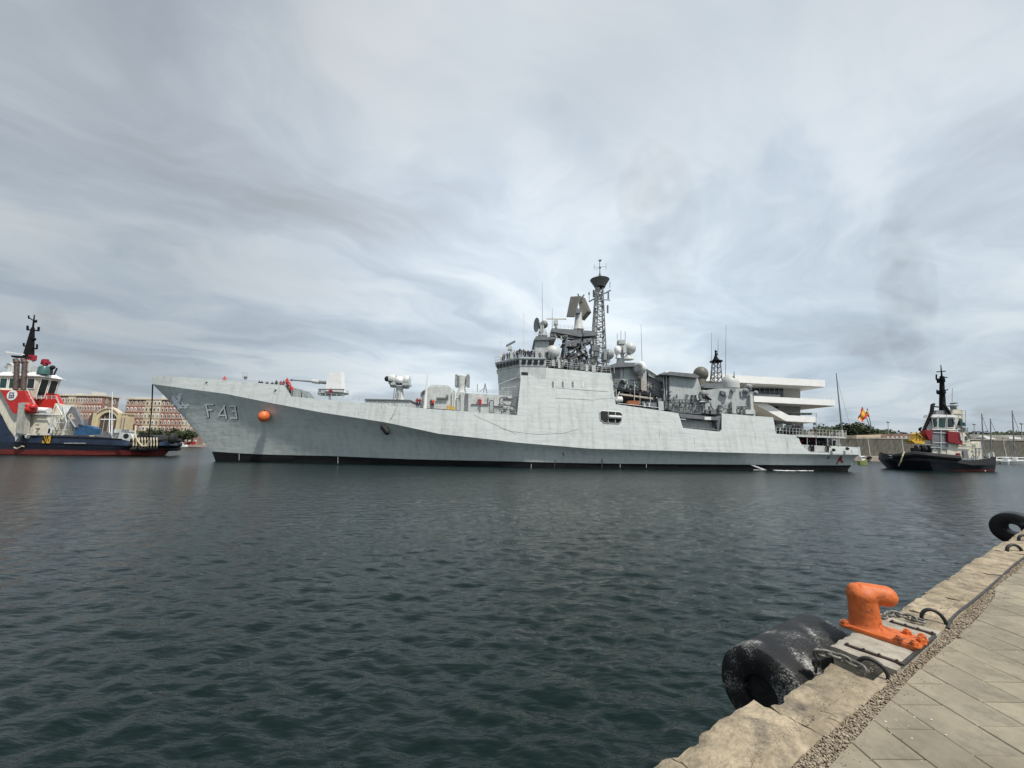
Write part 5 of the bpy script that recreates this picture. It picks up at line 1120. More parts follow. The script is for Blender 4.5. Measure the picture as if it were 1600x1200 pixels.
# apartment blocks -------------------------------------------------
WIN = {}
def win_mesh(w, h, kind):
    k = (round(w, 1), round(h, 1), kind)
    if k not in WIN:
        f = MB(); 
        if kind == 'arch':
            pts = [(-w/2, 0, 0), (w/2, 0, 0), (w/2, 0, h*.7), (w*.3, 0, h*.92), (0, 0, h), (-w*.3, 0, h*.92), (-w/2, 0, h*.7)]
            f.prism(pts, (0, .18, 0))
        else: f.box(-w/2, w/2, 0, .18, 0, h)
        p = MB(); p.box(-w*.28, w*.28, -.06, 0, h*.14, h*.66)
        WIN[k] = ([mesh_of(f, mat('window_surround_%d' % z_, c_, .6, .08)) for z_, c_ in enumerate(((.66, .62, .54), (.55, .48, .38), (.72, .70, .66)))], [mesh_of(p, mat('apartment_glass_%d' % z_, c_, .3, .3)) for z_, c_ in enumerate(((.05, .06, .07), (.03, .03, .035), (.20, .19, .17)))])
    a_, b_ = WIN[k]; return R.choice(a_), R.choice(b_)
M_BRICKR = mat('red_brick_facade', (.34, .155, .125), .85, .12, .6, bump=.0)
M_CRST = mat('cream_render', (.60, .50, .36), .8, .08, .3, streak=.15)
M_PINK = mat('pale_pink_render', (.52, .38, .31), .8, .08, .3, streak=.15)
M_BRNR = mat('brown_render', (.26, .17, .13), .8, .1, .4)
def block(px0, px1, ytop, ybase, Y, depth, bays, label, floors=6, extra=None):
    a = P(px0, ytop, Y); b = P(px1, ytop, Y); zt = (a.z+b.z)/2; zb = .9; W_ = b.x-a.x; Hh = zt-zb
    t = thing('apartment_block', (a.x+W_/2, Y, zb), label, 'apartment building')
    q = MB(); q.box(a.x+.3, b.x-.3, Y+.5, Y+depth, zb, zt); obj('wall', q, M_BRNR, t)
    x = a.x; tot = sum(w for w, *_ in bays)
    for (w, m, proud, ncol, kind) in bays:
        bw_ = W_*w/tot; q = MB(); q.box(x, x+bw_, Y-proud, Y+1.2, zb, zt-(.8 if proud < .3 else 0)); obj('facade_bay', q, m, t)
        fh = Hh/floors
        for f in range(floors):
            q = MB(); q.box(x, x+bw_, Y-proud-.22, Y-proud, zb+f*fh+fh*.02-.12+.14, zb+f*fh+.38); obj('floor_band', q, M_CRST, t)
            for c in range(ncol):
                cx = x+bw_*(c+.5)/ncol; ww = min(bw_/ncol*.62, 2.0); me, pm = win_mesh(ww, fh*.66, kind)
                wi = inst('window', me, t, (cx, Y-proud-.16, zb+f*fh+fh*.18)); inst('pane', pm, wi, ROOT[t.name]+Vector((0, 0, 0))); 
                wi.children[0].location = (0, 0, 0)
        x += bw_
    q = MB(); q.box(a.x-.5, b.x+.5, Y-1.0, Y+depth+.3, zt, zt+.7); obj('cornice', q, M_CRST, t)
    q = MB()
    for (f0, f1, h) in (extra or []): q.box(a.x+W_*f0, a.x+W_*f1, Y+4, Y+12, zt+.7, zt+.7+h)
    if extra: obj('roof_structure', q, M_WHITEG, t)
    # right side wall windows
    for f in range(floors):
        fh = Hh/floors
        for c in range(int(depth//5)):
            me, pm = win_mesh(1.6, fh*.6, 'sq'); wi = inst('window', me, t, (b.x-.28, Y+3+5*c, zb+f*fh+fh*.2), math.pi/2); inst('pane', pm, wi, ROOT[t.name]); wi.children[0].location = (0, 0, 0)
    return t
block(84, 162, 619, 690, 262, 11, [(30, M_PINK, .25, 5, 'arch'), (14, M_CRST, .6, 3, 'sq'), (14, M_PINK, .25, 3, 'arch'), (36, M_BRICKR, .25, 7, 'arch')], 'long pink and brick apartment block behind the arched hall', 6, [(.08, .14, 1.5), (.30, .42, 1.8), (.62, .68, 3.2), (.02, .05, 2)])
block(199, 300, 625, 690, 250, 14, [(30, M_BRICKR, .25, 5, 'arch'), (24, M_CRST, .7, 4, 'sq'), (34, M_BRICKR, .25, 6, 'arch'), (10, M_CRST, .4, 2, 'sq')], 'red brick apartment block with cream centre behind the warship bow', 7, [(.02, .24, 1.2), (.44, .56, 3.2), (.58, .72, 2.0)])
# arched dock hall
Yh = 241
a0 = P(145, 690, Yh); a1 = P(184, 690, Yh); s1 = P(202, 690, Yh); hall = thing('arched_dock_hall', ((a0.x+s1.x)/2, Yh, 1), 'cream dock hall with a wide round arch between tug and warship bow', 'hall')
zc = lambda y, x=165: P(x, y, Yh).z
M_HALL = mat('cream_hall_render', (.62, .53, .33), .8, .08, .3, streak=.12)
def X_(px): return P(px, 670, Yh).x
top_arch = [(X_(145+39*i/16), zc(650-11.5*math.sin(math.pi*i/16)**.8, 165)) for i in range(17)]
q = MB(); q.prism([(X_(145), Yh, 1)]+[(x, Yh, z) for x, z in top_arch][::1]+[(X_(184), Yh, 1), (X_(180), Yh, 1)]+[(X_(180-29*i/12), Yh, zc(655-11*math.sin(math.pi*i/12)**.6, 165)) for i in range(13)]+[(X_(151), Yh, 1)], (0, 2.2, 0)); obj('arch_front', q, M_HALL, hall)
q = MB(); q.prism([(x, Yh-.5, z) for x, z in top_arch]+[(x, Yh-.5, z+.9) for x, z in top_arch[::-1]], (0, 3, 0)); obj('arch_moulding', q, M_CRST, hall)
for px in (143, 181.5):
    q = MB(); q.box(X_(px), X_(px+4.5), Yh-.6, Yh+2, 1, zc(645)); obj('corner_pier', q, M_HALL, hall)
q = MB(); q.box(X_(151), X_(180), Yh+1.2, Yh+1.6, 1, zc(656)); q.prism([(X_(180-29*i/12), Yh+1.2, zc(655-11*math.sin(math.pi*i/12)**.6, 165)) for i in range(13)], (0, .4, 0)); obj('arch_glazing', q, mat('brown_hall_glazing', (.09, .065, .06), .3, .2), hall)
for y in (655,): q = MB(); q.box(X_(150.5), X_(180.5), Yh+.9, Yh+1.15, zc(y)-.35, zc(y)+.3); obj('transom', q, M_WHITE, hall)
for px in (158, 165.5, 173): q = MB(); q.box(X_(px)-.12, X_(px)+.12, Yh+.95, Yh+1.12, 1, zc(648)); obj('mullion', q, M_HALL, hall)
q = MB(); q.box(X_(184), X_(195), Yh+.4, Yh+5, 1, zc(647)); obj('side_wing', q, M_HALL, hall)
q = MB(); q.box(X_(184)-.2, X_(195)+.5, Yh, Yh+5.5, zc(647), zc(645)); obj('wing_cornice', q, M_CRST, hall)
for px in (184.5, 188.6, 193.2): q = MB(); q.box(X_(px), X_(px+1.6), Yh, Yh+.5, 1, zc(648)); obj('pilaster', q, M_CRST, hall)
for px in (186.6, 190.9): q = MB(); q.box(X_(px), X_(px+1.9), Yh+.22, Yh+.42, zc(676), zc(652)); obj('window', q, mat('dull_hall_window', (.20, .19, .15), .5, .2), hall)
q = MB(); q.prism([(X_(122), Yh+4, 1), (X_(122), Yh+4, zc(660)), (X_(128), Yh+4, zc(645)), (X_(142), Yh+4, zc(652)), (X_(146), Yh+4, zc(655)), (X_(146), Yh+4, 1)], (0, 6, 0)); o = obj('low_shed', q, mat('dark_brick_red_shed', (.12, .07, .06), .8, .2, .4)); tag(o, 'dark red brown shed left of the arched dock hall', 'shed')

# trees ------------------------------------------------------------
M_LEAF = [mat('leaf_green_%s' % n, c, .85, .35, .8) for n, c in (('deep', (.030, .045, .018)), ('mid', (.045, .062, .024)), ('dry', (.07, .08, .035)))]
M_BARK = mat('bark', (.10, .075, .05), .9, .2, 2)
TREES = {}
def tree_meshes(kind, seed):
    k = (kind, seed)
    if k in TREES: return TREES[k]
    rr = random.Random(seed); tr_ = MB(); tr_.cyl((0, 0, 0), (rr.uniform(-.2, .2), 0, 2.6), .22, .14, 6)
    for i in range(4): tr_.cyl((0, 0, 1.9+.2*i), (rr.uniform(-1.4, 1.4), rr.uniform(-1.2, 1.2), 3.6+rr.random()), .09, .04, 4)
    cr = MB(); lumps = [(Vector((rr.uniform(-1.5, 1.5), rr.uniform(-1.5, 1.5), rr.uniform(3.0, 5.0))), rr.uniform(.8, 1.35)) for _ in range(9)]
    for i in range(620):
        c, r_ = rr.choice(lumps); d = Vector((rr.gauss(0, 1), rr.gauss(0, 1), rr.gauss(0, 1))).normalized()*r_*rr.random()**.33
        p = c+d; u = Vector((rr.gauss(0, 1), rr.gauss(0, 1), rr.gauss(0, 1))).normalized(); w = u.orthogonal().normalized(); s = rr.uniform(.16, .34)
        cr.cm = rr.choice((0, 0, 1, 1, 2)); cr.quadf([p-u*s, p+w*s*.7, p+u*s, p-w*s*.7])
    TREES[k] = (mesh_of(tr_, M_BARK), mesh_of(cr, M_LEAF)); return TREES[k]
def tree(x, y, z, s, label, group, sx=1.):
    tm, cm = tree_meshes('b', R.randint(0, 5)); t = thing('tree', (x, y, z), label, 'tree', group)
    t.scale = (s*sx, s*sx, s); t.rotation_euler = (0, 0, R.uniform(0, 6.28))
    for n, m in (('trunk', tm), ('crown', cm)):
        o = bpy.data.objects.new(n, m); COL.objects.link(o); o.parent = t
    return t
for i, px in enumerate(np.linspace(198, 300, 19)):
    p = P(px+R.uniform(-1.5, 1.5), 688, 242+R.uniform(-1, 3)); tree(p.x, p.y, .9, R.uniform(1.25, 1.75), 'small dark green street tree in the row before the red brick apartments', 'street trees on the far left shore', 1.15)
tl_ = 'dark tree of the treeline beyond the concrete wall'
for i, px in enumerate(np.linspace(1258, 1436, 34)):
    Yt = R.uniform(170, 200); p = P(px, 690, Yt); hpx = lerp_curve([(1258, 676), (1290, 667), (1300, 661), (1310, 668), (1322, 664), (1345, 664), (1375, 673), (1400, 676), (1436, 678)], px)+R.uniform(-1, 1.5)
    hh = P(px, hpx, Yt).z-.9; tree(p.x, p.y, .9, hh/5.9, tl_, 'treeline behind the right wall', 1.25)
for i, px in enumerate(np.linspace(1510, 1640, 20)):
    Yt = R.uniform(170, 190); hpx = lerp_curve([(1510, 678), (1535, 675), (1540, 674), (1545, 675), (1566, 675), (1574, 670), (1582, 676), (1640, 677)], px)+R.uniform(-.5, 1)
    p = P(px, 690, Yt); hh = P(px, hpx, Yt).z-.9; tree(p.x, p.y, .9, hh/5.9, 'dark tree rising behind the marina sheds at the right edge', 'trees behind the marina', 1.25)
# vans and small boats by the far left quay
def boat(x, y, L_, label, group=None, mast=0, rz=0., m=None):
    t = thing('moored_boat', (x, y, 0), label, 'boat', group); q = MB(); n = 8; rows = []
    for i in range(n+1):
        f = i/n; w = L_*.16*(math.sin(math.pi*min(1, f*.62+.38))**.6 if f < 1 else .02); h = .9+.35*f
        rows.append([(f*L_-L_/2, -w, h), (f*L_-L_/2, -w*.7, 0), (f*L_-L_/2, 0, -.3), (f*L_-L_/2, w*.7, 0), (f*L_-L_/2, w, h)])
    c, s = math.cos(rz), math.sin(rz)
    def T(v): return (x+v[0]*c-v[1]*s, y+v[0]*s+v[1]*c, v[2])
    for a_, b_ in zip(rows, rows[1:]):
        for j in range(4): q.quadf([T(a_[j]), T(b_[j]), T(b_[j+1]), T(a_[j+1])])
        q.quadf([T(a_[0]), T(b_[0]), T(b_[4]), T(a_[4])])
    q.quadf([T(v) for v in rows[0]]); obj('hull', q, m or M_WHITE, t)
    q = MB(); pts = [T(v) for v in ((-L_*.22, -L_*.10, .95), (L_*.18, -L_*.09, 1.1), (L_*.18, L_*.09, 1.1), (-L_*.22, L_*.10, .95))]; q.prism(pts, (0, 0, .95)); obj('cabin', q, M_WHITE, t)
    q = MB(); pts = [T(v) for v in ((-L_*.16, -L_*.102, 1.45), (L_*.185, -L_*.093, 1.5), (L_*.185, L_*.093, 1.5), (-L_*.16, L_*.102, 1.45))]; q.prism(pts, (0, 0, .32)); obj('cabin_window', q, M_GLASS, t)
    if mast: q = MB(); q.cyl(T((0, 0, 1)), T((0, 0, mast)), .09, .05, 5); q.cyl(T((0, 0, 2.2)), T((-L_*.4, 0, 2.3)), .08, .06, 5); q.cyl(T((0, 0, mast)), T((L_*.48, 0, 1.2)), .02, .02, 3); q.cyl(T((0, 0, mast)), T((-L_*.48, 0, 1.2)), .02, .02, 3); obj('mast', q, M_GREYM, t)
    return t
for i, (px, y) in enumerate(((212, 229), (231, 230), (252, 231), (283, 229), (206, 231))):
    p = P(px, 696, y); boat(p.x, y, R.uniform(6, 9), 'small white boat moored along the far left quay', 'small boats along the far left quay', R.choice((0, 0, 0, 9)), R.uniform(-.5, .5), R.choice((M_WHITE, M_WHITEG, M_WHITE)))
def car(x, y, z, label, group, m, van=False):
    t = thing('parked_car', (x, y, z), label, 'car', group); q = MB(); h = 2.0 if van else 1.45
    q.prism([(x-2.2, y-.9, z+.3), (x+2.2, y-.9, z+.3), (x+2.2, y-.9, z+.9), (x+1.5, y-.9, z+1), (x+(1.9 if van else 1.0), y-.9, z+h), (x-(2.1 if van else 1.2), y-.9, z+h), (x-2.2, y-.9, z+1.0)], (0, 1.8, 0)); obj('body', q, m, t)
    q = MB(); q.prism([(x-1.3, y-.93, z+1.02), (x+1.4, y-.93, z+1.02), (x+1.0, y-.93, z+h-.1), (x-1.0, y-.93, z+h-.1)], (0, 1.86, 0)); obj('window', q, M_GLASS, t)
    for dx in (-1.4, 1.4):
        q = MB(); q.cyl((x+dx, y-.95, z+.33), (x+dx, y-.7, z+.33), .33, .33, 10); obj('wheel', q, M_RUBBER, t)
for i, px in enumerate(np.linspace(204, 298, 16)):
    p = P(px+R.uniform(-1, 1), 690, 237.5); k = R.choice((0, 0, 1, 2))
    car(p.x, 238.2, 1.0, ['white car parked on the far left quay', 'dark car parked on the far left quay', 'red car parked on the far left quay'][k], 'cars parked on the far left quay', [M_WHITE, M_NAVYD, M_RED][k], R.random() < .3)

# ------------------------------------------------------------------ white building with cantilevered decks
M_SLAB = mat('white_concrete_cladding', (.88, .88, .86), .5, .04, .3, streak=.05)
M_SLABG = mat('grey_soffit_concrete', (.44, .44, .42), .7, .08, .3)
wbuild = thing('cantilevered_white_building', (P(1200, 700, 205).x, 205, 1), 'white building of cantilevered concrete decks rising behind the warship stern', 'building')
def slab(pts_px, Ya, Yb, depth, name, m=M_SLAB):
    """pts_px: outline in the photo; distance runs from Ya at its left end to Yb at its right end"""
    xs = [p[0] for p in pts_px]; x0, x1 = min(xs), max(xs); q = MB()
    q.prism([P(a, b, Ya+(Yb-Ya)*(a-x0)/(x1-x0)) for a, b in pts_px], (-depth*.06, depth, 0)); return obj(name, q, m, wbuild)
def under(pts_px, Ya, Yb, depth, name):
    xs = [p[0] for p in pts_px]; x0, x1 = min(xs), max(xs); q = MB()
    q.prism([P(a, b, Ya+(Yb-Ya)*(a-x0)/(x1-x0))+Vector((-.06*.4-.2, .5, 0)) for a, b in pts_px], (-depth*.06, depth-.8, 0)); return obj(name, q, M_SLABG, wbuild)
slab([(1040, 580), (1289, 594), (1289, 604.3), (1040, 592)], 186, 205, 24, 'roof_slab')
under([(1040, 592), (1289, 604.3), (1288.5, 605), (1040, 593)], 186, 205, 24, 'roof_soffit')
slab([(1178, 618.5), (1305, 625), (1305, 634), (1178, 627.7)], 195, 206, 26, 'deck_slab')
under([(1178, 627.7), (1305, 634), (1304.7, 634.7), (1178, 628.5)], 195, 206, 26, 'deck_soffit')
slab([(1178, 627), (1196, 629), (1232, 648.7), (1276.5, 651.2), (1276.5, 660.5), (1228, 658), (1180, 631.5)], 198, 205, 12, 'ramp_slab')
q = MB(); q.prism([P(1216, 606, 214), P(1250.5, 606, 214), P(1250.5, 652, 214), P(1216, 652, 214)], (-1.5, 14, 0)); obj('core_wall', q, mat('grey_white_core', (.40, .40, .37), .7, .08, .2), wbuild)
q = MB(); q.prism([P(1165, 600, 211), P(1224, 603, 211), P(1224, 622, 211), P(1165, 620, 211)], (-1, 8, 0)); obj('dark_glazing', q, M_GLASS, wbuild)
for i in range(7):
    q = MB(); x = 1172+i*7.5; q.cyl(P(x, 602+i*.3, 210.6), P(x, 620, 210.6), .10, .10, 4); obj('glazing_mullion', q, M_SLABG, wbuild)
q = MB(); q.prism([P(1165, 614, 208), P(1219, 617, 208), P(1219, 622, 208), P(1165, 619, 208)], (0, .3, 0)); obj('glass_balustrade', q, mat('pale_balustrade', (.34, .37, .37), .3, .1), wbuild)
q = MB(); q.prism([P(1170, 629, 212), P(1216, 632, 212), P(1216, 662, 212), P(1170, 660, 212)], (-1, 8, 0)); obj('dark_glazing', q, mat('green_black_glass', (.015, .025, .022), .15, .2), wbuild)
q = MB()
for i in range(24):
    x = 1222+i*2.2; q.cyl(P(x, 648+i*.05, 206), P(x, 643.8+i*.05, 206), .05, .05, 4)
q.tube([P(1222, 644, 206), P(1275, 646, 206)], .05); obj('terrace_railing', q, M_SLABG, wbuild)
q = MB()
for x, w in ((1236, 8), (1247, 7), (1257, 6), (1265, 4)): q.pb(x, 645, x+w, 648, 209, 211)
obj('terrace_umbrella', q, mat('dull_green_canvas', (.12, .15, .13), .8), wbuild)
q = MB()
for i in range(12):
    x = 1255+i*4; q.cyl(P(x, 622.6+.25*i, 208), P(x, 618.4+.25*i, 208), .04, .04, 4)
q.tube([P(1250, 618.2, 208), P(1302, 621.3, 208)], .04); obj('deck_railing', q, M_SLABG, wbuild)
q = MB(); q.pp([(1255, 660), (1256, 676), (1200, 676), (1200, 658)], 214, 224); obj('lower_wall', q, M_SLABG, wbuild)
# low pavilion behind the flight deck
q = MB(); q.pp([(1262, 686), (1262, 674), (1322, 675), (1322, 686)], 170, 190); o = obj('low_pavilion', q, M_QUAYW); tag(o, 'low beige pavilion seen over the flight deck of the warship', 'pavilion')
# ------------------------------------------------------------------ right hand quay and wall
Yw = 131
zb0 = .55
ppx = [1290+i*13.2 for i in range(26)]
wl = thing('ribbed_concrete_wall', (P(1460, 700, Yw).x, Yw, .6), 'long ribbed concrete wall along the quay behind the right tug', 'wall')
M_RIB = mat('grey_ribbed_concrete', (.21, .205, .17), .9, .15, .5, streak=.3)
zq = P(1400, 713.5, Yw-8).z
for i in range(len(ppx)-1):
    a = P(ppx[i], 690, Yw).x; b = P(ppx[i+1], 690, Yw).x; zt_ = P(ppx[i], 685.5+max(0, ppx[i]-1500)*.05, Yw).z
    q = MB(); q.box(a+.05, b-.05, Yw, Yw+.4, zq, zt_)
    for k in range(7):
        xx = a+(b-a)*(k+.5)/7; q.box(xx-.10, xx+.10, Yw-.12, Yw, zq+.02, zt_-.1)
    obj('wall_panel', q, M_RIB, wl)
    if i % 4: continue
    q = MB(); q.box(b-.12, b+.12, Yw-.2, Yw+.1, zq, zt_+.1); obj('wall_post', q, mat('pale_post', (.38, .37, .32), .8), wl)
q = MB(); q.box(P(1288, 690, Yw).x, P(1625, 690, Yw).x, Yw-.25, Yw+.6, P(1400, 686, Yw).z+.02, P(1400, 684, Yw).z); obj('wall_coping', q, M_QUAYW, wl)
q = MB(); q.box(P(1335, 720, Yw-8).x, 200, Yw-8, Yw+1, -3, zq); o = obj('right_quay', q, M_PINKQ); tag(o, 'pinkish concrete quay step below the ribbed wall', 'quay')
for i, px in enumerate((1356, 1382, 1391)):
    pass
for px in (1358.5, 1384):
    q = MB(); q.sweep([P(px+3*math.cos(a), 715+1.5*math.sin(a), Yw-8.25) for a in np.linspace(0, 2*math.pi, 12, endpoint=False)], .22, 6, closed=True); o = obj('tyre_fender', q, M_RUBBER); tag(o, 'black tyre hung on the pinkish quay %s' % ('nearer the warship stern' if px < 1370 else 'nearer the right tug'), 'tyre')
# low buildings above the wall
q = MB(); q.pp([(1338, 686), (1338, 680), (1376, 679), (1376, 686)], 142, 152); o = obj('low_flat_building', q, M_CRST); tag(o, 'low beige flat roofed building just above the ribbed wall', 'building')
q = MB(); q.pp([(1378, 686), (1378, 681.5), (1384, 678.5), (1430, 677.5), (1438, 680), (1438, 686)], 146, 160); o = obj('red_roofed_building', q, mat('dusty_red_roof', (.22, .13, .10), .8, .2, .4)); tag(o, 'low dusty red roofed building left of the right tug', 'building')
q = MB()
for x in range(1386, 1436, 7): q.pb(x, 682, x+3.5, 684.4, 145.8, 146.2)
obj('low_window', q, M_WHITEG, o)
bpy.data.objects.remove(bpy.data.objects['low_window'])
for x in range(1386, 1436, 7):
    q = MB(); q.pb(x, 682, x+3.5, 684.4, 145.7, 145.98); obj('window', q, M_WHITEG, o)
# marina sheds and awnings on the far right
q = MB(); q.pp([(1515, 712), (1515, 678.5), (1605, 680.5), (1640, 681), (1640, 712)], 146, 162); ms_ = obj('marina_shed', q, mat('dull_beige_render', (.30, .29, .25), .8, .2, .4, streak=.2)); tag(ms_, 'beige marina shed with dark openings at the far right', 'shed')
for (x0, y0, x1, y1, m_) in ((1517, 683, 1526, 690, M_NAVYD), (1528, 683, 1533, 691, M_NAVYD), (1541, 686, 1566, 692, M_DARK), (1589, 687, 1602, 693, M_DARK), (1576, 684, 1586, 694, M_GREYM), (1536, 706, 1551, 714, M_DARK), (1569, 684, 1574, 694, M_WHITEG)):
    q = MB(); q.pb(x0, y0, x1, y1, 145.6, 145.95); obj('opening', q, m_, ms_)
q = MB(); q.prism([P(1537, 682, 144), P(1541, 681, 144), P(1567, 689, 144), P(1563, 691, 144), P(1545, 688, 144)], (0, 6, 0)); o = obj('white_awning', q, M_WHITE); tag(o, 'sloping white awning on the marina shed beside the tug', 'awning')
q = MB(); q.prism([P(1577, 682.5, 144), P(1598, 684, 144), P(1598, 686.3, 144), P(1577, 685.5, 144)], (0, 6, 0)); o = obj('white_awning', q, M_WHITE); tag(o, 'flat white awning nearest the right edge of the picture', 'awning')
# masts and lamp posts
for (x0, y0, x1, y1, r_, lab) in ((1315.5, 672, 1306.5, 583, .22, 'tall dark yacht mast behind the warship stern'),):
    q = MB(); q.cyl(P(x0, y0, 135), P(x1, y1, 135), .30, .13, 6); t = thing('yacht_mast', P(x0, y0, 135), lab, 'mast'); obj('spar', q, M_NAVYD, t)
    q = MB(); q.cyl(P(x1+1, y1+8, 135), P(1330, 672, 137), .035, .035, 4); obj('stay', q, M_NAVYD, t); q = MB(); q.cyl(P(1316, 684, 135), P(1315.5, 672, 135), .5, .4, 6); obj('mast_collar', q, M_WHITEG, t)
for (px, ytop, dx, lab) in ((1537, 646.5, -3, 'dark yacht mast nearest the right tug'), (1549, 654.5, -1.5, 'yacht mast with a slanting stay right of the tug'), (1585.5, 641.5, -4, 'tallest yacht mast near the right edge')):
    t = thing('moored_yacht', (P(px, 718, 118).x, 118, 0), lab.replace('mast', 'mast on a white hull') if False else 'moored yacht with '+lab[0:0]+{1537: 'a dark mast nearest the right tug', 1549: 'a slanting stay on its mast right of the tug', 1585.5: 'the tallest mast near the right edge'}[px], 'yacht')
    q = MB(); q.cyl(P(px, 712, 118), P(px+dx, ytop, 118), .20, .12, 6); obj('mast', q, M_NAVYD, t)
    q = MB(); q.cyl(P(px+dx, ytop+2, 118), P(px+8, 678, 119), .05, .05, 4); obj('stay', q, M_NAVYD, t)
    c = P(px+3, 718, 118); q = MB(); q.prism([(c.x-4.5, 117, 1.1), (c.x-4, 117, -.3), (c.x+3.4, 117, -.3), (c.x+5, 117, 1.3)], (0, 2, 0)); obj('hull', q, M_WHITE, t)
    q = MB(); q.prism([(c.x-2.5, 117, 1.3), (c.x+2, 117, 1.4), (c.x+1.2, 117, 1.9), (c.x-2, 117, 1.9)], (0, 2, 0)); obj('cabin', q, M_WHITEG, t)
for (px, pyb, ytop, Yl, lab) in ((1596.5, 686, 662, 140, 'lamp post against the sky at the right edge'), (1522.5, 690, 663, 150, 'slender lamp post just right of the tug'), (1388, 684, 659.5, 150, 'slender lamp post above the ribbed wall left of the tug')):
    t = thing('lamp_post', P(px, pyb, Yl), lab, 'lamp post'); q = MB(); q.cyl(P(px, pyb, Yl), P(px-.5, ytop, Yl), .14, .09, 6); obj('post', q, M_GREYM, t); q = MB(); q.ball(P(px-.5, ytop, Yl), .5, 10, (1, 1, .7)); obj('lamp_head', q, M_GREYM, t, smooth=True)
# flags
M_FR = mat('flag_red', (.55, .03, .03), .8, .08); M_FY = mat('flag_yellow', (.78, .48, .06), .8, .08)
def flag(x0, y0, x1, y1, cl, Yf, label, fade=False):
    t = thing('flagpole', P(x0, y0, Yf), label, 'flag'); q = MB(); q.cyl(P(x0, y0, Yf), P(x1, y1, Yf), .14, .09, 6); obj('pole', q, M_NAVYD, t)
    (a, b, c, d) = cl; n = 8; me = MB(); g = []
    for i in range(n+1):
        row = []
        for j in range(n+1):
            u, v = i/n, j/n; x = (a[0]*(1-u)+b[0]*u)*(1-v)+(d[0]*(1-u)+c[0]*u)*v; y = (a[1]*(1-u)+b[1]*u)*(1-v)+(d[1]*(1-u)+c[1]*u)*v
            p = P(x, y, Yf-.2); p.y += .35*math.sin(u*9+v*2)*u+.1*math.sin(v*11); row.append(p)
        g.append(row)
    for i in range(n):
        for j in range(n): me.cm = 1 if 2 <= j < 6 else 0; me.quadf([g[i][j], g[i+1][j], g[i+1][j+1], g[i][j+1]])
    obj('cloth', me, [M_FR, M_FY], t, smooth=True)
flag(1361, 671, 1347, 635.5, ((1346.8, 636), (1341, 654), (1346.5, 660), (1355, 650)), 128, 'red and yellow striped flag hanging limp on the left of two poles')
flag(1362, 670, 1355, 637.5, ((1355, 638), (1353, 646), (1356, 652), (1358.5, 650)), 129, 'second red and yellow flag on the right hand pole of the pair')
# dinghy at the stern
p = P(1348, 720, 92); boat(p.x, 92, 2.4, 'small yellow green dinghy just behind the warship stern', None, 0, .15, mat('yellow_green_dinghy', (.22, .26, .08), .5))
for i, (px, yy) in enumerate(((1562, 112), (1572, 110), (1583, 113), (1594, 109), (1606, 112))):
    p = P(px, 715, yy); boat(p.x, yy, R.uniform(4.5, 6.5), 'small boat moored by the marina shed at the right edge', 'boats moored at the right edge', R.choice((0, 7)), R.uniform(-1, 1), R.choice((M_WHITE, M_WHITEG, M_NAVYD)))
# foam at the waterline
M_FOAM = mat('white_foam', (.75, .78, .78), .8, .1, 4)
q = MB(); a = [(1178, 727.5), (1188, 730.5), (1200, 733.5), (1215, 735.2), (1240, 736), (1272, 735.7)]
for i in range(len(a)-1):
    (x0, y0), (x1, y1) = a[i], a[i+1]; 
    for k in range(45):
        f = R.random(); g = G(x0+(x1-x0)*f+R.uniform(-1, 1), y0+(y1-y0)*f+R.uniform(-.5, .5)+(2 if y0 < 732 else 0), .02)
        if y0 < 733: g = G(x0+(x1-x0)*f+R.uniform(-1, 1), max(734.2, y0+(y1-y0)*f)+R.uniform(-.4, .6), .02)
        q.ball((g.x, g.y, .06), R.uniform(.03, .09), 6, (3, 1.5, .35))
o = obj('foam', q, M_FOAM); tag(o, 'streak of white foam spreading on the water at the warship side', 'foam', kind='stuff')
q = MB(); q.pp([(1173, 726.5), (1180, 727.5), (1196, 733.5), (1192, 734)], 61.2, 61.6); obj('waterline_spray', q, M_FOAM, frig)
# ================================================================== FOREGROUND QUAY
QZ = 1.8
QO = Vector((.71, 2.22, 0)); QU = Vector((.851, .525, 0)).normalized(); QN = Vector((QU.y, -QU.x, 0))
def Q(s, t, z=QZ): v = QO+QU*s+QN*t; return Vector((v.x, v.y, z))
def GQ(px, py, z=QZ):
    g = G(px, py, z)-QO; return g.dot(QU), g.x*QN.x+g.y*QN.y
M_STONE = mat('rough_limestone', (.36, .295, .205), .92, .22, 5, .016, 38, world=.24, wscale=3, rnd=.10, stretch=(1, 1, 1), dirt=(.10, .088, .072), dscale=5.5, dthr=(.52, .70))
M_PAVE = mat('grey_beige_paver', (.285, .25, .182), .85, .09, 5, .0012, 130, rnd=.10, world=.20, dirt=(.155, .14, .105), dscale=3.4, dthr=(.50, .72))
M_JOINT = mat('joint_sand', (.13, .11, .085), .95, .2, 20)
M_CONC = mat('rough_concrete', (.33, .30, .245), .92, .2, 6, .006, 60, dirt=(.17, .15, .12), dscale=7, dthr=(.5, .75))
M_FACE = mat('quay_face_concrete', (.17, .155, .13), .9, .25, 2, .02, 12, dirt=(.04, .045, .035), dscale=2)
M_RUST = mat('rusty_dark_steel', (.055, .035, .03), .75, .35, 14, .003, 70)
M_BLKS = mat('black_tarred_iron', (.013, .013, .014), .55, .3, 9, .002, 60)
M_CHAIN = mat('galvanised_weathered_chain', (.15, .145, .13), .6, .4, 30, .002, 90, metal=.35, dirt=(.28, .22, .15), dscale=18)
M_BOLL = mat('orange_bollard_paint', (.56, .13, .026), .6, .12, 7, .004, 38, world=.14, wscale=7, dirt=(.15, .05, .02), dscale=11, dthr=(.575, .66))
M_HOSE = mat('black_hose', (.03, .03, .03), .5, .3, 8)
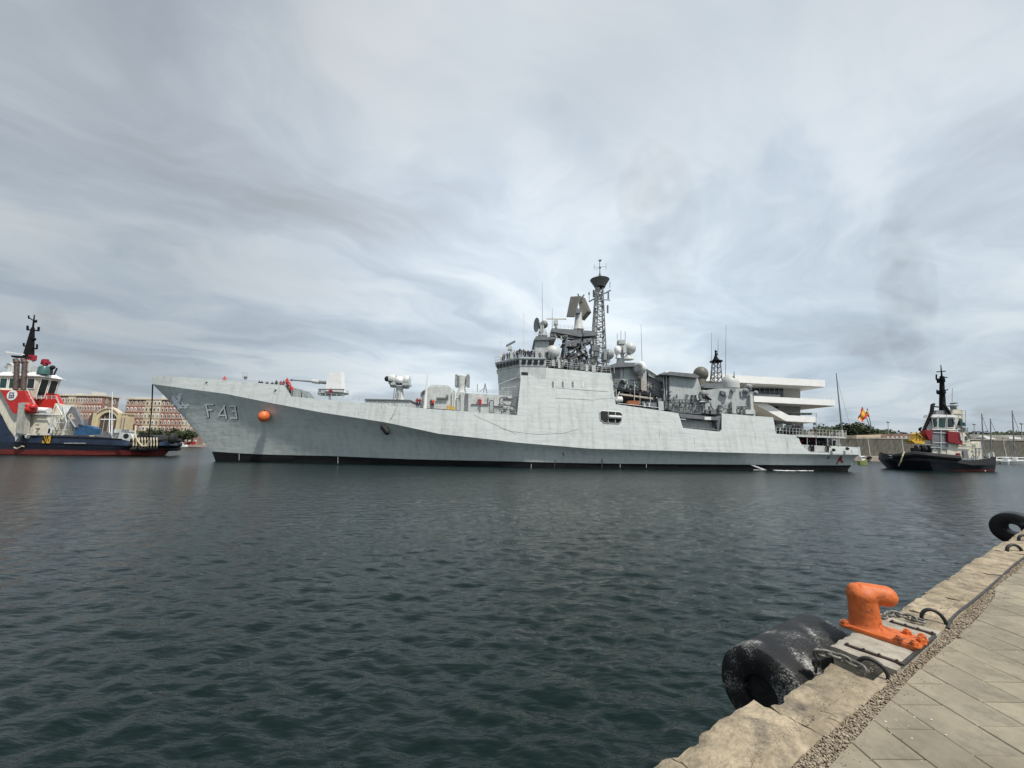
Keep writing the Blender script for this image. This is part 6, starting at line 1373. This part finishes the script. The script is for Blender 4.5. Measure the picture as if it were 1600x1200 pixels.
# ground body
q = MB(); q.prism([Q(-6, .03, -3.3), Q(40, .03, -3.3), Q(40, 30, -3.3), Q(-6, 30, -3.3)], (0, 0, 3.3+QZ-.16)); o = obj('quay_foundation', q, M_FACE); tag(o, kind='structure')
q = MB(); q.prism([Q(-4, .43, QZ-.15), Q(40, .43, QZ-.15), Q(40, 30, QZ-.15), Q(-4, 30, QZ-.15)], (0, 0, .118)); pav = obj('pavement', q, M_JOINT, origin=Q(0, .43, QZ-.15)); tag(pav, kind='structure')
# pavers
PW, PL = .29, .41
def clip(poly, fn):
    out = []
    for i in range(len(poly)):
        a, b = poly[i], poly[(i+1) % len(poly)]; fa, fb = fn(a), fn(b)
        if fa >= 0: out.append(a)
        if (fa >= 0) != (fb >= 0): t = fa/(fa-fb); out.append((a[0]+(b[0]-a[0])*t, a[1]+(b[1]-a[1])*t))
    return out
def edge_t(x, y): return (x-QO.x)*QN.x+(y-QO.y)*QN.y
def edge_in(x, y):
    s = (x-QO.x)*QU.x+(y-QO.y)*QU.y
    return edge_t(x, y)-(.455+.012*math.sin(s*1.9)+ (-.05 if s > 5.5 else 0))
def paver_mb(poly, cx, cy, dz):
    n = len(poly); g = .0032; mb = MB(); ins = []
    for k, r_ in ((0, 0), (1, .0), (2, .005)):
        pass
    def shr(p, d):
        v = Vector((cx-p[0], cy-p[1])); l = v.length or 1; return (p[0]+v.x/l*d*1.35, p[1]+v.y/l*d*1.35)
    lv = [(g, -.05), (g, -.004), (g+.004, 0)]
    for d, z in lv: mb.v += [(*[a-b for a, b in zip(shr(p, d), (cx, cy))], z) for p in poly]
    for k in range(2):
        for i in range(n): j = (i+1) % n; mb.f.append((k*n+i, k*n+j, (k+1)*n+j, (k+1)*n+i)); mb.m.append(0)
    mb.f.append(tuple(range(2*n, 3*n))); mb.m.append(0); return mb
pvs = []
for i in range(-6, 60):
    x0 = 1.91+PW*i
    off = 2.30+.2225*i
    off = off % PL
    for j in range(-6, 80):
        y0 = off+PL*j
        if y0 > 16 or y0 < -.6: continue
        poly = [(x0, y0), (x0+PW, y0), (x0+PW, y0+PL), (x0, y0+PL)]
        poly2 = clip(poly, lambda p: edge_in(*p))
        if len(poly2) < 3: continue
        ar = abs(sum(poly2[k][0]*poly2[(k+1) % len(poly2)][1]-poly2[(k+1) % len(poly2)][0]*poly2[k][1] for k in range(len(poly2))))/2
        if ar < .004: continue
        cx = sum(p[0] for p in poly2)/len(poly2); cy = sum(p[1] for p in poly2)/len(poly2)
        if abs(ar-PW*PL) < 1e-6: cx, cy = x0+PW/2, y0+PL/2
        if (cx/max(cy, .1) > 2.6 and cx > 3) or cx > 16 or cy < .8: 
            if math.hypot(cx, cy) > 5: continue
        pvs.append((math.hypot(cx, cy) + (20 if cy < 1.6 else 0), cx, cy, poly2, abs(ar-PW*PL) < 1e-6))
pvs.sort(key=lambda v: v[0])
full = mesh_of(paver_mb([(-PW/2, -PL/2), (PW/2, -PL/2), (PW/2, PL/2), (-PW/2, PL/2)], 0, 0, 0), M_PAVE)
rr = random.Random(4); restq = MB()
for n_, (d, cx, cy, poly, isf) in enumerate(pvs):
    dz = rr.uniform(-.0018, .0018); rx = rr.uniform(-.0022, .0022); ry = rr.uniform(-.0022, .0022)
    if n_ < 295:
        me = full if isf else mesh_of(paver_mb(poly, cx, cy, 0), M_PAVE)
        inst('paver', me, pav, (cx, cy, QZ+dz), rot=(rx, ry, 0))
    else:
        pm = paver_mb(poly, cx, cy, 0); b = len(restq.v); restq.v += [(x+cx, y+cy, z+QZ+dz) for x, y, z in pm.v]; restq.f += [tuple(b+i for i in f) for f in pm.f]; restq.m += pm.m
if restq.v: o = obj('distant_pavers', restq, M_PAVE, pav); o['kind'] = 'stuff'
# coping stones
cop = thing('quay_coping', Q(3, .2, QZ-.3), 'row of rough pale limestone blocks forming the quay edge', 'quay edge')
def coping(s0, s1, w0, w1, zt, seed, rough=.02, chip=.05, tout=0.):
    ns = max(6, int((s1-s0)/.035)); ntt = 12; mb = MB(); ns = min(ns, 34)
    def edge(s):
        e = noise.noise(Vector((s*3.1, seed*7.3, 0)))*.55+noise.noise(Vector((s*9, seed*3.1, 4)))*.35+noise.noise(Vector((s*24, seed, 9)))*.15
        return tout+max(0, e)*chip
    grid = []
    for i in range(ns+1):
        s = s0+.006+(s1-s0-.012)*i/ns; row = []; to = edge(s)-.0; w = w0+(w1-w0)*i/ns
        for j in range(ntt+1):
            f = j/ntt; t = to+(w-to)*f; v = Vector((s, t, 0))
            h = -.006*max(0, noise.noise(Vector((s*26+t*9, t*2.2, seed+5)))) + noise.fractal(Vector((s*3.2, t*7+seed, seed)), 1.0, 2.0, 5)*rough + noise.noise(Vector((s*14+t*8, t*26, seed)))*rough*.28
            e = min(j, ntt-j, i*1.1, (ns-i)*1.1); rd = .012 if e < 1 else (.003 if e < 2 else 0)
            if j <= 1: rd += max(0, noise.noise(Vector((s*11, seed, 2))))*.03
            row.append(Q(s, t, zt+h-rd))
        grid.append(row)
    b = len(mb.v)
    for row in grid: mb.v += [tuple(p) for p in row]
    W_ = ntt+1
    for i in range(ns):
        for j in range(ntt): a = b+i*W_+j; mb.f.append((a, a+1, a+W_+1, a+W_)); mb.m.append(0)
    # sides
    per = [i*W_ for i in range(ns+1)]+[ns*W_+j for j in range(1, W_)]+[i*W_+ntt for i in range(ns-1, -1, -1)]+[j for j in range(ntt-1, 0, -1)]
    k = len(mb.v)
    for rdd, dz in ((.0, .10), (.01, .24), (0, .5)):
        for a in per:
            x, y, z = mb.v[b+a]; nn = noise.noise(Vector((x*7, y*7, dz*9)))*.02; mb.v.append((x-QN.x*nn, y-QN.y*nn, zt-dz))
    m_ = len(per)
    for i in range(m_):
        j = (i+1) % m_; mb.f.append((b+per[i], b+per[j], k+j, k+i)); mb.m.append(0)
        for l in range(2): mb.f.append((k+l*m_+i, k+l*m_+j, k+(l+1)*m_+j, k+(l+1)*m_+i)); mb.m.append(0)
    return mb
slab0 = 2.02; slab1 = 3.02
segs = [(-2.2, -1.3), (-1.3, -.35), (-.35, .18), (.18, 1.05), (1.05, slab0-.02), (slab1+.02, 3.9), (3.9, 4.75), (4.75, 5.7), (5.7, 6.5), (6.5, 7.6), (7.6, 8.5), (8.5, 9.6), (9.6, 10.6), (10.6, 11.8), (11.8, 13), (13, 14.2), (14.2, 15.6)]
for k, (a, b) in enumerate(segs):
    rr = random.Random(k+40); tout = {4: .075, 5: .03}.get(k, rr.uniform(-.01, .02)); ww = .368+rr.uniform(-.012, .012)
    obj('coping_stone', coping(a, b, ww, ww+rr.uniform(-.015, .015), QZ+.012+rr.uniform(-.008, .008), k*1.7+.3, .017, .075 if k in (3, 4, 5) else .04, tout), M_STONE, cop, smooth=True)
# gravel strip
q = MB(); q.prism([Q(-2.4, .30, QZ-.15), Q(16, .30, QZ-.15), Q(16, .47, QZ-.15), Q(-2.4, .47, QZ-.15)], (0, 0, .125)); o = obj('gravel_bed', q, mat('gravel_sand', (.30, .25, .185), .95, .3, 40, .01, 60)); tag(o, kind='structure')
rr = random.Random(8); q = MB()
ico = [(0, 0, 1), (.89, 0, .45), (.28, .85, .45), (-.72, .53, .45), (-.72, -.53, .45), (.28, -.85, .45), (.72, .53, -.45), (-.28, .85, -.45), (-.89, 0, -.45), (-.28, -.85, -.45), (.72, -.53, -.45), (0, 0, -1)]
icf = [(0, 1, 2), (0, 2, 3), (0, 3, 4), (0, 4, 5), (0, 5, 1), (1, 6, 2), (2, 7, 3), (3, 8, 4), (4, 9, 5), (5, 10, 1), (2, 6, 7), (3, 7, 8), (4, 8, 9), (5, 9, 10), (1, 10, 6), (6, 11, 7), (7, 11, 8), (8, 11, 9), (9, 11, 10), (10, 11, 6)]
def pebble(c, r_):
    b = len(q.v); ax = rr.uniform(0, 6.28); sx, sy, sz = rr.uniform(.7, 1.3), rr.uniform(.7, 1.2), rr.uniform(.5, .9); ca, sa = math.cos(ax), math.sin(ax)
    for x, y, z in ico:
        k_ = r_*rr.uniform(.85, 1.15); x, y, z = x*sx*k_, y*sy*k_, z*sz*k_; q.v.append((c[0]+x*ca-y*sa, c[1]+x*sa+y*ca, c[2]+z))
    m = rr.choice((0, 0, 1, 2)); q.f += [(a+b, c_+b, d+b) for a, c_, d in icf]; q.m += [m]*20
for i in range(9500):
    s = -.8+10.5*rr.random()**1.6; t = rr.uniform(.362, .462)
    if .35 < s < .78 and False: continue
    p = Q(s, t, QZ-.012+rr.uniform(-.012, .008)); pebble(p, rr.uniform(.0035, .0085)*(1+s*.05))
for i in range(500):
    s = rr.uniform(.2, 5); p = Q(s, .30-abs(rr.gauss(0, .03)), QZ+.03); pebble(p, rr.uniform(.002, .005))
for i in range(260):
    s = rr.uniform(.2, 6); p = Q(s, .47+abs(rr.gauss(0, .05)), QZ+.003); pebble(p, rr.uniform(.0015, .004))
o = obj('gravel', q, [mat('gravel_stone_beige', (.29, .24, .17), .9, .2, 30), mat('gravel_stone_pale', (.35, .30, .23), .9, .2, 30), mat('gravel_stone_brown', (.25, .20, .15), .9, .2, 30)]); tag(o, 'narrow strip of loose beige gravel between edge stones and paving', 'gravel', kind='stuff')
q = MB()
mb = coping(-.9, .36, .46, .44, QZ-.004, 33.3, .010, .02, .33); o = obj('mortar_patch', mb, M_CONC, cop, smooth=True)
# ------------------------------------------------------------------ bollard and its concrete slab
SZ = QZ+.035
sl0, tl0 = GQ(1306, 1002, SZ); sl1, tl1 = GQ(1408, 1040, SZ); sl2, tl2 = GQ(1461, 994, SZ); sl3, tl3 = GQ(1385, 962, SZ)
print('slab', (sl0, tl0), (sl1, tl1), (sl2, tl2), (sl3, tl3))
sa, sb = (sl0+sl1)/2, (sl2+sl3)/2; tA = -.02; tB = (tl1+tl2)/2
bs = thing('bollard_slab', Q((sa+sb)/2, .2, SZ-.3), 'raised rough concrete slab with steel edge strips carrying the orange bollard', 'concrete slab')
mb = coping(sa-.10, sb+.12, tB-.005, tB-.005, SZ, 77.7, .006, .05, tA); obj('concrete_block', mb, M_CONC, bs, smooth=True)
def strip(name, s0, t0, s1, t1, w, h, z, m, parent, n=2):
    q = MB(); a = Q(s0, t0, z); b = Q(s1, t1, z); d = (b-a).normalized(); p = Vector((-d.y, d.x, 0))*w/2
    q.prism([a-p, a+p, a+p+Vector((0, 0, h)), a-p+Vector((0, 0, h))], b-a); return obj(name, q, m, parent)
def gs(x0, y0, x1, y1, z): return (*GQ(x0, y0, z), *GQ(x1, y1, z))
s_ = gs(1320, 1008, 1408, 1038, SZ); e1 = strip('steel_strip', *s_, .026, .016, SZ-.002, M_RUST, bs)
s2_ = gs(1391, 972, 1462, 993, SZ); e2 = strip('steel_strip', *s2_, .030, .016, SZ-.002, M_RUST, bs)
s3_ = gs(1410, 1040, 1461, 995, SZ); strip('rubber_edge_strip', *s3_, .022, .014, SZ-.001, M_HOSE, bs)
for k in range(4):
    f = (.06, .36, .64, .94)[k]
    for e, ss in ((e1, s_), (e2, s2_)):
        q = MB(); c = Q(ss[0]+(ss[2]-ss[0])*f, ss[1]+(ss[3]-ss[1])*f, SZ+.012); q.cyl(c, c+Vector((0, 0, .012)), .011, .009, 6); obj('bolt_head', q, M_RUST, e)
# bollard
sb_, tb__ = GQ(1352, 983, SZ); print('bollard', sb_, tb__)
BC = Q(sb_+.02, tb__+.0, SZ); dB = QN.copy()
ground = BC
def boll_mods(o):
    r_ = o.modifiers.new('r', 'REMESH'); r_.mode = 'VOXEL'; r_.voxel_size = .007; r_.use_smooth_shade = True
    s = o.modifiers.new('s', 'SMOOTH'); s.iterations = 9; s.factor = .6
k_ = (BC-CAM).dot(FWD)/F     # metres per photo pixel at the bollard
rs = 20.8*k_; 
topz = P(1352, 916, BC.y).z
hh = topz-SZ
print('bollard r', rs, 'h', hh, 'mpp', k_)
q = MB()
q.lathe(Vector((0, 0, 0)), [(-.005, rs*1.22), (.02, rs*1.12), (.045, rs*.99), (.10, rs*.93), (hh*.6, rs*.90), (hh*.80, rs*.92), (hh*.88, rs*.90)], n=28)
# head: rear hump rising above the stem and long rounded horn towards the land
q.ball((0, 0, hh*.80), rs*.98, 24, (1, 1, .75))
HB = Vector((dB.x, dB.y, 0)); HB = (HB*.35+Vector((1, 0, 0))*.65).normalized()
def el(c, r_, n=22): q.ball(c, r_, n)
q.sweep([Vector((0, 0, hh*.84))-HB*rs*.2, Vector((0, 0, hh*.835))+HB*rs*.6, Vector((0, 0, hh*.825))+HB*rs*1.42], [rs*.74, rs*.74, rs*.72], 20)
el(Vector((0, 0, hh*.825))+HB*rs*1.40, rs*.73)
el(Vector((0, 0, hh*.90))-HB*rs*.35+Vector((0, 0, -rs*.05)), rs*.55)
mesh_b = eval_mesh(q, boll_mods, 'bollard_head')
for p in mesh_b.polygons: p.use_smooth = True
mesh_b.materials.clear(); mesh_b.materials.append(M_BOLL)
bol = thing('mooring_bollard', BC, 'bright orange painted mooring bollard with a single rounded horn bolted to the quay', 'bollard')
inst('bollard_post', mesh_b, bol, BC)
# base plate running inland with bolt bosses
q = MB(); ends = GQ(1433, 1022, SZ); se, te = ends; L0 = tb__-rs*1.15; L1 = te
wpl = rs*1.28
pl = [Q(sb_-wpl*.9, L0), Q(sb_-wpl, tb__+rs), Q(sb_-wpl*.95, L1-.03), Q(sb_-wpl*.75, L1), Q(sb_+wpl*.75, L1), Q(sb_+wpl*.95, L1-.03), Q(sb_+wpl, tb__+rs), Q(sb_+wpl*.9, L0)]
pl = [Vector((p.x, p.y, SZ+.002)) for p in pl]; c = sum(pl, Vector())/8
q.prism(pl, (0, 0, .02)); pl2 = [c+(p-c)*.96 for p in pl]; q.prism([Vector((p.x, p.y, SZ+.0221)) for p in pl2], (0, 0, .008)); bp = obj('base_plate', q, M_BOLL, bol)
for (ds, t_) in ((-.7, L1-.03), (.7, L1-.03), (.1, L1-.02), (-.75, L1-.12), (.75, L1-.12), (-.85, L0+.035), (.85, L0+.035)):
    c = Q(sb_+wpl*ds, t_, SZ+.028); q = MB(); q.cyl(c, c+Vector((0, 0, .030)), .030, .030, 6); q.cyl(c+Vector((0, 0, .03)), c+Vector((0, 0, .042)), .016, .013, 10); q.cyl(c-Vector((0, 0, .005)), c+Vector((0, 0, .004)), .038, .038, 14); obj('bolt', q, M_BOLL, bp)
# chains and mooring rings
def chain(name, pts, n, r_, label, zc=None):
    pts = [Vector(p) for p in pts]; t = thing(name, pts[0], label, 'chain'); segl = [(b-a).length for a, b in zip(pts, pts[1:])]; tot = sum(segl)
    pitch = tot/n; Lk = pitch*.5+r_*1.9; Wk = r_*3.0
    q = MB(); ring = []
    for i in range(20):
        a = 2*math.pi*i/20; ring.append((math.copysign(abs(math.cos(a))**.85, math.cos(a))*(Lk-r_*0)*.82, math.copysign(abs(math.sin(a))**.9, math.sin(a))*Wk*.55, 0))
    q.sweep(ring, r_*.78, 7, closed=True); me = mesh_of(q, M_CHAIN); 
    for p in me.polygons: p.use_smooth = True
    def at(d):
        for a, b, l in zip(pts, pts[1:], segl):
            if d <= l: return a+(b-a)*(d/l), (b-a).normalized()
            d -= l
        return pts[-1], (pts[-1]-pts[-2]).normalized()
    for i in range(n):
        c, d = at(pitch*(i+.5)); z = Vector((0, 0, 1)); y = z.cross(d).normalized(); z = d.cross(y)
        m = Matrix((d, y, z)).transposed().to_4x4()@Matrix.Rotation(math.radians(18 if i % 2 else 82)+R.uniform(-.2, .2), 4, 'X')
        o = bpy.data.objects.new('link', me); COL.objects.link(o); o.parent = t; m.translation = c-ROOT[t.name]+Vector((0, 0, .0)); o.matrix_basis = m
    return t
def gp(px, py, z): g = G(px, py, z); return Vector((g.x, g.y, z))
chain('mooring_chain', [gp(1272, 1020, QZ+.0)+Vector((0, 0, -.12)), gp(1276, 1019, QZ+.055), gp(1300, 1022, QZ+.06), gp(1325, 1032, QZ+.05), gp(1350, 1046, QZ+.05)], 9, .013, 'weathered chain running from the near black fender to its mooring ring')
chain('mooring_chain', [gp(1373, 966, QZ+.05), gp(1392, 958, QZ+.06), gp(1412, 962, QZ+.05), gp(1442, 971, QZ+.05)], 8, .013, 'weathered chain lying behind the orange bollard')
def ring(name, x0, y0, x1, y1, xt, yt, r_, label):
    a = gp(x0, y0, QZ+.01); b = gp(x1, y1, QZ-.005); mid = (a+b)/2; D = (b-a).length/2; Yt = mid.y; top = P(xt, yt, Yt); h = max(.05, top.z-QZ)
    q = MB(); u = (b-a).normalized(); lean = Vector((top.x-mid.x, 0, 0)); lean -= u*lean.dot(u)*0
    pts = [mid-u*D*math.cos(t)*1.0+(Vector((0, 0, h)))*math.sin(t)*1.0+u*(top-mid).dot(u)*.5*max(0, math.sin(t)) for t in np.linspace(-.35, math.pi+.35, 26)]
    q.sweep(pts, r_, 10); o = obj(name, q, M_BLKS, smooth=True); return tag(o, label, 'mooring ring')
ring('mooring_ring', 1341, 1041, 1388, 1058, 1361, 1031, .0135, 'black iron ring arching over the stones in front of the bollard')
ring('mooring_ring', 1440, 968, 1479, 977, 1457, 953.5, .0150, 'black iron ring arching over the stones just beyond the bollard')
ring('mooring_ring', 1573.5, 861, 1597, 863, 1584, 851.5, .022, 'black iron ring further along the quay near the right edge')
ring('mooring_ring', 1592, 844, 1612, 846, 1600, 836.5, .022, 'farthest black iron ring cut by the right edge of the picture')
# hose lying in the channel by the stones
q = MB(); pts = [gp(1481, 982, QZ+.0), gp(1484, 970, QZ+.02), gp(1497, 957, QZ+.02), gp(1518, 941, QZ+.02), gp(1535, 927, QZ+.02), gp(1560, 905, QZ+.0), gp(1585, 882, QZ+.02), gp(1604, 868, QZ+.02), gp(1640, 846, QZ+.02)]
sm_ = []
for i in range(len(pts)-1):
    for k in range(5): sm_.append(pts[i].lerp(pts[i+1], k/5))
q.sweep(sm_, .011, 8); o = obj('black_hose', q, M_HOSE, smooth=True); tag(o, 'black hose lying along the inner side of the edge stones', 'hose')
# cracks lying on pavement: twigs
for i, (x, y, w_) in enumerate(((1283, 1111, .05), (1292, 1122, .06))):
    q = MB(); a = gp(x, y, QZ+.03); q.sweep([a, a+Vector((.03, -.02, .004)), a+Vector((.05, -.06, 0))], .0016, 5); o = obj('twig', q, M_BARK); tag(o, ['thin dark twig on the near edge stone', 'second thin twig lying lower on the near edge stone'][i], 'twig')
rr = random.Random(77); q = MB()
for (x, y) in ((1455, 1124), (1400, 1125), (1365, 1124), (1384, 1127), (1419, 1134), (1425, 1153), (1478, 1148), (1429, 1120)):
    c = gp(x, y, QZ+.002); r_ = rr.uniform(.003, .007); q.cyl(c, c+Vector((0, 0, .0006)), r_, r_*.8, 7)
for i in range(60):
    c = Q(rr.uniform(.5, 6), rr.uniform(.5, 2.8), QZ+.002); r_ = rr.uniform(.001, .0035); q.cyl(c, c+Vector((0, 0, .0006)), r_, r_*.8, 6)
o = obj('pale_specks', q, mat('pale_droppings', (.62, .60, .54), .9, .1)); tag(o, 'pale droppings and specks spotted over the paving', 'specks', kind='stuff')
# ------------------------------------------------------------------ rubber fenders
def rubber_mat(name, thr):
    m = bpy.data.materials.new(name); m.use_nodes = True; t = m.node_tree; b = t.nodes['Principled BSDF']; tcn = N(t, 'ShaderNodeTexCoord')
    n1_ = N(t, 'ShaderNodeTexNoise'); n1_.inputs['Scale'].default_value = 75; n1_.inputs['Detail'].default_value = 10; n1_.inputs['Roughness'].default_value = .75; L(t, tcn.outputs['Object'], n1_.inputs['Vector'])
    n2_ = N(t, 'ShaderNodeTexNoise'); n2_.inputs['Scale'].default_value = 3.4; n2_.inputs['Detail'].default_value = 4; L(t, tcn.outputs['Object'], n2_.inputs['Vector'])
    f = mathn(t, 'MULTIPLY_ADD', n2_.outputs['Fac'], .75, mathn(t, 'MULTIPLY', n1_.outputs['Fac'], .75))
    c = ramp(t, f, [(thr, (.010, .010, .0105)), (thr+.10, (.032, .032, .031)), (thr+.125, (.22, .22, .21)), (thr+.2, (.42, .41, .38))])
    L(t, c, b.inputs['Base Color']); b.inputs['Roughness'].default_value = .45; b.inputs['Specular IOR Level'].default_value = .28
    bn = N(t, 'ShaderNodeBump'); bn.inputs['Distance'].default_value = .006; L(t, n1_.outputs['Fac'], bn.inputs['Height']); L(t, bn.outputs[0], b.inputs['Normal']); return m
def fender(s0, s1, Ro, Ri, tc, zc, label, thr, bend=0.):
    n = 56; m = 30; mb = MB(); c0 = Q(s0, tc, zc)
    def ringp(s, r_, wob=1):
        out = []
        for i in range(n):
            a = 2*math.pi*i/n; rr_ = r_*(1+wob*(.02*noise.noise(Vector((s*4, math.cos(a)*2, math.sin(a)*2)))+.008*noise.noise(Vector((s*15, math.cos(a)*6, math.sin(a)*6)))))
            zz = zc+bend*math.sin((s-s0)/(s1-s0)*math.pi)
            p = QO+QU*s+QN*(tc+rr_*math.cos(a)); out.append((p.x, p.y, zz+rr_*math.sin(a)))
        return out
    seq = [(s0+.02, Ri*.98), (s0, Ri*1.03), (s0-.006, Ri*1.15), (s0-.008, (Ri+Ro)/2), (s0, Ro*.93), (s0+.012, Ro*.985), (s0+.04, Ro)]
    seq += [(s0+.04+(s1-s0-.08)*k/m, Ro) for k in range(1, m)]
    seq += [(s1-.04, Ro), (s1, Ro*.95), (s1, Ri), (s1-.05, Ri)]
    seq = [(s0+(s1-s0)*.55, Ri*.96)]+seq[:]+[(s0+(s1-s0)*.6, Ri*.96)]
    for s, r_ in seq: mb.v += ringp(s, r_)
    for k in range(len(seq)-1):
        for i in range(n): j = (i+1) % n; mb.f.append((k*n+i, k*n+j, (k+1)*n+j, (k+1)*n+i)); mb.m.append(0)
    t = thing('dock_fender', Q(s0+(s1-s0)/2, tc, zc-Ro), label, 'fender'); obj('rubber_cylinder', mb, rubber_mat('worn_black_rubber_speckled', thr), t, smooth=True)
    if s0 < 5: pl_ = MB(); a_ = Q(s0+.05, tc, zc); pl_.cyl(a_, a_+QU*.02, Ri*1.05, Ri*1.05, 24); obj('end_plug', pl_, M_RUBBER, t)
    return t
fender(1.8, 3.0, .335, .125, -.36, 1.44, 'big black speckled rubber cylinder fender hanging beside the orange bollard', .74, 0)
FS, FR, FZ = 14.2, .39, 1.5
fender(FS, FS+.6, FR, FR*.32, -FR-.03, FZ, 'far black rubber fender with an open end at the right edge of the picture', .80)
# ------------------------------------------------------------------ exhaust smoke
def smoke(name, pts, Y, label, dens, col=(.25, .25, .25)):
    q = MB(); ps = [P(x, y, Y) for x, y, r_ in pts]; q.sweep(ps, [r_ for *_, r_ in pts], 14)
    m = bpy.data.materials.new(name); m.use_nodes = True; t = m.node_tree; t.nodes.remove(t.nodes['Principled BSDF'])
    v = N(t, 'ShaderNodeVolumePrincipled'); v.inputs['Color'].default_value = (*col, 1)
    tcn = N(t, 'ShaderNodeTexCoord'); n_ = N(t, 'ShaderNodeTexNoise'); n_.inputs['Scale'].default_value = .28; n_.inputs['Detail'].default_value = 3; L(t, tcn.outputs['Object'], n_.inputs['Vector'])
    f = ramp(t, n_.outputs['Fac'], [(.38, (0, 0, 0)), (.70, (1, 1, 1))])
    L(t, mathn(t, 'MULTIPLY', f, dens), v.inputs['Density']); L(t, v.outputs[0], t.nodes['Material Output'].inputs['Volume'])
    m.cycles.volume_step_rate = 2.5 if hasattr(m, 'cycles') else 1
    o = obj(name, q, m, smooth=True); tag(o, label, 'smoke', kind='stuff'); return o
smoke('exhaust_smoke', [(1459, 632, .3), (1453, 615, 1.0), (1445, 596, 1.7), (1432, 572, 2.6), (1425, 545, 3.3), (1420, 515, 4.0), (1418, 480, 4.6), (1412, 440, 5.0), (1408, 395, 4.6), (1404, 350, 3.2), (1402, 320, 1)], 76, 'thin grey smoke rising from the right tug', .045)
smoke('exhaust_smoke', [(1048, 581, 1.0), (1052, 545, 3.0), (1050, 505, 4.2), (1046, 460, 5.5), (1040, 405, 7), (1030, 340, 8.5), (1015, 280, 8), (1005, 230, 3)], 76, 'faint haze of smoke above the warship funnel', .018)
smoke('exhaust_smoke', [(38, 562, .6), (52, 545, 1.8), (70, 530, 3), (80, 512, 3.5), (76, 490, 3.0), (70, 470, 1)], 97, 'faint smoke behind the left tug mast', .045)
